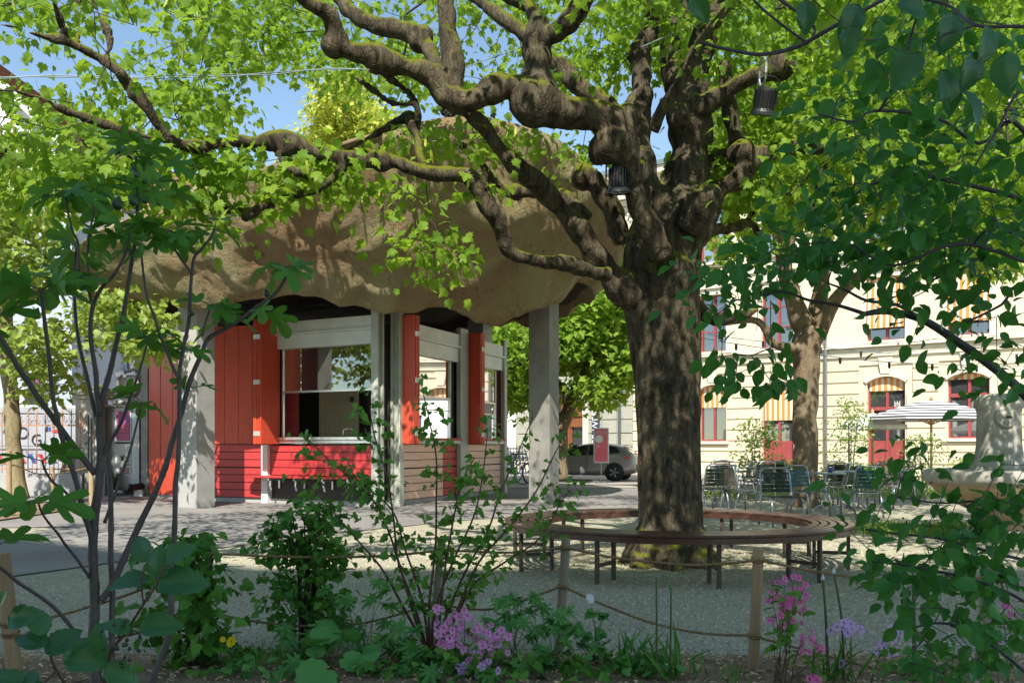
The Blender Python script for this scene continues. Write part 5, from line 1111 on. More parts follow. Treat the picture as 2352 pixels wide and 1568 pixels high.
# ============================================================ big sycamore
def I(pts,d0=None):
    """(x,y,width px,depth) -> (Vector, radius)"""
    return [(P(x,y,d),w*d/F/2) for x,y,w,d in pts]
limbs=[
 [(1545,1322,190,9.9),(1542,1275,172,9.9),(1540,1200,158,9.9),(1537,1050,154,9.9),(1535,900,158,9.9),(1530,800,172,9.9),(1520,700,188,9.9),(1520,610,196,9.9),(1535,530,186,9.9),(1560,470,160,9.9)],
 [(1520,560,140,9.9),(1540,480,110,9.9),(1575,400,100,9.9),(1585,320,100,9.9),(1588,230,96,9.9),(1600,150,70,9.9),(1625,70,56,9.9),(1668,20,52,9.9),(1720,-60,46,9.9),(1760,-160,36,9.9),(1800,-300,26,9.9)],
 [(1560,200,70,9.95),(1535,110,50,10.1),(1560,30,50,10.3),(1575,-60,42,10.4),(1590,-180,30,10.5)],
 [(1515,560,100,9.7),(1490,450,84,9.7),(1465,350,84,9.75),(1460,270,80,9.8),(1478,200,56,9.85),(1480,120,50,9.9),(1500,50,46,9.9),(1508,-40,42,10),(1520,-180,30,10)],
 [(1515,590,70,9.35),(1480,500,62,9.2),(1455,430,60,9.1),(1440,370,72,9.0),(1425,300,80,8.95),(1370,265,78,8.9),(1300,258,84,8.8),(1245,240,95,8.7),(1232,180,78,8.7),(1240,110,62,8.7),(1238,55,60,8.7)],
 [(1238,90,50,8.7),(1280,75,46,8.6),(1320,40,42,8.5),(1350,-10,36,8.4),(1380,-80,30,8.3),(1420,-200,20,8.2)],
 [(1238,60,40,8.8),(1210,15,36,9),(1170,-10,40,9.1),(1100,-60,26,9.3),(1040,-140,18,9.5)],
 [(1240,220,60,8.7),(1200,195,58,8.65),(1140,205,60,8.6),(1080,232,60,8.5),(1020,225,58,8.5),(985,185,56,8.5),(930,155,50,8.45),(860,135,50,8.4),(800,125,48,8.35),(765,85,46,8.3),(750,40,40,8.2),(710,10,36,8.1),(670,-50,30,8),(620,-130,22,7.8)],
 [(1040,220,50,8.5),(1032,120,46,8.6),(1020,0,44,8.7),(1010,-110,36,8.8),(1000,-240,24,8.9)],
 [(1000,180,44,8.6),(985,110,46,8.8),(930,70,50,9),(880,60,42,9.1),(830,45,38,9.2),(795,15,34,9.3),(775,-40,28,9.4),(740,-120,20,9.5)],
 [(1450,300,46,10.2),(1400,245,46,10.3),(1330,195,48,10.4),(1275,140,42,10.5),(1225,95,36,10.6),(1160,45,32,10.8),(1100,5,28,11),(1030,-30,22,11.2),(950,-90,16,11.5)],
 [(1060,240,42,8.7),(1110,280,44,8.8),(1150,340,46,8.9),(1200,400,46,9.1),(1270,450,48,9.3),(1330,530,52,9.5),(1375,600,62,9.6),(1430,660,80,9.7),(1490,720,90,9.8)],
 [(1400,625,50,9.4),(1340,615,42,9.2),(1270,605,40,9.0),(1210,595,40,8.9),(1170,575,40,8.8),(1148,520,36,8.7),(1120,465,36,8.6),(1080,405,36,8.5),(1000,398,40,8.4),(950,385,38,8.3),(900,365,42,8.3),(845,362,38,8.2),(780,358,36,8.1),(720,345,36,8.0),(668,318,36,7.95),(600,328,32,7.9),(540,322,30,7.9),(480,335,28,7.85),(415,332,28,7.8),(368,290,28,7.7),(330,235,30,7.6),(300,205,32,7.6),(275,165,24,7.5),(235,140,26,7.5),(180,108,26,7.4),(120,84,22,7.35)],
 [(140,92,14,7.4),(90,80,12,7.3),(30,62,10,7.2),(-60,40,8,7.1),(-160,0,6,7.0)],
 [(245,140,14,7.5),(250,90,12,7.5),(225,30,10,7.5),(200,-30,9,7.5),(180,-120,6,7.5)],
 [(175,100,14,7.45),(180,60,13,7.6),(178,20,12,7.7),(196,-40,9,7.8)],
 [(150,88,12,7.35),(140,50,11,7.3),(125,10,10,7.2),(110,-60,8,7)],
 [(410,335,20,7.85),(350,315,18,7.7),(270,295,18,7.6),(200,272,16,7.5),(140,252,16,7.4),(95,225,14,7.3),(60,218,12,7.3),(28,205,8,7.2)],
 [(100,240,9,7.3),(80,285,8,7.2),(38,325,7,7.1),(0,360,6,7.0),(-40,410,5,6.9)],
 [(790,360,24,8.1),(775,395,26,8.1),(735,425,26,8.1),(690,445,26,8.1),(640,462,26,8.1),(600,478,28,8.1),(565,496,26,8.1)],
 [(590,482,16,8.1),(520,478,14,8.2),(460,462,14,8.3),(420,440,13,8.3),(380,412,10,8.4),(345,395,7,8.4)],
 [(725,405,16,8.0),(690,395,14,7.9),(655,380,12,7.9),(640,350,12,7.9)],
 [(975,395,34,8.5),(965,350,30,8.6),(958,310,26,8.7),(940,272,26,8.8),(915,280,20,8.8),(870,305,18,8.9),(820,332,16,8.9),(790,348,12,8.9)],
 [(960,290,16,8.7),(958,250,16,8.6),(940,215,14,8.6),(900,185,13,8.5),(880,165,10,8.5)],
 [(955,240,10,8.6),(900,237,11,8.6),(860,210,10,8.6),(820,180,8,8.6)],
 [(1350,500,34,9.8),(1290,450,30,9.9),(1230,440,28,9.9),(1180,440,30,9.9),(1135,425,26,9.9),(1110,385,22,9.9),(1095,355,22,9.9),(1060,335,18,9.9)],
 [(1430,560,60,10.2),(1410,500,56,10.2),(1385,450,48,10.2),(1365,410,46,10.2),(1340,402,42,10.2)],
 [(1500,300,30,9.2),(1520,250,30,9.1),(1560,190,28,9.0),(1600,120,26,8.9),(1640,60,26,8.8),(1690,-10,22,8.7),(1740,-120,16,8.5)],
 [(1590,245,60,9.7),(1650,215,50,9.6),(1710,185,46,9.5),(1760,165,50,9.4),(1800,150,46,9.4),(1815,150,28,9.4)],
 [(1590,560,70,9.9),(1640,470,56,9.9),(1690,410,54,9.9),(1720,365,54,9.9),(1780,350,48,9.9),(1840,345,46,9.9),(1895,335,40,9.9)],
 [(1700,390,40,10),(1690,320,40,10),(1678,250,38,10),(1668,190,34,10),(1660,150,24,10)],
 [(1690,365,22,10.1),(1650,360,24,10.1),(1625,385,24,10.1),(1622,420,18,10.1)],
 [(1580,520,110,9.6),(1612,470,80,9.45),(1625,452,74,9.4)],
 [(1620,540,30,10.2),(1680,520,24,10.4),(1720,515,22,10.6),(1760,560,16,10.8)],
 [(1600,700,34,10.2),(1650,730,32,10.3),(1700,725,28,10.4),(1740,710,18,10.5)],
]
tree=thing('old_sycamore','huge gnarled mossy sycamore with twisting limbs inside the round bench','tree',P(1535,1305,9.9))
g=MB(); skel=[]
for li,l in enumerate(limbs):
    c=catmull(I(l),6); pts=[];rs=[]
    for i,(p,r) in enumerate(c):
        a=r*.30; q=p*2.2
        if r<.13: p=p+V((noise.noise(q),noise.noise(q+V((7,0,0))),noise.noise(q+V((0,9,0)))))*min(a*1.9,.06)
        k=(1+.26*noise.noise(p*4.2+V((li,0,0)))+.12*noise.noise(p*9)) if r<.3 else 1
        k*=.86 if r<.22 else .91
        pts.append(p); rs.append(r*k)
    # round the ends
    d=(pts[-1]-pts[-2]).normalized(); pts+= [pts[-1]+d*rs[-1]*.5,pts[-1]+d*rs[-1]*.85]; rs+=[rs[-1]*.8,rs[-1]*.35]
    g.tube(pts,rs,12)
    if li>0: skel+= [p for p,r in c if p.z>3.0 and r<.13]
# root flare and burls
for a in np.linspace(0,2*math.pi,8)[:-1]:
    b=P(1540,1240,9.9); g.tube([b+V((.16*math.cos(a),.16*math.sin(a),-.0)),V((b.x+.34*math.cos(a+.1),b.y+.34*math.sin(a+.1),.06)),V((b.x+.52*math.cos(a+.2),b.y+.52*math.sin(a+.2),-.10))],[.24,.17,.08],10)
for x,y,w,d in((1410,330,95,8.95),(1230,235,120,8.7),(865,135,58,8.4),(1440,270,60,9.0),(1705,355,66,9.9),(765,105,58,8.3),(310,215,38,7.6),(965,90,64,8.9),(880,370,50,8.3),(660,335,44,7.95),(1460,400,70,9.4),(1790,152,62,9.4),(1530,640,150,9.75),(1380,345,60,9.0),(1185,440,40,9.9),(1560,270,60,9.75),(1462,120,44,9.85),(1340,405,60,10.2)):
    c=P(x,y,d); r=w*d/F/2; n=10
    g.lathe([(r*math.sin(math.pi*i/n)+1e-4,-r*math.cos(math.pi*i/n)) for i in range(n+1)],c,14)
t0=MB(); t0.v=g.v; t0.f=g.f; o=t0.build('trunk',M['bark'],None)
md=o.modifiers.new('r','REMESH'); md.mode='VOXEL'; md.voxel_size=.022
sm=o.modifiers.new('s','SMOOTH'); sm.factor=.5; sm.iterations=5
dg=bpy.context.evaluated_depsgraph_get(); me=bpy.data.meshes.new_from_object(o.evaluated_get(dg)); bpy.data.objects.remove(o)
nv=len(me.vertices); co_=np.empty(nv*3,np.float32); me.vertices.foreach_get('co',co_); co_=co_.reshape(-1,3); no=np.empty(nv*3,np.float32); me.vertex_normals.foreach_get('vector',no); no=no.reshape(-1,3)
disp=np.empty(nv)
for i in range(nv):
    x,y,z=co_[i]; trunk=abs(x-1.65)<.55 and abs(y-9.9)<.6 and z<3.4
    a=noise.noise((x*3.1,y*3.1,z*2.2))*.03+noise.noise((x*8,y*8,z*6))*.020+noise.noise((x*19,y*19,z*12))*.006+(1-abs(noise.noise((x*5+4,y*5,z*3.2))))*.012
    if trunk:
        ang=math.atan2(y-9.9,x-1.65); s_=noise.noise((math.cos(ang)*4.2,math.sin(ang)*4.2,z*.9))
        a=a*.5+.014*abs(s_)*2+.018*noise.noise((math.cos(ang)*2,math.sin(ang)*2,z*.5))+.007*noise.noise((math.cos(ang)*11,math.sin(ang)*11,z*2.2))+(.03*noise.noise((x*5,y*5,z*14)) if z<.35 else 0)
    disp[i]=a
co_=co_+no*disp[:,None]-np.array(ORG[tree.name]); me.vertices.foreach_set('co',co_.astype(np.float32).ravel()); me.polygons.foreach_set('use_smooth',np.ones(len(me.polygons),dtype=bool)); me.materials.clear(); me.materials.append(M['bark']); me.update()
me.name='trunk'; o=bpy.data.objects.new('trunk',me); finish(o,tree)
# crown targets: world volume filtered by the lower outline of the crown
def img(p): return CX+p[...,0]*F/p[...,1], HY-(p[...,2]-H)*F/p[...,1]
lowx=[-400,0,150,300,400,480,560,640,760,800,930,1000,1150,1250,1350,1450,1600,1700,1900,2100,2352,2700]
lowy=[420,430,400,390,310,280,262,280,262,225,215,262,300,290,215,170,160,430,530,550,590,600]
n=60000; C=np.stack([R.uniform(-7.5,10.5,n),R.uniform(4.2,15.5,n),R.uniform(3.2,10.5,n)],1); ix,iy=img(C)
low=np.interp(ix,lowx,lowy)+R.normal(0,14,n)
zmin=1.25+(HY-low)*C[:,1]/F
dep=C[:,2]-zmin; rad=np.hypot((C[:,0]-1.2)/8.6,(C[:,1]-9.7)/6.2)
ns=np.array([noise.noise((a*.55,b*.55,c*.75)) for a,b,c in C])
inframe=(iy>-60)
ok=(dep>0)&(rad<1)&(dep<np.where(inframe,3.5,2.8*(1-.5*rad)))&(ns>-.12)
ok&=~((C[:,1]<np.where(ix<520,7.3,np.where(ix<1650,9.2,8.6)))&inframe&(R.random(n)>.10))                                # nothing hanging close to the lens
ok&=~((C[:,0]<1.2)&(C[:,1]<11.5)&(R.random(n)<np.where(iy<-20,.93,.42)))
ok&=~((C[:,0]<1.2)&(iy<-60)&(R.random(n)<.8))
ok&=~((ix>540)&(ix<1420)&(iy>205)&(R.random(n)<.93))
ok&=~((iy>0)&(ix>560)&(ix<1500)&(ns<.02))
# keep open sky windows
for (x0,y0,x1,y1) in((300,-40,330,100),(262,30,300,190),(55,120,120,170),(170,140,205,200),(600,180,760,250),(700,250,765,330),(830,-20,900,30),(1110,60,1200,110),(1250,215,1290,300),(880,60,905,200)):
    ok&=~((ix>x0)&(ix<x1)&(iy>y0)&(iy<y1))
Cb=np.stack([R.uniform(-2.5,6.5,9000),R.uniform(-.5,7.5,9000),R.uniform(4.8,9.0,9000)],1); bx_,by_=img(np.where(Cb[:,1:2]>.3,Cb,Cb*0+[0,.3,9])); kb=((by_<-90)|(Cb[:,1]<.4))&(np.array([noise.noise((a*.5,b*.5,c*.6)) for a,b,c in Cb])>-.02); Cb=Cb[kb]; Cb=Cb[Cb[:,0]>-.5][:280]  # unseen leaf clusters overhead, added to shade trunk and foreground
C=C[ok]; 
idx=R.permutation(len(C))[:1350]; C=C[idx]; ix,iy=img(C)
extra=[]
for x,y,d,n_,rx,ry in((1010,585,8.7,5,75,34),(975,565,8.7,2,40,20),(850,435,8.5,3,80,20),(800,425,8.4,2,60,20),(950,450,8.6,2,40,20),(560,365,8.2,7,130,25),(700,375,8.2,5,80,20),(480,380,8.1,5,70,24),(1080,420,8.8,1,40,20),(1000,320,9.3,8,110,30),(1150,320,9.6,3,60,24),(430,440,8.2,8,90,40),(280,400,8,8,90,40),(120,420,8,8,100,50),(640,430,8.1,5,60,20),(1640,400,10.4,14,60,130),(1750,440,10.6,12,90,60),(1560,120,11.5,14,60,90),(1400,120,11.5,16,80,80),(1330,330,11.8,5,50,50),(1790,250,11,12,80,80),(1700,480,11,8,50,40)):
    for _ in range(n_): extra.append(P(x+R.normal()*rx*.6,y+R.normal()*ry*.6,d+R.normal()*.2))
T=np.concatenate([C,Cb,np.array([tuple(e) for e in extra])])
G4=grow([tuple(p) for p in skel],T,step=.28,jit=.07,sag=.02,r0=.0032,rmax=.035,pw=.42,seed=3)
twigs('twigs',G4,M['twig'],tree)
pos,tip,nrm,sz=scatter(T,25,.33,.088,sv=.45,flat=.6,droop=.6,up=.9)
h=R.random(len(pos))<.5; v1,f1=leafgeo(MAPLE,pos[h],tip[h],nrm[h],sz[h]); v2,f2=leafgeo(MAPLE_B,pos[~h],tip[~h],nrm[~h],sz[~h])
np_obj('crown',np.concatenate([v1,v2]),np.concatenate([f1,f2+len(v1)]),M['lf_main'],tree)
# flower tassels of the sycamore
k=R.permutation(len(T))[:380]; pos,tip,nrm,sz=scatter(T[k],2,.25,.12,flat=.4); tip=np.tile([0,0,-1.],(len(pos),1))+R.normal(0,.15,(len(pos),3))
vs,f=leafgeo(LANCE,pos,tip,nrm,sz); np_obj('tassels',vs,f,M['lf_young'],tree)['kind']='stuff'
# ============================================================ other trees
def small_tree(name,label,trunk,sprays,leafm,barkm,tplt,lsize,per,rad,group='smaller trees around the court',r0=.004,flat=.5,seed=5,extra_limbs=(),jit=.08):
    o=thing(name,label,'tree',V((P(*trunk[0][0:2],trunk[0][3]).x,trunk[0][3],0)),group); g=MB(); sk=[]
    for l in (trunk,)+tuple(extra_limbs):
        c=catmull(I(l),5); g.tube([p+V((noise.noise(p*2),0,noise.noise(p*2+V((5,0,0)))))*min(.05,r) for p,r in c],[r*(1+.12*noise.noise(p*3)) for p,r in c],12); sk+=[tuple(p) for p,r in c[len(c)//3:]]
    g.build('trunk',M[barkm],o,smooth=True)
    T=[]
    for s in sprays:
        x,y,d,rx,ry,rd,n_=s
        for _ in range(n_):
            a=R.normal(size=3); a=a/np.linalg.norm(a)*R.random()**.4; T.append(tuple(P(x,y,d)+V((a[0]*rx*d/F,a[1]*rd,a[2]*ry*d/F))))
    T=np.array(T); twigs('twigs',grow(sk,T,step=.35,jit=jit,r0=r0,rmax=.09,seed=seed),M['twig'] if barkm!='bark_l' else M['bark_l'],o)
    pos,tip,nrm,sz=scatter(T,per,rad,lsize,flat=flat,droop=.35); vs,f=leafgeo(tplt,pos,tip,nrm,sz); np_obj('crown',vs,f,M[leafm],o); return o
small_tree('maple_tree','forked sycamore rising between the terrace chairs before the cream facade',
 [(1852,1172,66,19.0),(1850,1120,60,19.0),(1850,1050,57,19),(1850,900,58,19),(1853,800,66,19),(1865,755,76,19)],
 [(1900,330,18,230,150,2.5,110),(2200,380,17,230,130,2.5,110),(1700,300,19,110,170,2,60),(2000,130,18,330,130,3,150),(1720,560,18,60,60,1.5,14),(2250,560,16.5,130,90,1.5,50),(2300,150,17,200,150,2.5,80),(2060,560,18,90,50,1.5,16)],
 'lf_sun','bark2',MAPLE,.15,15,.42,r0=.005,
 extra_limbs=([(1860,780,56,19),(1825,700,44,19),(1805,620,36,19),(1790,540,34,19),(1775,440,30,19),(1765,330,24,19),(1750,200,16,19)],[(1875,770,48,19),(1910,700,34,18.8),(1960,645,26,18.5),(2040,590,24,18.2),(2140,545,26,18),(2210,540,28,17.8),(2270,440,20,17.5),(2330,300,14,17.3)],
  [(1868,760,44,19.1),(1885,650,34,19.3),(1900,540,30,19.5),(1905,430,26,19.7),(1900,300,20,20),(1890,180,14,20)],[(1845,800,30,18.9),(1780,790,20,18.7),(1740,740,16,18.6),(1660,745,12,18.4)],[(1800,600,22,19),(1830,520,18,18.8),(1850,420,14,18.6)],[(2200,545,20,17.8),(2280,590,14,17.5),(2352,600,10,17.2)]))
small_tree('maple_tree','bright green maple leaning right behind the right hand pillar',
 [(1289,1100,36,31.5),(1287,1040,32,31.5),(1293,980,30,31.5),(1310,930,30,31.5),(1330,870,26,31.5)],
 [(1340,770,31,120,90,3,150),(1180,800,31,110,110,3,110),(1400,700,30,80,60,2.5,70),(1060,790,31,90,50,2,50),(1440,830,30,60,60,2,40),(1180,900,31,70,40,1.5,24),(1370,900,30,60,30,1.5,16),(1420,600,31,60,60,2,30)],
 'lf_sun','bark2',MAPLE_S,.22,26,.60,r0=.010,jit=.15,
 extra_limbs=([(1315,920,22,31.5),(1345,850,20,31.2),(1360,800,16,31),(1370,740,12,30.8)],[(1330,900,16,31),(1370,895,14,30.5),(1410,870,12,30),(1450,840,9,29.6)],[(1300,900,22,31.5),(1240,850,20,31.8),(1180,830,24,32),(1120,860,16,32),(1060,800,12,32)],[(1290,960,14,31.5),(1240,925,12,31.5),(1190,925,8,31.5)]))
small_tree('plane_tree','slender young plane tree with pale bark at the left edge',
 [(46,1148,44,20.5),(36,1080,36,20.5),(28,960,34,20.5),(22,860,34,20.5),(14,760,32,20.5),(8,600,26,20.5),(0,450,20,20.5),(-5,300,12,20.5)],
 [(40,520,19,95,70,2,50),(50,620,18.5,100,50,2,36),(60,420,20,110,60,2,40),(120,790,18.5,100,55,1.5,24),(300,720,17.8,110,22,1.0,24),(340,790,17.2,70,18,.8,12),(90,870,19,70,50,1.2,18),(-60,700,20,80,140,1.5,26)],
 'lf_left','bark_l',MAPLE,.135,22,.38,r0=.006,
 extra_limbs=([(30,870,14,20.4),(80,830,12,20),(130,800,10,19.6),(170,770,7,19.3)],[(15,720,12,20.3),(80,680,10,20),(150,600,8,19.5)],[(150,790,8,19.6),(230,740,7,18.8),(320,735,5,18)]))
small_tree('birch_tree','yellow green tree top showing against the sky above the rock roof',
 [(800,1000,60,40),(800,700,50,40),(805,500,40,40),(800,380,30,40),(805,280,16,40)],
 [(800,265,40,75,70,3,110),(760,320,40,60,40,2.5,40),(870,300,40,50,45,2.5,34),(800,400,40,120,70,3,60)],
 'lf_young','bark_l',DIAM,.26,30,.55,r0=.012,group=None or 'smaller trees around the court',jit=.2)
# ============================================================ shrubs against the facade
def bush(name,label,x,y,d,wpx,hpx,leafm,n_,per,lsize,T_=CURR,rad=.12,stems=5,group='shrubs before the cream facade',cat='shrub',stemm='twig',r0=.0025,spread=1.0,zlo=.15,seed=9):
    base=G(x,y) if d is None else V(((x-CX)*d/F,d,0)); d=base.y; W=wpx*d/F/2; Hh=hpx*d/F
    o=thing(name,label,cat,(base.x,base.y,0),group); r=np.random.default_rng(seed+int(x)); sk=[]; g=MB()
    for s in range(stems):
        a=r.uniform(0,6.28); rr=r.uniform(.1,.75)*W*spread; top=V((base.x+rr*math.cos(a),base.y+rr*math.sin(a)*.8,Hh*r.uniform(.6,.95))); b=V((base.x+.04*math.cos(a),base.y+.04*math.sin(a),-.02)); m=b.lerp(top,.5)+V((rr*.15*math.cos(a+2),0,Hh*.08))
        c=catmull([(b,.010+.004*Hh),(m,.007+.002*Hh),(top,.003)],5); g.tube([p for p,q in c],[q for p,q in c],6); sk+=[tuple(p) for p,q in c]
    g.build('stem',M[stemm],o,smooth=True)
    z=zlo+(1-zlo)*r.random(n_)**.8; prof=np.sqrt(np.clip(1-((z-.5)/.62)**2,0,1)); a=r.uniform(0,6.28,n_); q=np.sqrt(r.random(n_))
    T=np.stack([base.x+W*prof*q*np.cos(a),base.y+W*.8*prof*q*np.sin(a),z*Hh],1)
    twigs('twigs',grow(sk,T,step=.12,jit=.06,r0=r0*.6,rmax=.01,seed=seed),M[stemm],o)
    pos,tip,nrm,sz=scatter(T,per,rad,lsize,droop=.4); vs,f=leafgeo(T_,pos,tip,nrm,sz); np_obj('leaves',vs,f,M[leafm],o); return o
bush('sapling','airy green birch sapling standing left of the plain white parasol',1952,1082,27,95,205,'lf_shrub',120,9,.09,DIAM,.22,6,spread=.8)
bush('sapling','bright young tree in front of the curtained window left of the second trunk',1735,1078,27,95,155,'lf_shrub',90,10,.11,DIAM,.2,5)
bush('sapling','thin twiggy sapling under the striped parasol',2125,1080,25,110,130,'lf_shrub',80,8,.08,DIAM,.2,6)
bush('shrub','bright leafy bush beside the fountain pillar',2232,1072,26,90,75,'lf_shrub',80,12,.09,DIAM,.16,6)
bush('shrub','green bush at the foot of the second trunk on its left side',1797,1080,26,55,66,'lf_curr2',60,12,.10,DIAM,.16,5)
bush('shrub','reddish leaved bush in front of the red glazed door',2040,1082,26,80,70,'lf_redshrub',70,12,.08,DIAM,.16,6)
bush('shrub','dark green bush below the birch sapling',1975,1082,25.5,100,58,'lf_curr2',90,12,.10,DIAM,.16,6)
bush('shrub','low green bush right of the second trunk',1912,1083,26,70,48,'lf_shrub',60,12,.09,DIAM,.16,5)
bush('shrub','spindly shrub growing at the basin edge behind the pale chairs',2100,1090,22,60,60,'lf_shrub',40,8,.07,DIAM,.16,5)
n=2600; xx=R.uniform(1620,2352,n); dd=R.uniform(21.5,27,n); k=R.random(n)>.3; pos=np.stack([(xx-CX)*dd/F,dd,np.zeros(n)],1); vs,f=leafgeo(LANCE,pos,R.normal(0,.35,(n,3))+[0,0,1],R.normal(0,1,(n,3)),R.uniform(.06,.17,n)); o=np_obj('ground_cover',vs,f,M['lf_shrub']); o['kind']='stuff'; tag(o,'bright green low planting along the foot of the cream facade','ground cover')
n=1300; a=R.uniform(0,6.28,n); rr=.75+R.random(n)*.5; pos=np.stack([fx-.9+rr*np.cos(a)*.9,fy+1.1+rr*np.sin(a)*.6,np.zeros(n)],1); vs,f=leafgeo(LANCE,pos,R.normal(0,.4,(n,3))+[0,0,1],R.normal(0,1,(n,3)),R.uniform(.05,.14,n)); o=np_obj('grass_tuft',vs,f,M['lf_shrub']); o['kind']='stuff'; tag(o,'bright grass growing behind the fountain basin','grass')
# ivy on the left edge of the rock roof
c=P(300,710,20.0); iv=thing('hanging_ivy','dark green ivy hanging below the left rim of the rock roof','ivy',c); T=np.array([tuple(P(300+R.normal()*45,715+R.normal()*28,20.2+R.normal()*.3)) for _ in range(70)])
twigs('vine',grow([tuple(P(330,680,20.3))],T,step=.15,jit=.08,r0=.003,seed=4),M['twig'],iv); pos,tip,nrm,sz=scatter(T,10,.16,.09,droop=.8,up=.4); nrm[:,1]-=1; vs,f=leafgeo(CURR,pos,tip,nrm,sz); np_obj('leaves',vs,f,M['lf_main'],iv)
# ============================================================ fig tree in the foreground
fd=4.35
fig=thing('fig_tree','bare stemmed young fig tree with lobed leaves and green figs in the left foreground','tree',(P(230,1600,fd).x,fd,0))
fs_=[ # (pts, start width, end width, depth offset end)
 ([(228,1660),(222,1560),(213,1480),(217,1412),(217,1345),(213,1278),(215,1220),(220,1162),(227,1110),(230,1072),(232,1030),(229,990),(228,956)],27,20,0),
 ([(228,956),(236,910),(247,873),(256,840),(263,806),(274,760),(283,723),(293,663),(302,606),(312,540),(316,440),(312,360)],17,8,.15),
 ([(230,950),(222,900),(220,856),(208,773),(212,710),(232,663),(260,633),(287,583),(300,520)],15,6,-.1),
 ([(213,712),(205,670),(187,646),(181,610),(178,556),(166,530),(155,480),(150,440)],9,5,-.2),
 ([(206,640),(200,600),(205,540),(215,480),(205,440)],7,4,.05),
 ([(230,1000),(214,930),(197,856),(182,790),(173,723),(171,640),(176,560)],13,7,.2),
 ([(219,1088),(187,1048),(163,1016),(127,966),(90,916),(60,870),(43,846),(20,805),(0,773),(-40,720)],17,12,-.3),
 ([(215,1262),(205,1215),(187,1155),(172,1095),(155,1045),(141,1000),(131,955),(120,906),(113,823),(104,750),(98,700),(94,665)],15,9,-.25),
 ([(262,1660),(257,1555),(257,1445),(258,1345),(254,1280),(255,1212),(253,1112),(247,1062),(250,1020)],18,13,.15),
 ([(232,1378),(257,1345),(283,1285),(320,1205),(353,1138),(380,1072),(393,1023),(417,946),(437,873),(463,813),(480,776),(533,746),(593,703),(633,673),(655,640),(660,615)],20,8,.2),
 ([(345,1640),(353,1555),(387,1462),(393,1395),(393,1312),(401,1212),(403,1112),(410,1045),(412,923),(412,856),(420,806),(433,740),(437,673),(441,623),(447,590),(465,570),(484,545),(492,525)],17,6,.1),
 ([(438,625),(420,600),(402,573),(393,546),(393,530)],7,5,0),
 ([(411,868),(400,850),(383,806),(366,765),(353,723),(340,690),(333,656),(327,606),(324,573)],10,5,0),
 ([(236,1045),(255,1010),(277,973),(293,930),(307,890),(322,845),(333,806),(343,770)],11,5,-.1),
 ([(209,1330),(195,1310),(173,1278),(150,1250),(133,1225),(112,1200),(97,1178),(88,1155)],9,5,-.25),
 ([(206,1225),(187,1178),(163,1145),(143,1122),(120,1105),(103,1078),(97,1058)],9,5,-.25),
 ([(209,1520),(187,1478),(170,1448),(150,1422),(128,1398),(100,1375),(70,1355),(43,1338),(20,1318),(0,1302),(-30,1270)],11,8,-.4),
 ([(465,770),(472,740),(480,715),(482,700)],7,4,.1),
 ([(240,1200),(262,1140),(282,1080),(297,1040),(310,990),(322,940),(326,925)],9,4,.0),
]
for pts,w0,w1,dz_ in fs_:
    n=len(pts); g=MB(); c=catmull([(P(x,y,fd+dz_*i/(n-1)),(w0+(w1-w0)*i/(n-1))*.85*fd/F/2) for i,(x,y) in enumerate(pts)],5)
    L=0; rs=[]
    for i,(p,r) in enumerate(c):
        rs.append(r*(1.12 if i%5==0 else 1.0))
    g.tube([p for p,r in c],rs,10).build('stem',M['figbark'],fig,smooth=True)
whorl=[(312,350,.15,9,.17),(318,440,.1,6,.15),(150,438,-.2,8,.15),(205,440,.0,7,.15),(300,525,-.1,8,.15),(176,560,.2,6,.15),(178,620,-.1,4,.13),(324,573,0,6,.15),(393,530,0,8,.14),(492,525,.1,7,.14),(94,665,-.25,9,.21),(-20,735,-.3,5,.2),(232,640,0,3,.14),(660,612,.2,9,.15),(482,700,.1,6,.15),(533,740,.15,4,.14),(600,700,.2,3,.13),(343,770,-.1,5,.12),(326,925,0,6,.13),(366,790,0,3,.12),(88,1155,-.25,4,.19),(97,1058,-.25,4,.15),(-25,1265,-.4,6,.19),(415,800,0,2,.1),(441,890,.05,2,.1),(270,470,.1,5,.15),(250,560,0,4,.14),(20,640,-.3,4,.17),(360,360,.1,4,.14),(360,440,.1,3,.13)]
TP=[];TT=[];TN=[];TS=[];stalk=[]
for x,y,dd,n,s in whorl:
    c=np.array(P(x,y,fd+dd)); a0=R.uniform(0,6.28)
    s*=.84
    for k in range(max(2,int(n*.75))):
        a=a0+k*2.4; el_=R.uniform(-.35,.55); d=np.array([math.cos(a)*math.cos(el_),math.sin(a)*math.cos(el_)*.8,math.sin(el_)]); l=R.uniform(.04,.09); p=c+d*l
        TP.append(p);TT.append(d+np.array([0,0,-.25])+R.normal(0,.12,3));TN.append(np.array([0,-.25,1])+R.normal(0,.45,3)-d*.2);TS.append(s*R.uniform(.7,1.15)); stalk.append((c,p))
vs,f=leafgeo(FIG,np.array(TP),np.array(TT),np.array(TN),np.array(TS)); np_obj('leaves',vs,f,M['lf_fig'],fig)
vs,f=tube_edges([a for a,b in stalk],[b for a,b in stalk],[.0028]*len(stalk),[.002]*len(stalk)); np_obj('leaf_stalks',vs,f,M['stem'],fig,True,4)
for x,y,dd,w in((308,400,.0,24),(330,415,.05,17),(270,470,-.05,26),(306,462,-.1,21),(333,460,.0,16),(82,722,-.3,20),(108,435,-.2,15),(613,675,.2,16),(440,720,.05,13),(300,580,-.1,14)):
    c=P(x,y,fd+dd); r=w*fd/F/2; Mr=Matrix.Rotation(R.uniform(.2,.8)*(1 if x<300 else -1),3,'Y')
    MB().lathe([(0,-1.0*r),(.6*r,-.85*r),(r,-.2*r),(.85*r,.4*r),(.45*r,1.0*r),(.18*r,1.5*r),(0,1.6*r)],c,14,Mr).build('fig_fruit',M['figfruit'],fig,smooth=True)
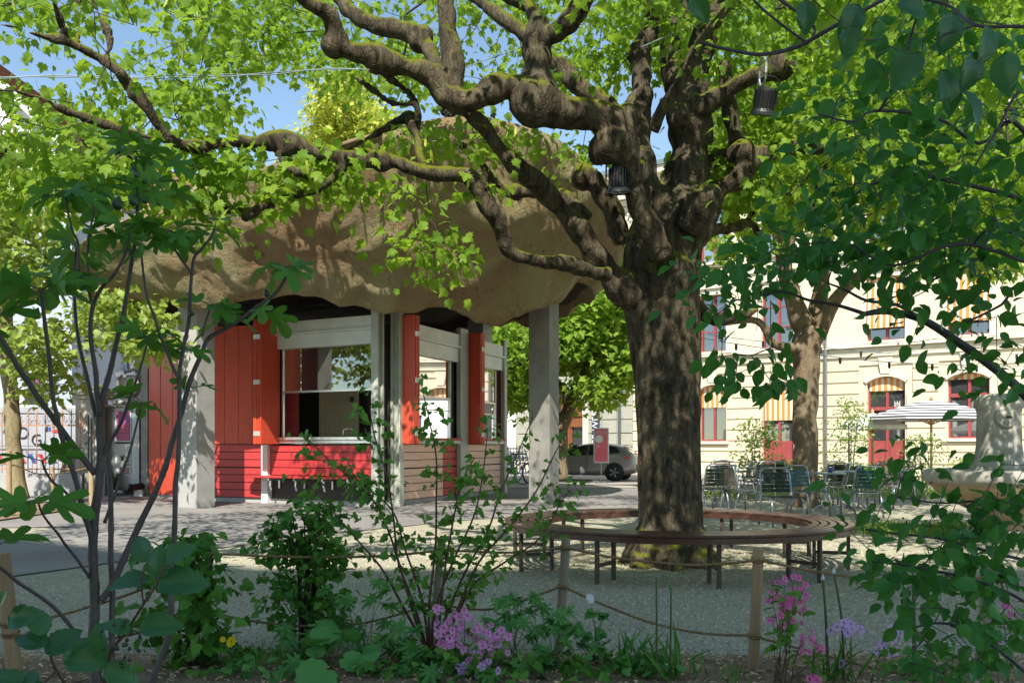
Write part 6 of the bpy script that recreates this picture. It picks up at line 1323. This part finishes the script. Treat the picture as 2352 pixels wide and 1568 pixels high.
# ============================================================ serviceberry shrub on the right (rooted just outside the frame)
def stemset(par,lst,m,name='stem',sm=True):
    sk=[]
    for pts in lst:
        c=catmull([(P(x,y,d),w*d/F/2) for x,y,w,d in pts],5); MB().tube([p for p,r in c],[r for p,r in c],8).build(name,M[m],par,smooth=sm); sk+=[tuple(p) for p,r in c]
    return sk
sv=thing('serviceberry_shrub','dark green serviceberry shrub reaching in from the right edge with long grey branches','shrub',(2.9,3.2,0))
sk=stemset(sv,[
 [(2900,2400,40,3.3),(2700,1500,34,3.2),(2480,1050,26,3.1),(2352,905,22,3.0),(2290,850,21,3.0),(2200,785,20,3.0),(2120,735,18,3.0),(2040,715,16,2.95),(1980,722,11,2.9)],
 [(1985,720,10,2.9),(1920,700,8,2.85),(1860,690,7,2.85),(1800,670,6,2.8),(1740,680,4,2.8),(1690,690,3,2.8)],
 [(2120,735,9,3),(2060,700,8,2.9),(1990,690,7,2.9),(1940,665,6,2.9),(1900,650,4,2.85)],
 [(2900,1500,30,2.8),(2600,900,20,2.7),(2420,520,14,2.6),(2352,460,12,2.6),(2200,420,10,2.6),(2090,400,9,2.55),(1990,430,6,2.5),(1930,480,5,2.5)],
 [(2500,700,14,2.6),(2352,300,12,2.4),(2250,330,8,2.4),(2150,270,8,2.4),(2010,255,7,2.35),(1960,280,6,2.3),(1880,262,4,2.3)],
 [(2020,255,7,2.35),(2060,180,7,2.3),(2090,90,6,2.3),(2110,20,6,2.2),(2120,-50,5,2.2)],
 [(2700,900,20,2.4),(2500,650,12,2.4),(2352,600,8,2.4),(2200,560,8,2.4),(2050,610,6,2.45),(1950,560,5,2.5),(1850,560,4,2.5)],
 [(2420,380,10,2.2),(2352,210,8,2.2),(2290,300,6,2.2),(2240,380,5,2.2)],
 [(2352,560,6,2.6),(2280,520,6,2.6),(2200,600,5,2.7),(2120,660,4,2.8)],
 [(2480,850,8,2.6),(2352,660,7,2.7),(2300,700,6,2.7),(2220,740,5,2.7)],
 [(2130,-60,9,1.9),(2010,10,9,1.9),(1900,70,10,1.95),(1830,108,10,2.0),(1755,125,9,2.0),(1690,118,8,2.0),(1607,98,7,2.0)],
 [(1855,100,6,2.0),(1800,60,6,1.95),(1740,10,6,1.9),(1700,-40,6,1.9)],
 [(1700,-60,6,1.8),(1860,50,7,2.0),(1865,90,5,2.0)],
 [(2860,1700,24,2.9),(2600,1450,16,2.8),(2440,1300,12,2.75),(2352,1285,8,2.7),(2250,1260,7,2.7),(2150,1235,6,2.7),(2060,1225,5,2.7),(1990,1215,4,2.7)],
 [(2500,1500,12,2.7),(2352,1380,8,2.65),(2230,1330,7,2.65),(2120,1305,6,2.6),(2050,1292,5,2.6),(1990,1290,3,2.6)],
 [(2500,1700,14,2.5),(2352,1540,9,2.5),(2230,1450,7,2.5),(2160,1430,6,2.5),(2100,1440,4,2.5)],
 [(2480,1250,9,2.8),(2352,1160,7,2.8),(2250,1150,5,2.8),(2160,1155,4,2.8),(2060,1140,3,2.8)],
],'sbark')
def spr(lst,dens=1):
    T=[]
    for x,y,d,rx,ry,n in lst:
        for _ in range(max(1,int(n*dens))): T.append(tuple(P(x+R.normal()*rx*.6,y+R.normal()*ry*.6,d+R.normal()*.12)))
    return T
T=spr([(1700,640,2.8,80,60,30),(1790,600,2.8,90,60,40),(1880,570,2.8,110,60,44),(1980,600,2.8,110,70,38),(2060,560,2.75,110,60,22),(1650,690,2.8,40,30,6),(1780,740,2.8,90,30,10),(1930,680,2.8,90,40,14),(2100,640,2.7,90,40,14),(2200,600,2.6,110,60,20),(2300,600,2.6,90,60,16),
 (2150,760,2.9,100,40,14),(2250,700,2.8,120,40,16),(2300,800,2.8,80,50,14),(2210,850,2.8,60,30,6),(2330,900,2.8,50,40,8),
 (2000,300,2.4,150,70,34),(2150,250,2.4,150,90,40),(2280,330,2.4,110,90,36),(2000,430,2.5,130,60,30),(2130,440,2.5,130,60,34),(2280,470,2.5,110,60,34),(1900,480,2.6,90,50,16),(2200,150,2.3,170,80,34),(2050,120,2.3,110,80,20),(1850,290,2.5,60,50,9),(2300,60,2.3,110,60,24),(2120,30,2.3,120,50,22),
 (1930,200,2.4,70,50,8),(2080,530,2.6,150,40,26),(2250,540,2.6,130,40,24),(1830,400,2.6,40,50,6)],.34)
T=[q for i,q in enumerate(T) if not((HY-(q[2]-H)*F/q[1])<500 and i%4==0)]
tw=grow(sk,T,step=.07,jit=.10,r0=.0012,rmax=.006,pw=.4,seed=8); twigs('twigs',tw,M['sbark'],sv)
pos,tip,nrm,sz=scatter(T,6,.085,.043,sv=.32,flat=.8,droop=.55,up=.8); nrm[:,1]-=.35
vs,f=leafgeo(OV_MID,pos,tip,nrm,sz*1.08); np_obj('upper_leaves',vs,f,M['lf_serv'],sv,True)
T2=spr([(1960,1210,2.7,30,16,3),(2010,1300,2.65,60,40,12),(2080,1230,2.7,80,60,16),(2160,1180,2.75,100,60,20),(2100,1110,2.8,90,40,12),(2060,1065,2.8,60,30,6),(2250,1230,2.7,110,70,26),(2330,1160,2.7,60,70,16),(2150,1330,2.6,90,60,22),(2270,1340,2.6,110,70,30),(2080,1390,2.6,50,40,8),(2200,1430,2.5,90,60,20),(2320,1450,2.5,70,80,22),(2130,1500,2.5,50,40,6),(2250,1530,2.4,100,50,16),(1930,1150,2.7,16,14,2),(2330,1060,2.7,50,30,6),(2110,1555,2.4,70,20,6)])
T2=[q for i,q in enumerate(T2) if i%2]
twigs('lower_twigs',grow(sk,T2,step=.07,jit=.10,r0=.0012,rmax=.005,pw=.4,seed=18),M['sbark'],sv)
pos,tip,nrm,sz=scatter(T2,4,.065,.046,sv=.3,flat=.8,droop=.5,up=.8); nrm[:,1]-=.4
vs,f=leafgeo(OV_MID,pos,tip,nrm,sz*1.08); np_obj('lower_leaves',vs,f,M['lf_serv'],sv,True)
# dangling berry-tipped sprays in front of the facade
for x,y,n in((1655,815,5),(1680,865,6),(1690,905,4),(1755,830,5),(1785,870,7),(1815,895,5),(1770,895,3)):
    pass
T3=spr([(1655,815,2.8,20,24,4),(1680,870,2.8,22,30,7),(1755,835,2.8,24,26,5),(1785,880,2.8,50,20,9)])
twigs('dangling_twigs',grow([tuple(P(1660,760,2.8)),tuple(P(1770,770,2.8)),tuple(P(1665,700,2.8)),tuple(P(1770,700,2.8))],T3,step=.06,jit=.06,r0=.001,rmax=.003,seed=2),M['sbark'],sv)
vs,f=tube_edges([tuple(P(1668,690,2.8)),tuple(P(1770,690,2.8))],[tuple(P(1660,762,2.8)),tuple(P(1770,772,2.8))],[.0016]*2,[.0016]*2); np_obj('dangling_stem',vs,f,M['sbark'],sv,True,4)
pos,tip,nrm,sz=scatter(T3,3,.035,.044,droop=1.5,up=.1); nrm[:,1]-=1; vs,f=leafgeo(OV_MID,pos,tip,nrm,sz); np_obj('dangling_leaves',vs,f,M['lf_serv'],sv,True)
# big leaves close to the lens at the top right
T4=[(2165,190,1.45,-1.2),(2190,60,1.45,-1),(2240,150,1.4,-1.4),(2215,240,1.45,-1),(2270,90,1.4,-.8),(2110,150,1.5,-.8),(2310,150,1.35,-1),(2060,40,1.6,-.3),(1970,40,1.8,-1),(1960,90,1.8,-1.2),(1850,30,1.9,-1),(1590,20,1.9,-1.4)]
stemset(sv,[[(2560,80,14,1.35),(2352,62,9,1.4),(2240,58,8,1.45),(2180,14,7,1.5),(2100,-10,7,1.5),(2060,-50,6,1.5)],[(2235,60,6,1.45),(2170,80,5,1.45),(2140,110,3,1.45)]],'sbark')
pos=np.array([tuple(P(x,y-30,d)) for x,y,d,_ in T4]); tip=np.array([(R.normal()*.5,-.1,z) for *_,z in T4]); nrm=np.tile([.1,-1.,.35],(len(T4),1))+R.normal(0,.35,(len(T4),3))
vs,f=leafgeo(OV_HI,pos,tip,nrm,R.uniform(.055,.078,len(T4))); np_obj('near_leaves',vs,f,M['lf_big'],sv,True)
g=MB()
for _ in range(170):
    t=T[R.integers(len(T))] if R.random()<.6 else T2[R.integers(len(T2))]; c=V(t)+V(tuple(R.normal(0,.03,3))); g.lathe([(0,-.004),(.004,0),(0,.004)],c,6)
g.build('berries',M['berry'],sv)['kind']='stuff'
# low branch at bottom left, very near
sb=thing('serviceberry_seedling','low serviceberry branch with large blue green leaves and green berries at bottom left','shrub',(P(330,1600,2.1).x,2.1,0))
stemset(sb,[[(235,2050,14,2.3),(232,1700,12,2.2),(247,1520,9,2.1),(290,1450,7,2.1),(330,1385,7,2.05),(360,1340,6,2.05),(380,1290,5,2.05)],[(232,1700,9,2.2),(170,1600,8,2.15),(125,1530,7,2.1),(108,1470,5,2.1),(98,1430,4,2.1)],[(330,1385,4,2.05),(325,1330,4,2.0),(345,1280,3,2.0)],[(130,1540,8,2.1),(60,1600,8,2.0),(-20,1640,8,1.95)]],'redstem')
LV=[(375,1290,.9,.6,.085),(375,1290,.5,-.2,.07),(340,1290,-.35,.5,.08),(345,1330,-.9,.0,.095),(360,1340,.9,.1,.12),(330,1370,-.3,-.9,.085),(320,1440,.9,.15,.10),(360,1330,.1,.9,.08),(300,1450,-.6,.3,.07),(270,1480,-.9,.2,.07),(110,1480,-.9,.3,.085),(105,1500,.6,.5,.09),(100,1460,-.4,1,.08),(115,1440,.3,1,.07),(150,1530,.7,.9,.09),(150,1520,1,.1,.10),(240,1510,-.2,.9,.085),(250,1500,-.9,-.4,.10),(240,1530,.7,-.3,.09),(60,1590,-.6,.5,.10),(0,1600,.9,.4,.10),(180,1560,.9,-.1,.11),(20,1420,.9,.2,.09),(0,1400,.4,.8,.07),(90,1560,-.9,-.1,.08)]
LV=[l for i,l in enumerate(LV) if i%4!=1]; pos=np.array([tuple(P(x,y,2.08)) for x,y,*_ in LV]); tip=np.array([(a,R.normal()*.35,b) for _,_,a,b,_ in LV]); nrm=np.array([(R.normal()*.5,-.7,.7+R.normal()*.3) for _ in LV])
vs,f=leafgeo(OV_HI,pos,tip,nrm,np.array([l[4]*.95 for l in LV])); np_obj('leaves',vs,f,M['lf_big'],sb,True)
g=MB()
for _ in range(34):
    c=P(R.normal(265,28),R.normal(1480,26),2.08+R.normal()*.02); g.lathe([(0,-.005),(.0045,-.002),(.0045,.002),(.002,.0055),(0,.005)],c,8)
g.build('berries',M['berry'],sb,smooth=True)['kind']='stuff'
# ============================================================ currants
bush('currant_shrub','dense dark currant bush with many upright stems right of the dark post',700,1478,5.75,225,330,'lf_curr',150,7,.052,CURR,.07,11,'currant bushes in the bed',r0=.003,zlo=.08,spread=.8)
bush('currant_shrub','broad leaved currant bush wrapped around the dark post',425,1540,5.05,205,320,'lf_curr',105,5,.07,CURR,.09,8,'currant bushes in the bed',r0=.003,zlo=.02)
cu=thing('currant_shrub','tall sparse currant with thin wand like stems in front of the kiosk corner','shrub',(P(985,1500,5.3).x,5.3,0),'currant bushes in the bed')
cd=5.3
st_=[[(985,1510),(960,1440),(930,1340),(900,1240),(865,1160),(820,1110),(760,1060),(700,1000)],[(985,1510),(955,1400),(915,1290),(905,1200),(890,1100),(860,1000),(850,940)],[(990,1510),(985,1400),(1000,1260),(1002,1150),(1002,1050),(985,960),(968,885)],[(992,1505),(1030,1400),(1075,1300),(1120,1220),(1150,1130),(1185,1050),(1225,955)],[(995,1505),(1050,1400),(1100,1290),(1170,1210),(1230,1130),(1265,1060),(1290,1010)],[(1000,1505),(1040,1430),(1090,1340),(1160,1290),(1240,1235),(1290,1150),(1310,1125)],[(985,1500),(930,1400),(880,1310),(830,1250),(760,1170),(690,1090)],[(990,1500),(1000,1400),(1040,1290),(1090,1180),(1110,1080),(1120,990)],[(985,1500),(970,1380),(930,1260),(900,1170),(820,1100),(800,1060)],[(1000,1500),(1010,1420),(1020,1320),(1040,1200),(1060,1110),(1090,1050)]]
sk=[]
for q in st_:
    n=len(q); off=R.normal()*.25; c=catmull([(P(x,y,cd+off*i/n),(7.5-5.2*i/(n-1))*cd/F/2) for i,(x,y) in enumerate(q)],5); MB().tube([p for p,r in c],[r for p,r in c],6).build('stem',M['redstem'],cu,smooth=True); sk+=[tuple(p) for p,r in c[6:]]
T=[]
for _ in range(330):
    s=sk[R.integers(len(sk))]; T.append(tuple(np.array(s)+R.normal(0,.045,3)))
twigs('twigs',grow(sk,T,step=.06,jit=.05,r0=.001,rmax=.003,seed=5),M['redstem'],cu)
pos,tip,nrm,sz=scatter(T,3,.035,.042,droop=.5,up=.9,sv=.4); vs,f=leafgeo(CURR,pos,tip,nrm,sz); np_obj('leaves',vs,f,M['lf_curr2'],cu)
# ============================================================ herbaceous plants
def herb(name,label,stems,tplt,leafm,size,cat='plant',group=None,stemm='stem',perhead=1,flat=True,r=.0022,face=.35):
    """stems: (x base,y base px, x head, y head, depth)"""
    x,y,hx,hy,d=stems[0]; o=thing(name,label,cat,(P(x,0,d).x,d,0),group); g=MB(); pos=[];tip=[];nrm=[];sz=[]
    for x,y,hx,hy,d in stems:
        b=P(x,0,d); b.z=bz(b.x,d)-.01; h=P(hx,hy,d+R.normal()*.05); m=b.lerp(h,.55)+V((R.normal()*.012,0,.02)); c=catmull([(b,r),(m,r*.8),(h,r*.6)],4); g.tube([p for p,q in c],[q for p,q in c],5)
        for k in range(perhead):
            a=R.uniform(0,6.28); pos.append(h); tip.append((math.cos(a),math.sin(a)-.2,-.35)); nrm.append((R.normal()*.25,-face+R.normal()*.2,1)); sz.append(size*R.uniform(.75,1.25))
    g.build('stem',M[stemm],o,smooth=True); T_=np.array([tuple(p) for p in pos]); tip=np.array(tip)
    T_=T_-unit(tip)*np.array(sz)[:,None]*.28
    vs,f=leafgeo(tplt,T_,tip,np.array(nrm),np.array(sz)); np_obj('leaves',vs,f,M[leafm],o); return o
def clump(x,y,n,rx,ry,d): return [(x+R.normal()*8,0,x+R.normal()*rx,y+R.normal()*ry,d+R.normal()*.08) for _ in range(n)]
GP='cranesbill clumps in the bed'
herb('cranesbill','tall deeply cut cranesbill leaves standing between the two currants',clump(835,1400,12,46,40,5.3)+[(850,0,868,1335,5.3),(890,0,895,1390,5.3),(830,0,800,1375,5.3)],PALM,'lf_palm',.10,'plant',GP,perhead=2)
herb('cranesbill','spreading cranesbill leaves at the foot of the dense currant',clump(690,1470,18,60,24,5.2),PALM,'lf_palm',.11,'plant',GP,perhead=2)
herb('cranesbill','cranesbill leaves just left of the pink campion mass',clump(925,1490,20,50,26,5.1),PALM,'lf_palm',.11,'plant',GP,perhead=2)
herb('cranesbill','cranesbill leaves in the bottom middle below the tall thin currant',clump(1010,1540,16,60,22,4.9),PALM,'lf_palm',.11,'plant',GP,perhead=2)
herb('cranesbill','thin stemmed cranesbill between the campions and the silvery post',clump(1180,1420,12,50,34,5.25),PALM,'lf_palm',.09,'plant',GP,perhead=2)
herb('cranesbill','cut leaves wrapped around the foot of the silvery post',clump(1275,1440,12,50,30,5.2),PALM,'lf_palm',.10,'plant',GP,perhead=2)
herb('cranesbill','low dark cranesbill mass at the bottom right of the campions',clump(1230,1535,20,70,18,4.95),PALM,'lf_palm',.10,'plant',GP,perhead=2)
herb('cranesbill','low leaves at the bottom edge beside the yellow leaf',clump(850,1548,12,60,14,4.85),PALM,'lf_palm',.09,'plant',GP,perhead=2)
herb('cranesbill','spreading cranesbill leaves at the bottom edge under the large mallow leaf',clump(690,1545,12,60,16,4.8),PALM,'lf_palm',.09,'plant',GP,perhead=2)
herb('cranesbill','cranesbill patch at the bottom between campions and columbine',clump(1150,1545,14,60,18,4.85),PALM,'lf_palm',.10,'plant',GP,perhead=2)
herb('cranesbill','small cut leaved patch right of the columbine at the bottom edge',clump(1500,1550,10,50,12,4.85),PALM,'lf_palm',.08,'plant',GP,perhead=2)
herb('cranesbill','lone tall cranesbill leaf left of the silvery post',[(1235,0,1228,1365,5.3),(1235,0,1245,1392,5.3),(1240,0,1215,1400,5.3)],PALM,'lf_palm',.09,'plant',GP,perhead=2)
herb('columbine','rounded blue green columbine leaves under the white bloom',clump(1370,1460,22,34,34,5.2),CURR,'lf_palm',.065,'plant',None,perhead=3)
herb('columbine','small leaved clump at the bottom right of the silvery post',clump(1400,1535,22,60,18,5.0),CURR,'lf_curr',.06,'plant',None,perhead=3)
herb('mallow','light green round mallow leaves in front of the dense currant',[(760,0,755,1452,5.0),(760,0,735,1470,4.95),(760,0,790,1455,5.0),(765,0,770,1478,4.95),(750,0,720,1490,4.9),(755,0,800,1480,4.95),(755,0,742,1440,5.1)],ROUND,'lf_round',.13,'plant','round leaved mallows',face=.6)
herb('mallow','single large round mallow leaf at the bottom edge',[(735,0,738,1545,4.75),(738,0,760,1555,4.7)],ROUND,'lf_round',.16,'plant','round leaved mallows',face=.9)
herb('mallow','light green round mallow leaves right of the first clump',[(830,0,820,1500,4.95),(830,0,850,1505,4.9),(830,0,835,1520,4.9),(830,0,800,1515,4.9),(830,0,860,1490,5.0)],ROUND,'lf_round',.12,'plant','round leaved mallows',face=.7)
herb('trollius','globe flower plant with narrow dark leaves beside the dark post',clump(545,1510,16,26,20,5.1),LANCE,'lf_curr',.10,'plant',None,perhead=4)
def flowers(name,label,x,y,rx,ry,n,d,m,size,petals=5,cat='flower',group=None,leaf=True,stemm='stem',base=None,stemn=None):
    if n>5: n=int(n*1.5)
    if petals==5: size*=1.3
    base=base or x; b0=P(base,0,d); o=thing(name,label,cat,(b0.x,d,0),group); g=MB(); hs=[]
    for i in range(n):
        hs.append(P(x+np.clip(R.normal(),-1.8,1.8)*rx,y+np.clip(R.normal(),-1.8,1.8)*ry,d+R.normal()*.07))
    ns=stemn or max(3,n//4); sk=[]
    for i in range(ns):
        h=hs[i%n]; b=V((b0.x+R.normal()*.03,d+R.normal()*.03,bz(b0.x,d)-.01)); c=catmull([(b,.0024),(b.lerp(h,.5)+V((R.normal()*.02,0,.0)),.002),(h,.0012)],6); g.tube([p for p,q in c],[q for p,q in c],5); sk+=[tuple(p) for p,q in c[8:]]
    g.build('stem',M[stemm],o,smooth=True)
    T=np.array([tuple(h) for h in hs]); twigs('side_stems',grow(sk,T,step=.04,jit=.03,r0=.0008,rmax=.002,seed=3),M[stemm],o)
    pos=[];tip=[];nrm=[]
    for h in hs:
        ax=np.array([R.normal()*.5,-.8,.5+R.normal()*.4]); ax/=np.linalg.norm(ax); e1=np.cross(ax,[0,0,1.]); e1/=np.linalg.norm(e1); e2=np.cross(ax,e1)
        for k in range(petals):
            a=2*math.pi*k/petals; t=e1*math.cos(a)+e2*math.sin(a); pos.append(np.array(h)+t*.001); tip.append(t+ax*.25); nrm.append(ax)
    for i in range(0,len(pos),petals):
        vs,f=leafgeo(PETAL,np.array(pos[i:i+petals]),np.array(tip[i:i+petals]),np.array(nrm[i:i+petals]),size*R.uniform(.8,1.15)); np_obj('flower_head',vs,f,M[m],o)
    vs,f=leafgeo(DIAM,T+np.array([0,.004,-.010]),np.tile([0,-.2,1.],(len(T),1)),np.tile([0,-1.,0],(len(T),1)),size*1.0); np_obj('calyx',vs,f,M['calyx'],o)
    if leaf:
        q=np.array(sk)[R.integers(0,len(sk),max(10,n))]-np.array([0,0,.05]); pos,tip,nrm,sz=scatter(q,1,.04,.055,droop=.2); vs,f=leafgeo(OVATE,pos,tip,nrm,sz); np_obj('leaves',vs,f,M['lf_curr2'],o)
    return o
GF='pink campions'
flowers('pink_campion','upper pink campion heads rising before the tall thin currant',1050,1430,26,26,20,4.95,'fl_pink',.017,5,'flower',GF,base=1060)
flowers('pink_campion','pink campion flowers at the left side of the big mass',1022,1462,18,16,9,4.9,'fl_pink',.019,5,'flower',GF,base=1045)
flowers('pink_campion','lower right campion flowers of the big mass',1110,1480,32,28,22,4.85,'fl_pink',.016,5,'flower',GF,base=1105)
flowers('pink_campion','lilac campion flowers lowest in the bed centre',1085,1530,40,18,12,4.8,'fl_lilac',.017,5,'flower',GF,base=1090)
flowers('pink_campion','tall magenta campion right of the pale yellow post',1808,1385,24,34,34,4.7,'fl_mag',.0145,5,'flower',GF,base=1790,stemm='redstem')
flowers('pink_campion','magenta campion with few heads low beside the lower rope',1855,1478,26,18,12,4.7,'fl_mag',.0135,5,'flower',GF,base=1825,stemm='redstem')
flowers('pink_campion','pale lilac campion pair between the two allium stalks',1945,1442,22,10,7,4.65,'fl_lilac',.018,5,'flower',GF,base=1945,leaf=False)
flowers('pink_campion','violet campion with dark buds at the right',2040,1475,18,26,8,4.65,'fl_lilac',.018,5,'flower',GF,base=2005)
flowers('pink_campion','single star shaped lilac flower low beside the tall stalks',1936,1528,2,2,1,4.6,'fl_lilac',.022,5,'flower',GF,base=1940,leaf=False)
flowers('pink_campion','pink flower at the very bottom beneath the campions',1868,1560,6,4,3,4.55,'fl_mag',.02,5,'flower',GF,base=1868,leaf=False)
flowers('pink_campion','pink campion buds at the right edge behind serviceberry leaves',2315,1420,10,30,8,4.4,'fl_mag',.015,5,'flower',GF,base=2320)
for l,x,y,s in(('large yellow globe flower beside the dark post',531,1473,.026),('smaller greenish yellow globe flower left of the large one',512,1466,.019),('yellow leaf like bloom at the bottom edge',880,1560,.035),('small yellow flower at the bottom right of the pale post foot',1612,1562,.018)):
    flowers('yellow_flower',l,x,y,1,1,1,4.9,'fl_yel',s,9,'flower','yellow flowers',leaf=False,stemn=1)
flowers('white_flower','spiky white bloom above the columbine leaves',1358,1370,3,5,3,5.1,'fl_white',.022,9,'flower',None,leaf=False,base=1362,stemn=1)
# alliums
for i,(l,pts,w) in enumerate((('tall allium stalk with closed white bud, left of the pair',[(1903,1600),(1900,1500),(1897,1420),(1890,1330)],9),('tall allium stalk with closed white bud, right of the pair',[(1938,1600),(1937,1500),(1932,1410),(1915,1315)],8),('tall thin spear leaf left of the allium group in mid gravel',[(1506,1590),(1508,1480),(1508,1400),(1507,1325)],6),('slender allium stalk with green bud in mid gravel',[(1537,1590),(1540,1480),(1541,1400),(1541,1352)],6),('thick allium stalk behind the lower serviceberry leaves',[(2098,1600),(2100,1500),(2099,1420),(2098,1330)],13))):
    d=4.75; o=thing('allium_stalk',l,'plant',(P(pts[0][0],0,d).x,d,0),'alliums in the bed'); n=len(pts); c=catmull([(P(x,y,d),w*d/F/2*(1-.45*k/(n-1))) for k,(x,y) in enumerate(pts)],5); b=c[0][0].copy(); b.z=0
    MB().tube([b]+[p for p,r in c],[c[0][1]]+[r for p,r in c],8).build('stalk',M['stem'] if i<4 else M['stem'],o,smooth=True)
    if i in(0,1,3):
        t_=c[-1][0]; MB().lathe([(0,-.008),(.010,0),(.009,.010),(.003,.022),(0,.034)],t_,8).build('bud',M['fl_white'] if i<2 else M['lf_round'],o,smooth=True)
def grassy(lab,x,y,d,n,h,spread,m='lf_curr'):
    b=P(x,0,d); pos=np.array([(b.x+R.normal()*spread,d+R.normal()*spread,bz(b.x,d)-.01) for _ in range(n)]); tip=R.normal(0,.28,(n,3))+[0,0,1]; vs,f=leafgeo(BLADE,pos,tip,R.normal(0,1,(n,3)),h*R.uniform(.5,1.1,n))
    o=np_obj('grass_clump',vs,f,M[m]); tag(o,lab,'grass','grass clumps in the bed')
grassy('upright blades around the slender allium stalk',1545,1560,4.75,9,.30,.03)
grassy('narrow blades at the foot of the two white budded alliums',1915,1560,4.7,22,.22,.04)
grassy('thin grass tuft left of the pale yellow post',1640,1560,4.8,26,.14,.10,'lf_palm')
grassy('feathery tuft right of the columbine leaves',1455,1530,4.9,34,.24,.05,'lf_palm')
grassy('sparse grass between globe flowers and dense currant',620,1540,5.0,30,.16,.08,'lf_curr2')
for i,(x,n,lab) in enumerate(((600,9,'low dark foliage mat at the bottom left of the dense currant'),(1320,14,'low leafy mat between silvery post and bottom edge'),(1480,10,'low leafy mat right of the columbine clump'),(1110,12,'low leaves beneath the pink campion mass'),(2180,14,'low leaves at the bottom right under the serviceberry'),(940,10,'low leafy mat in front of the tall thin currant foot'))):
    d=4.85; b=P(x,0,d); T=np.array([(b.x+R.normal()*.16,d+R.normal()*.13,bz(b.x,d)+.02+R.random()*.07) for _ in range(n)]); pos,tip,nrm,sz=scatter(T,5,.06,.05,droop=.1); vs,f=leafgeo(CURR,pos,tip,nrm,sz); o=np_obj('leafy_mat',vs,f,M['lf_curr' if i%2 else 'lf_palm']); tag(o,lab,'plant','low leafy mats in the bed'); o['kind']='stuff'
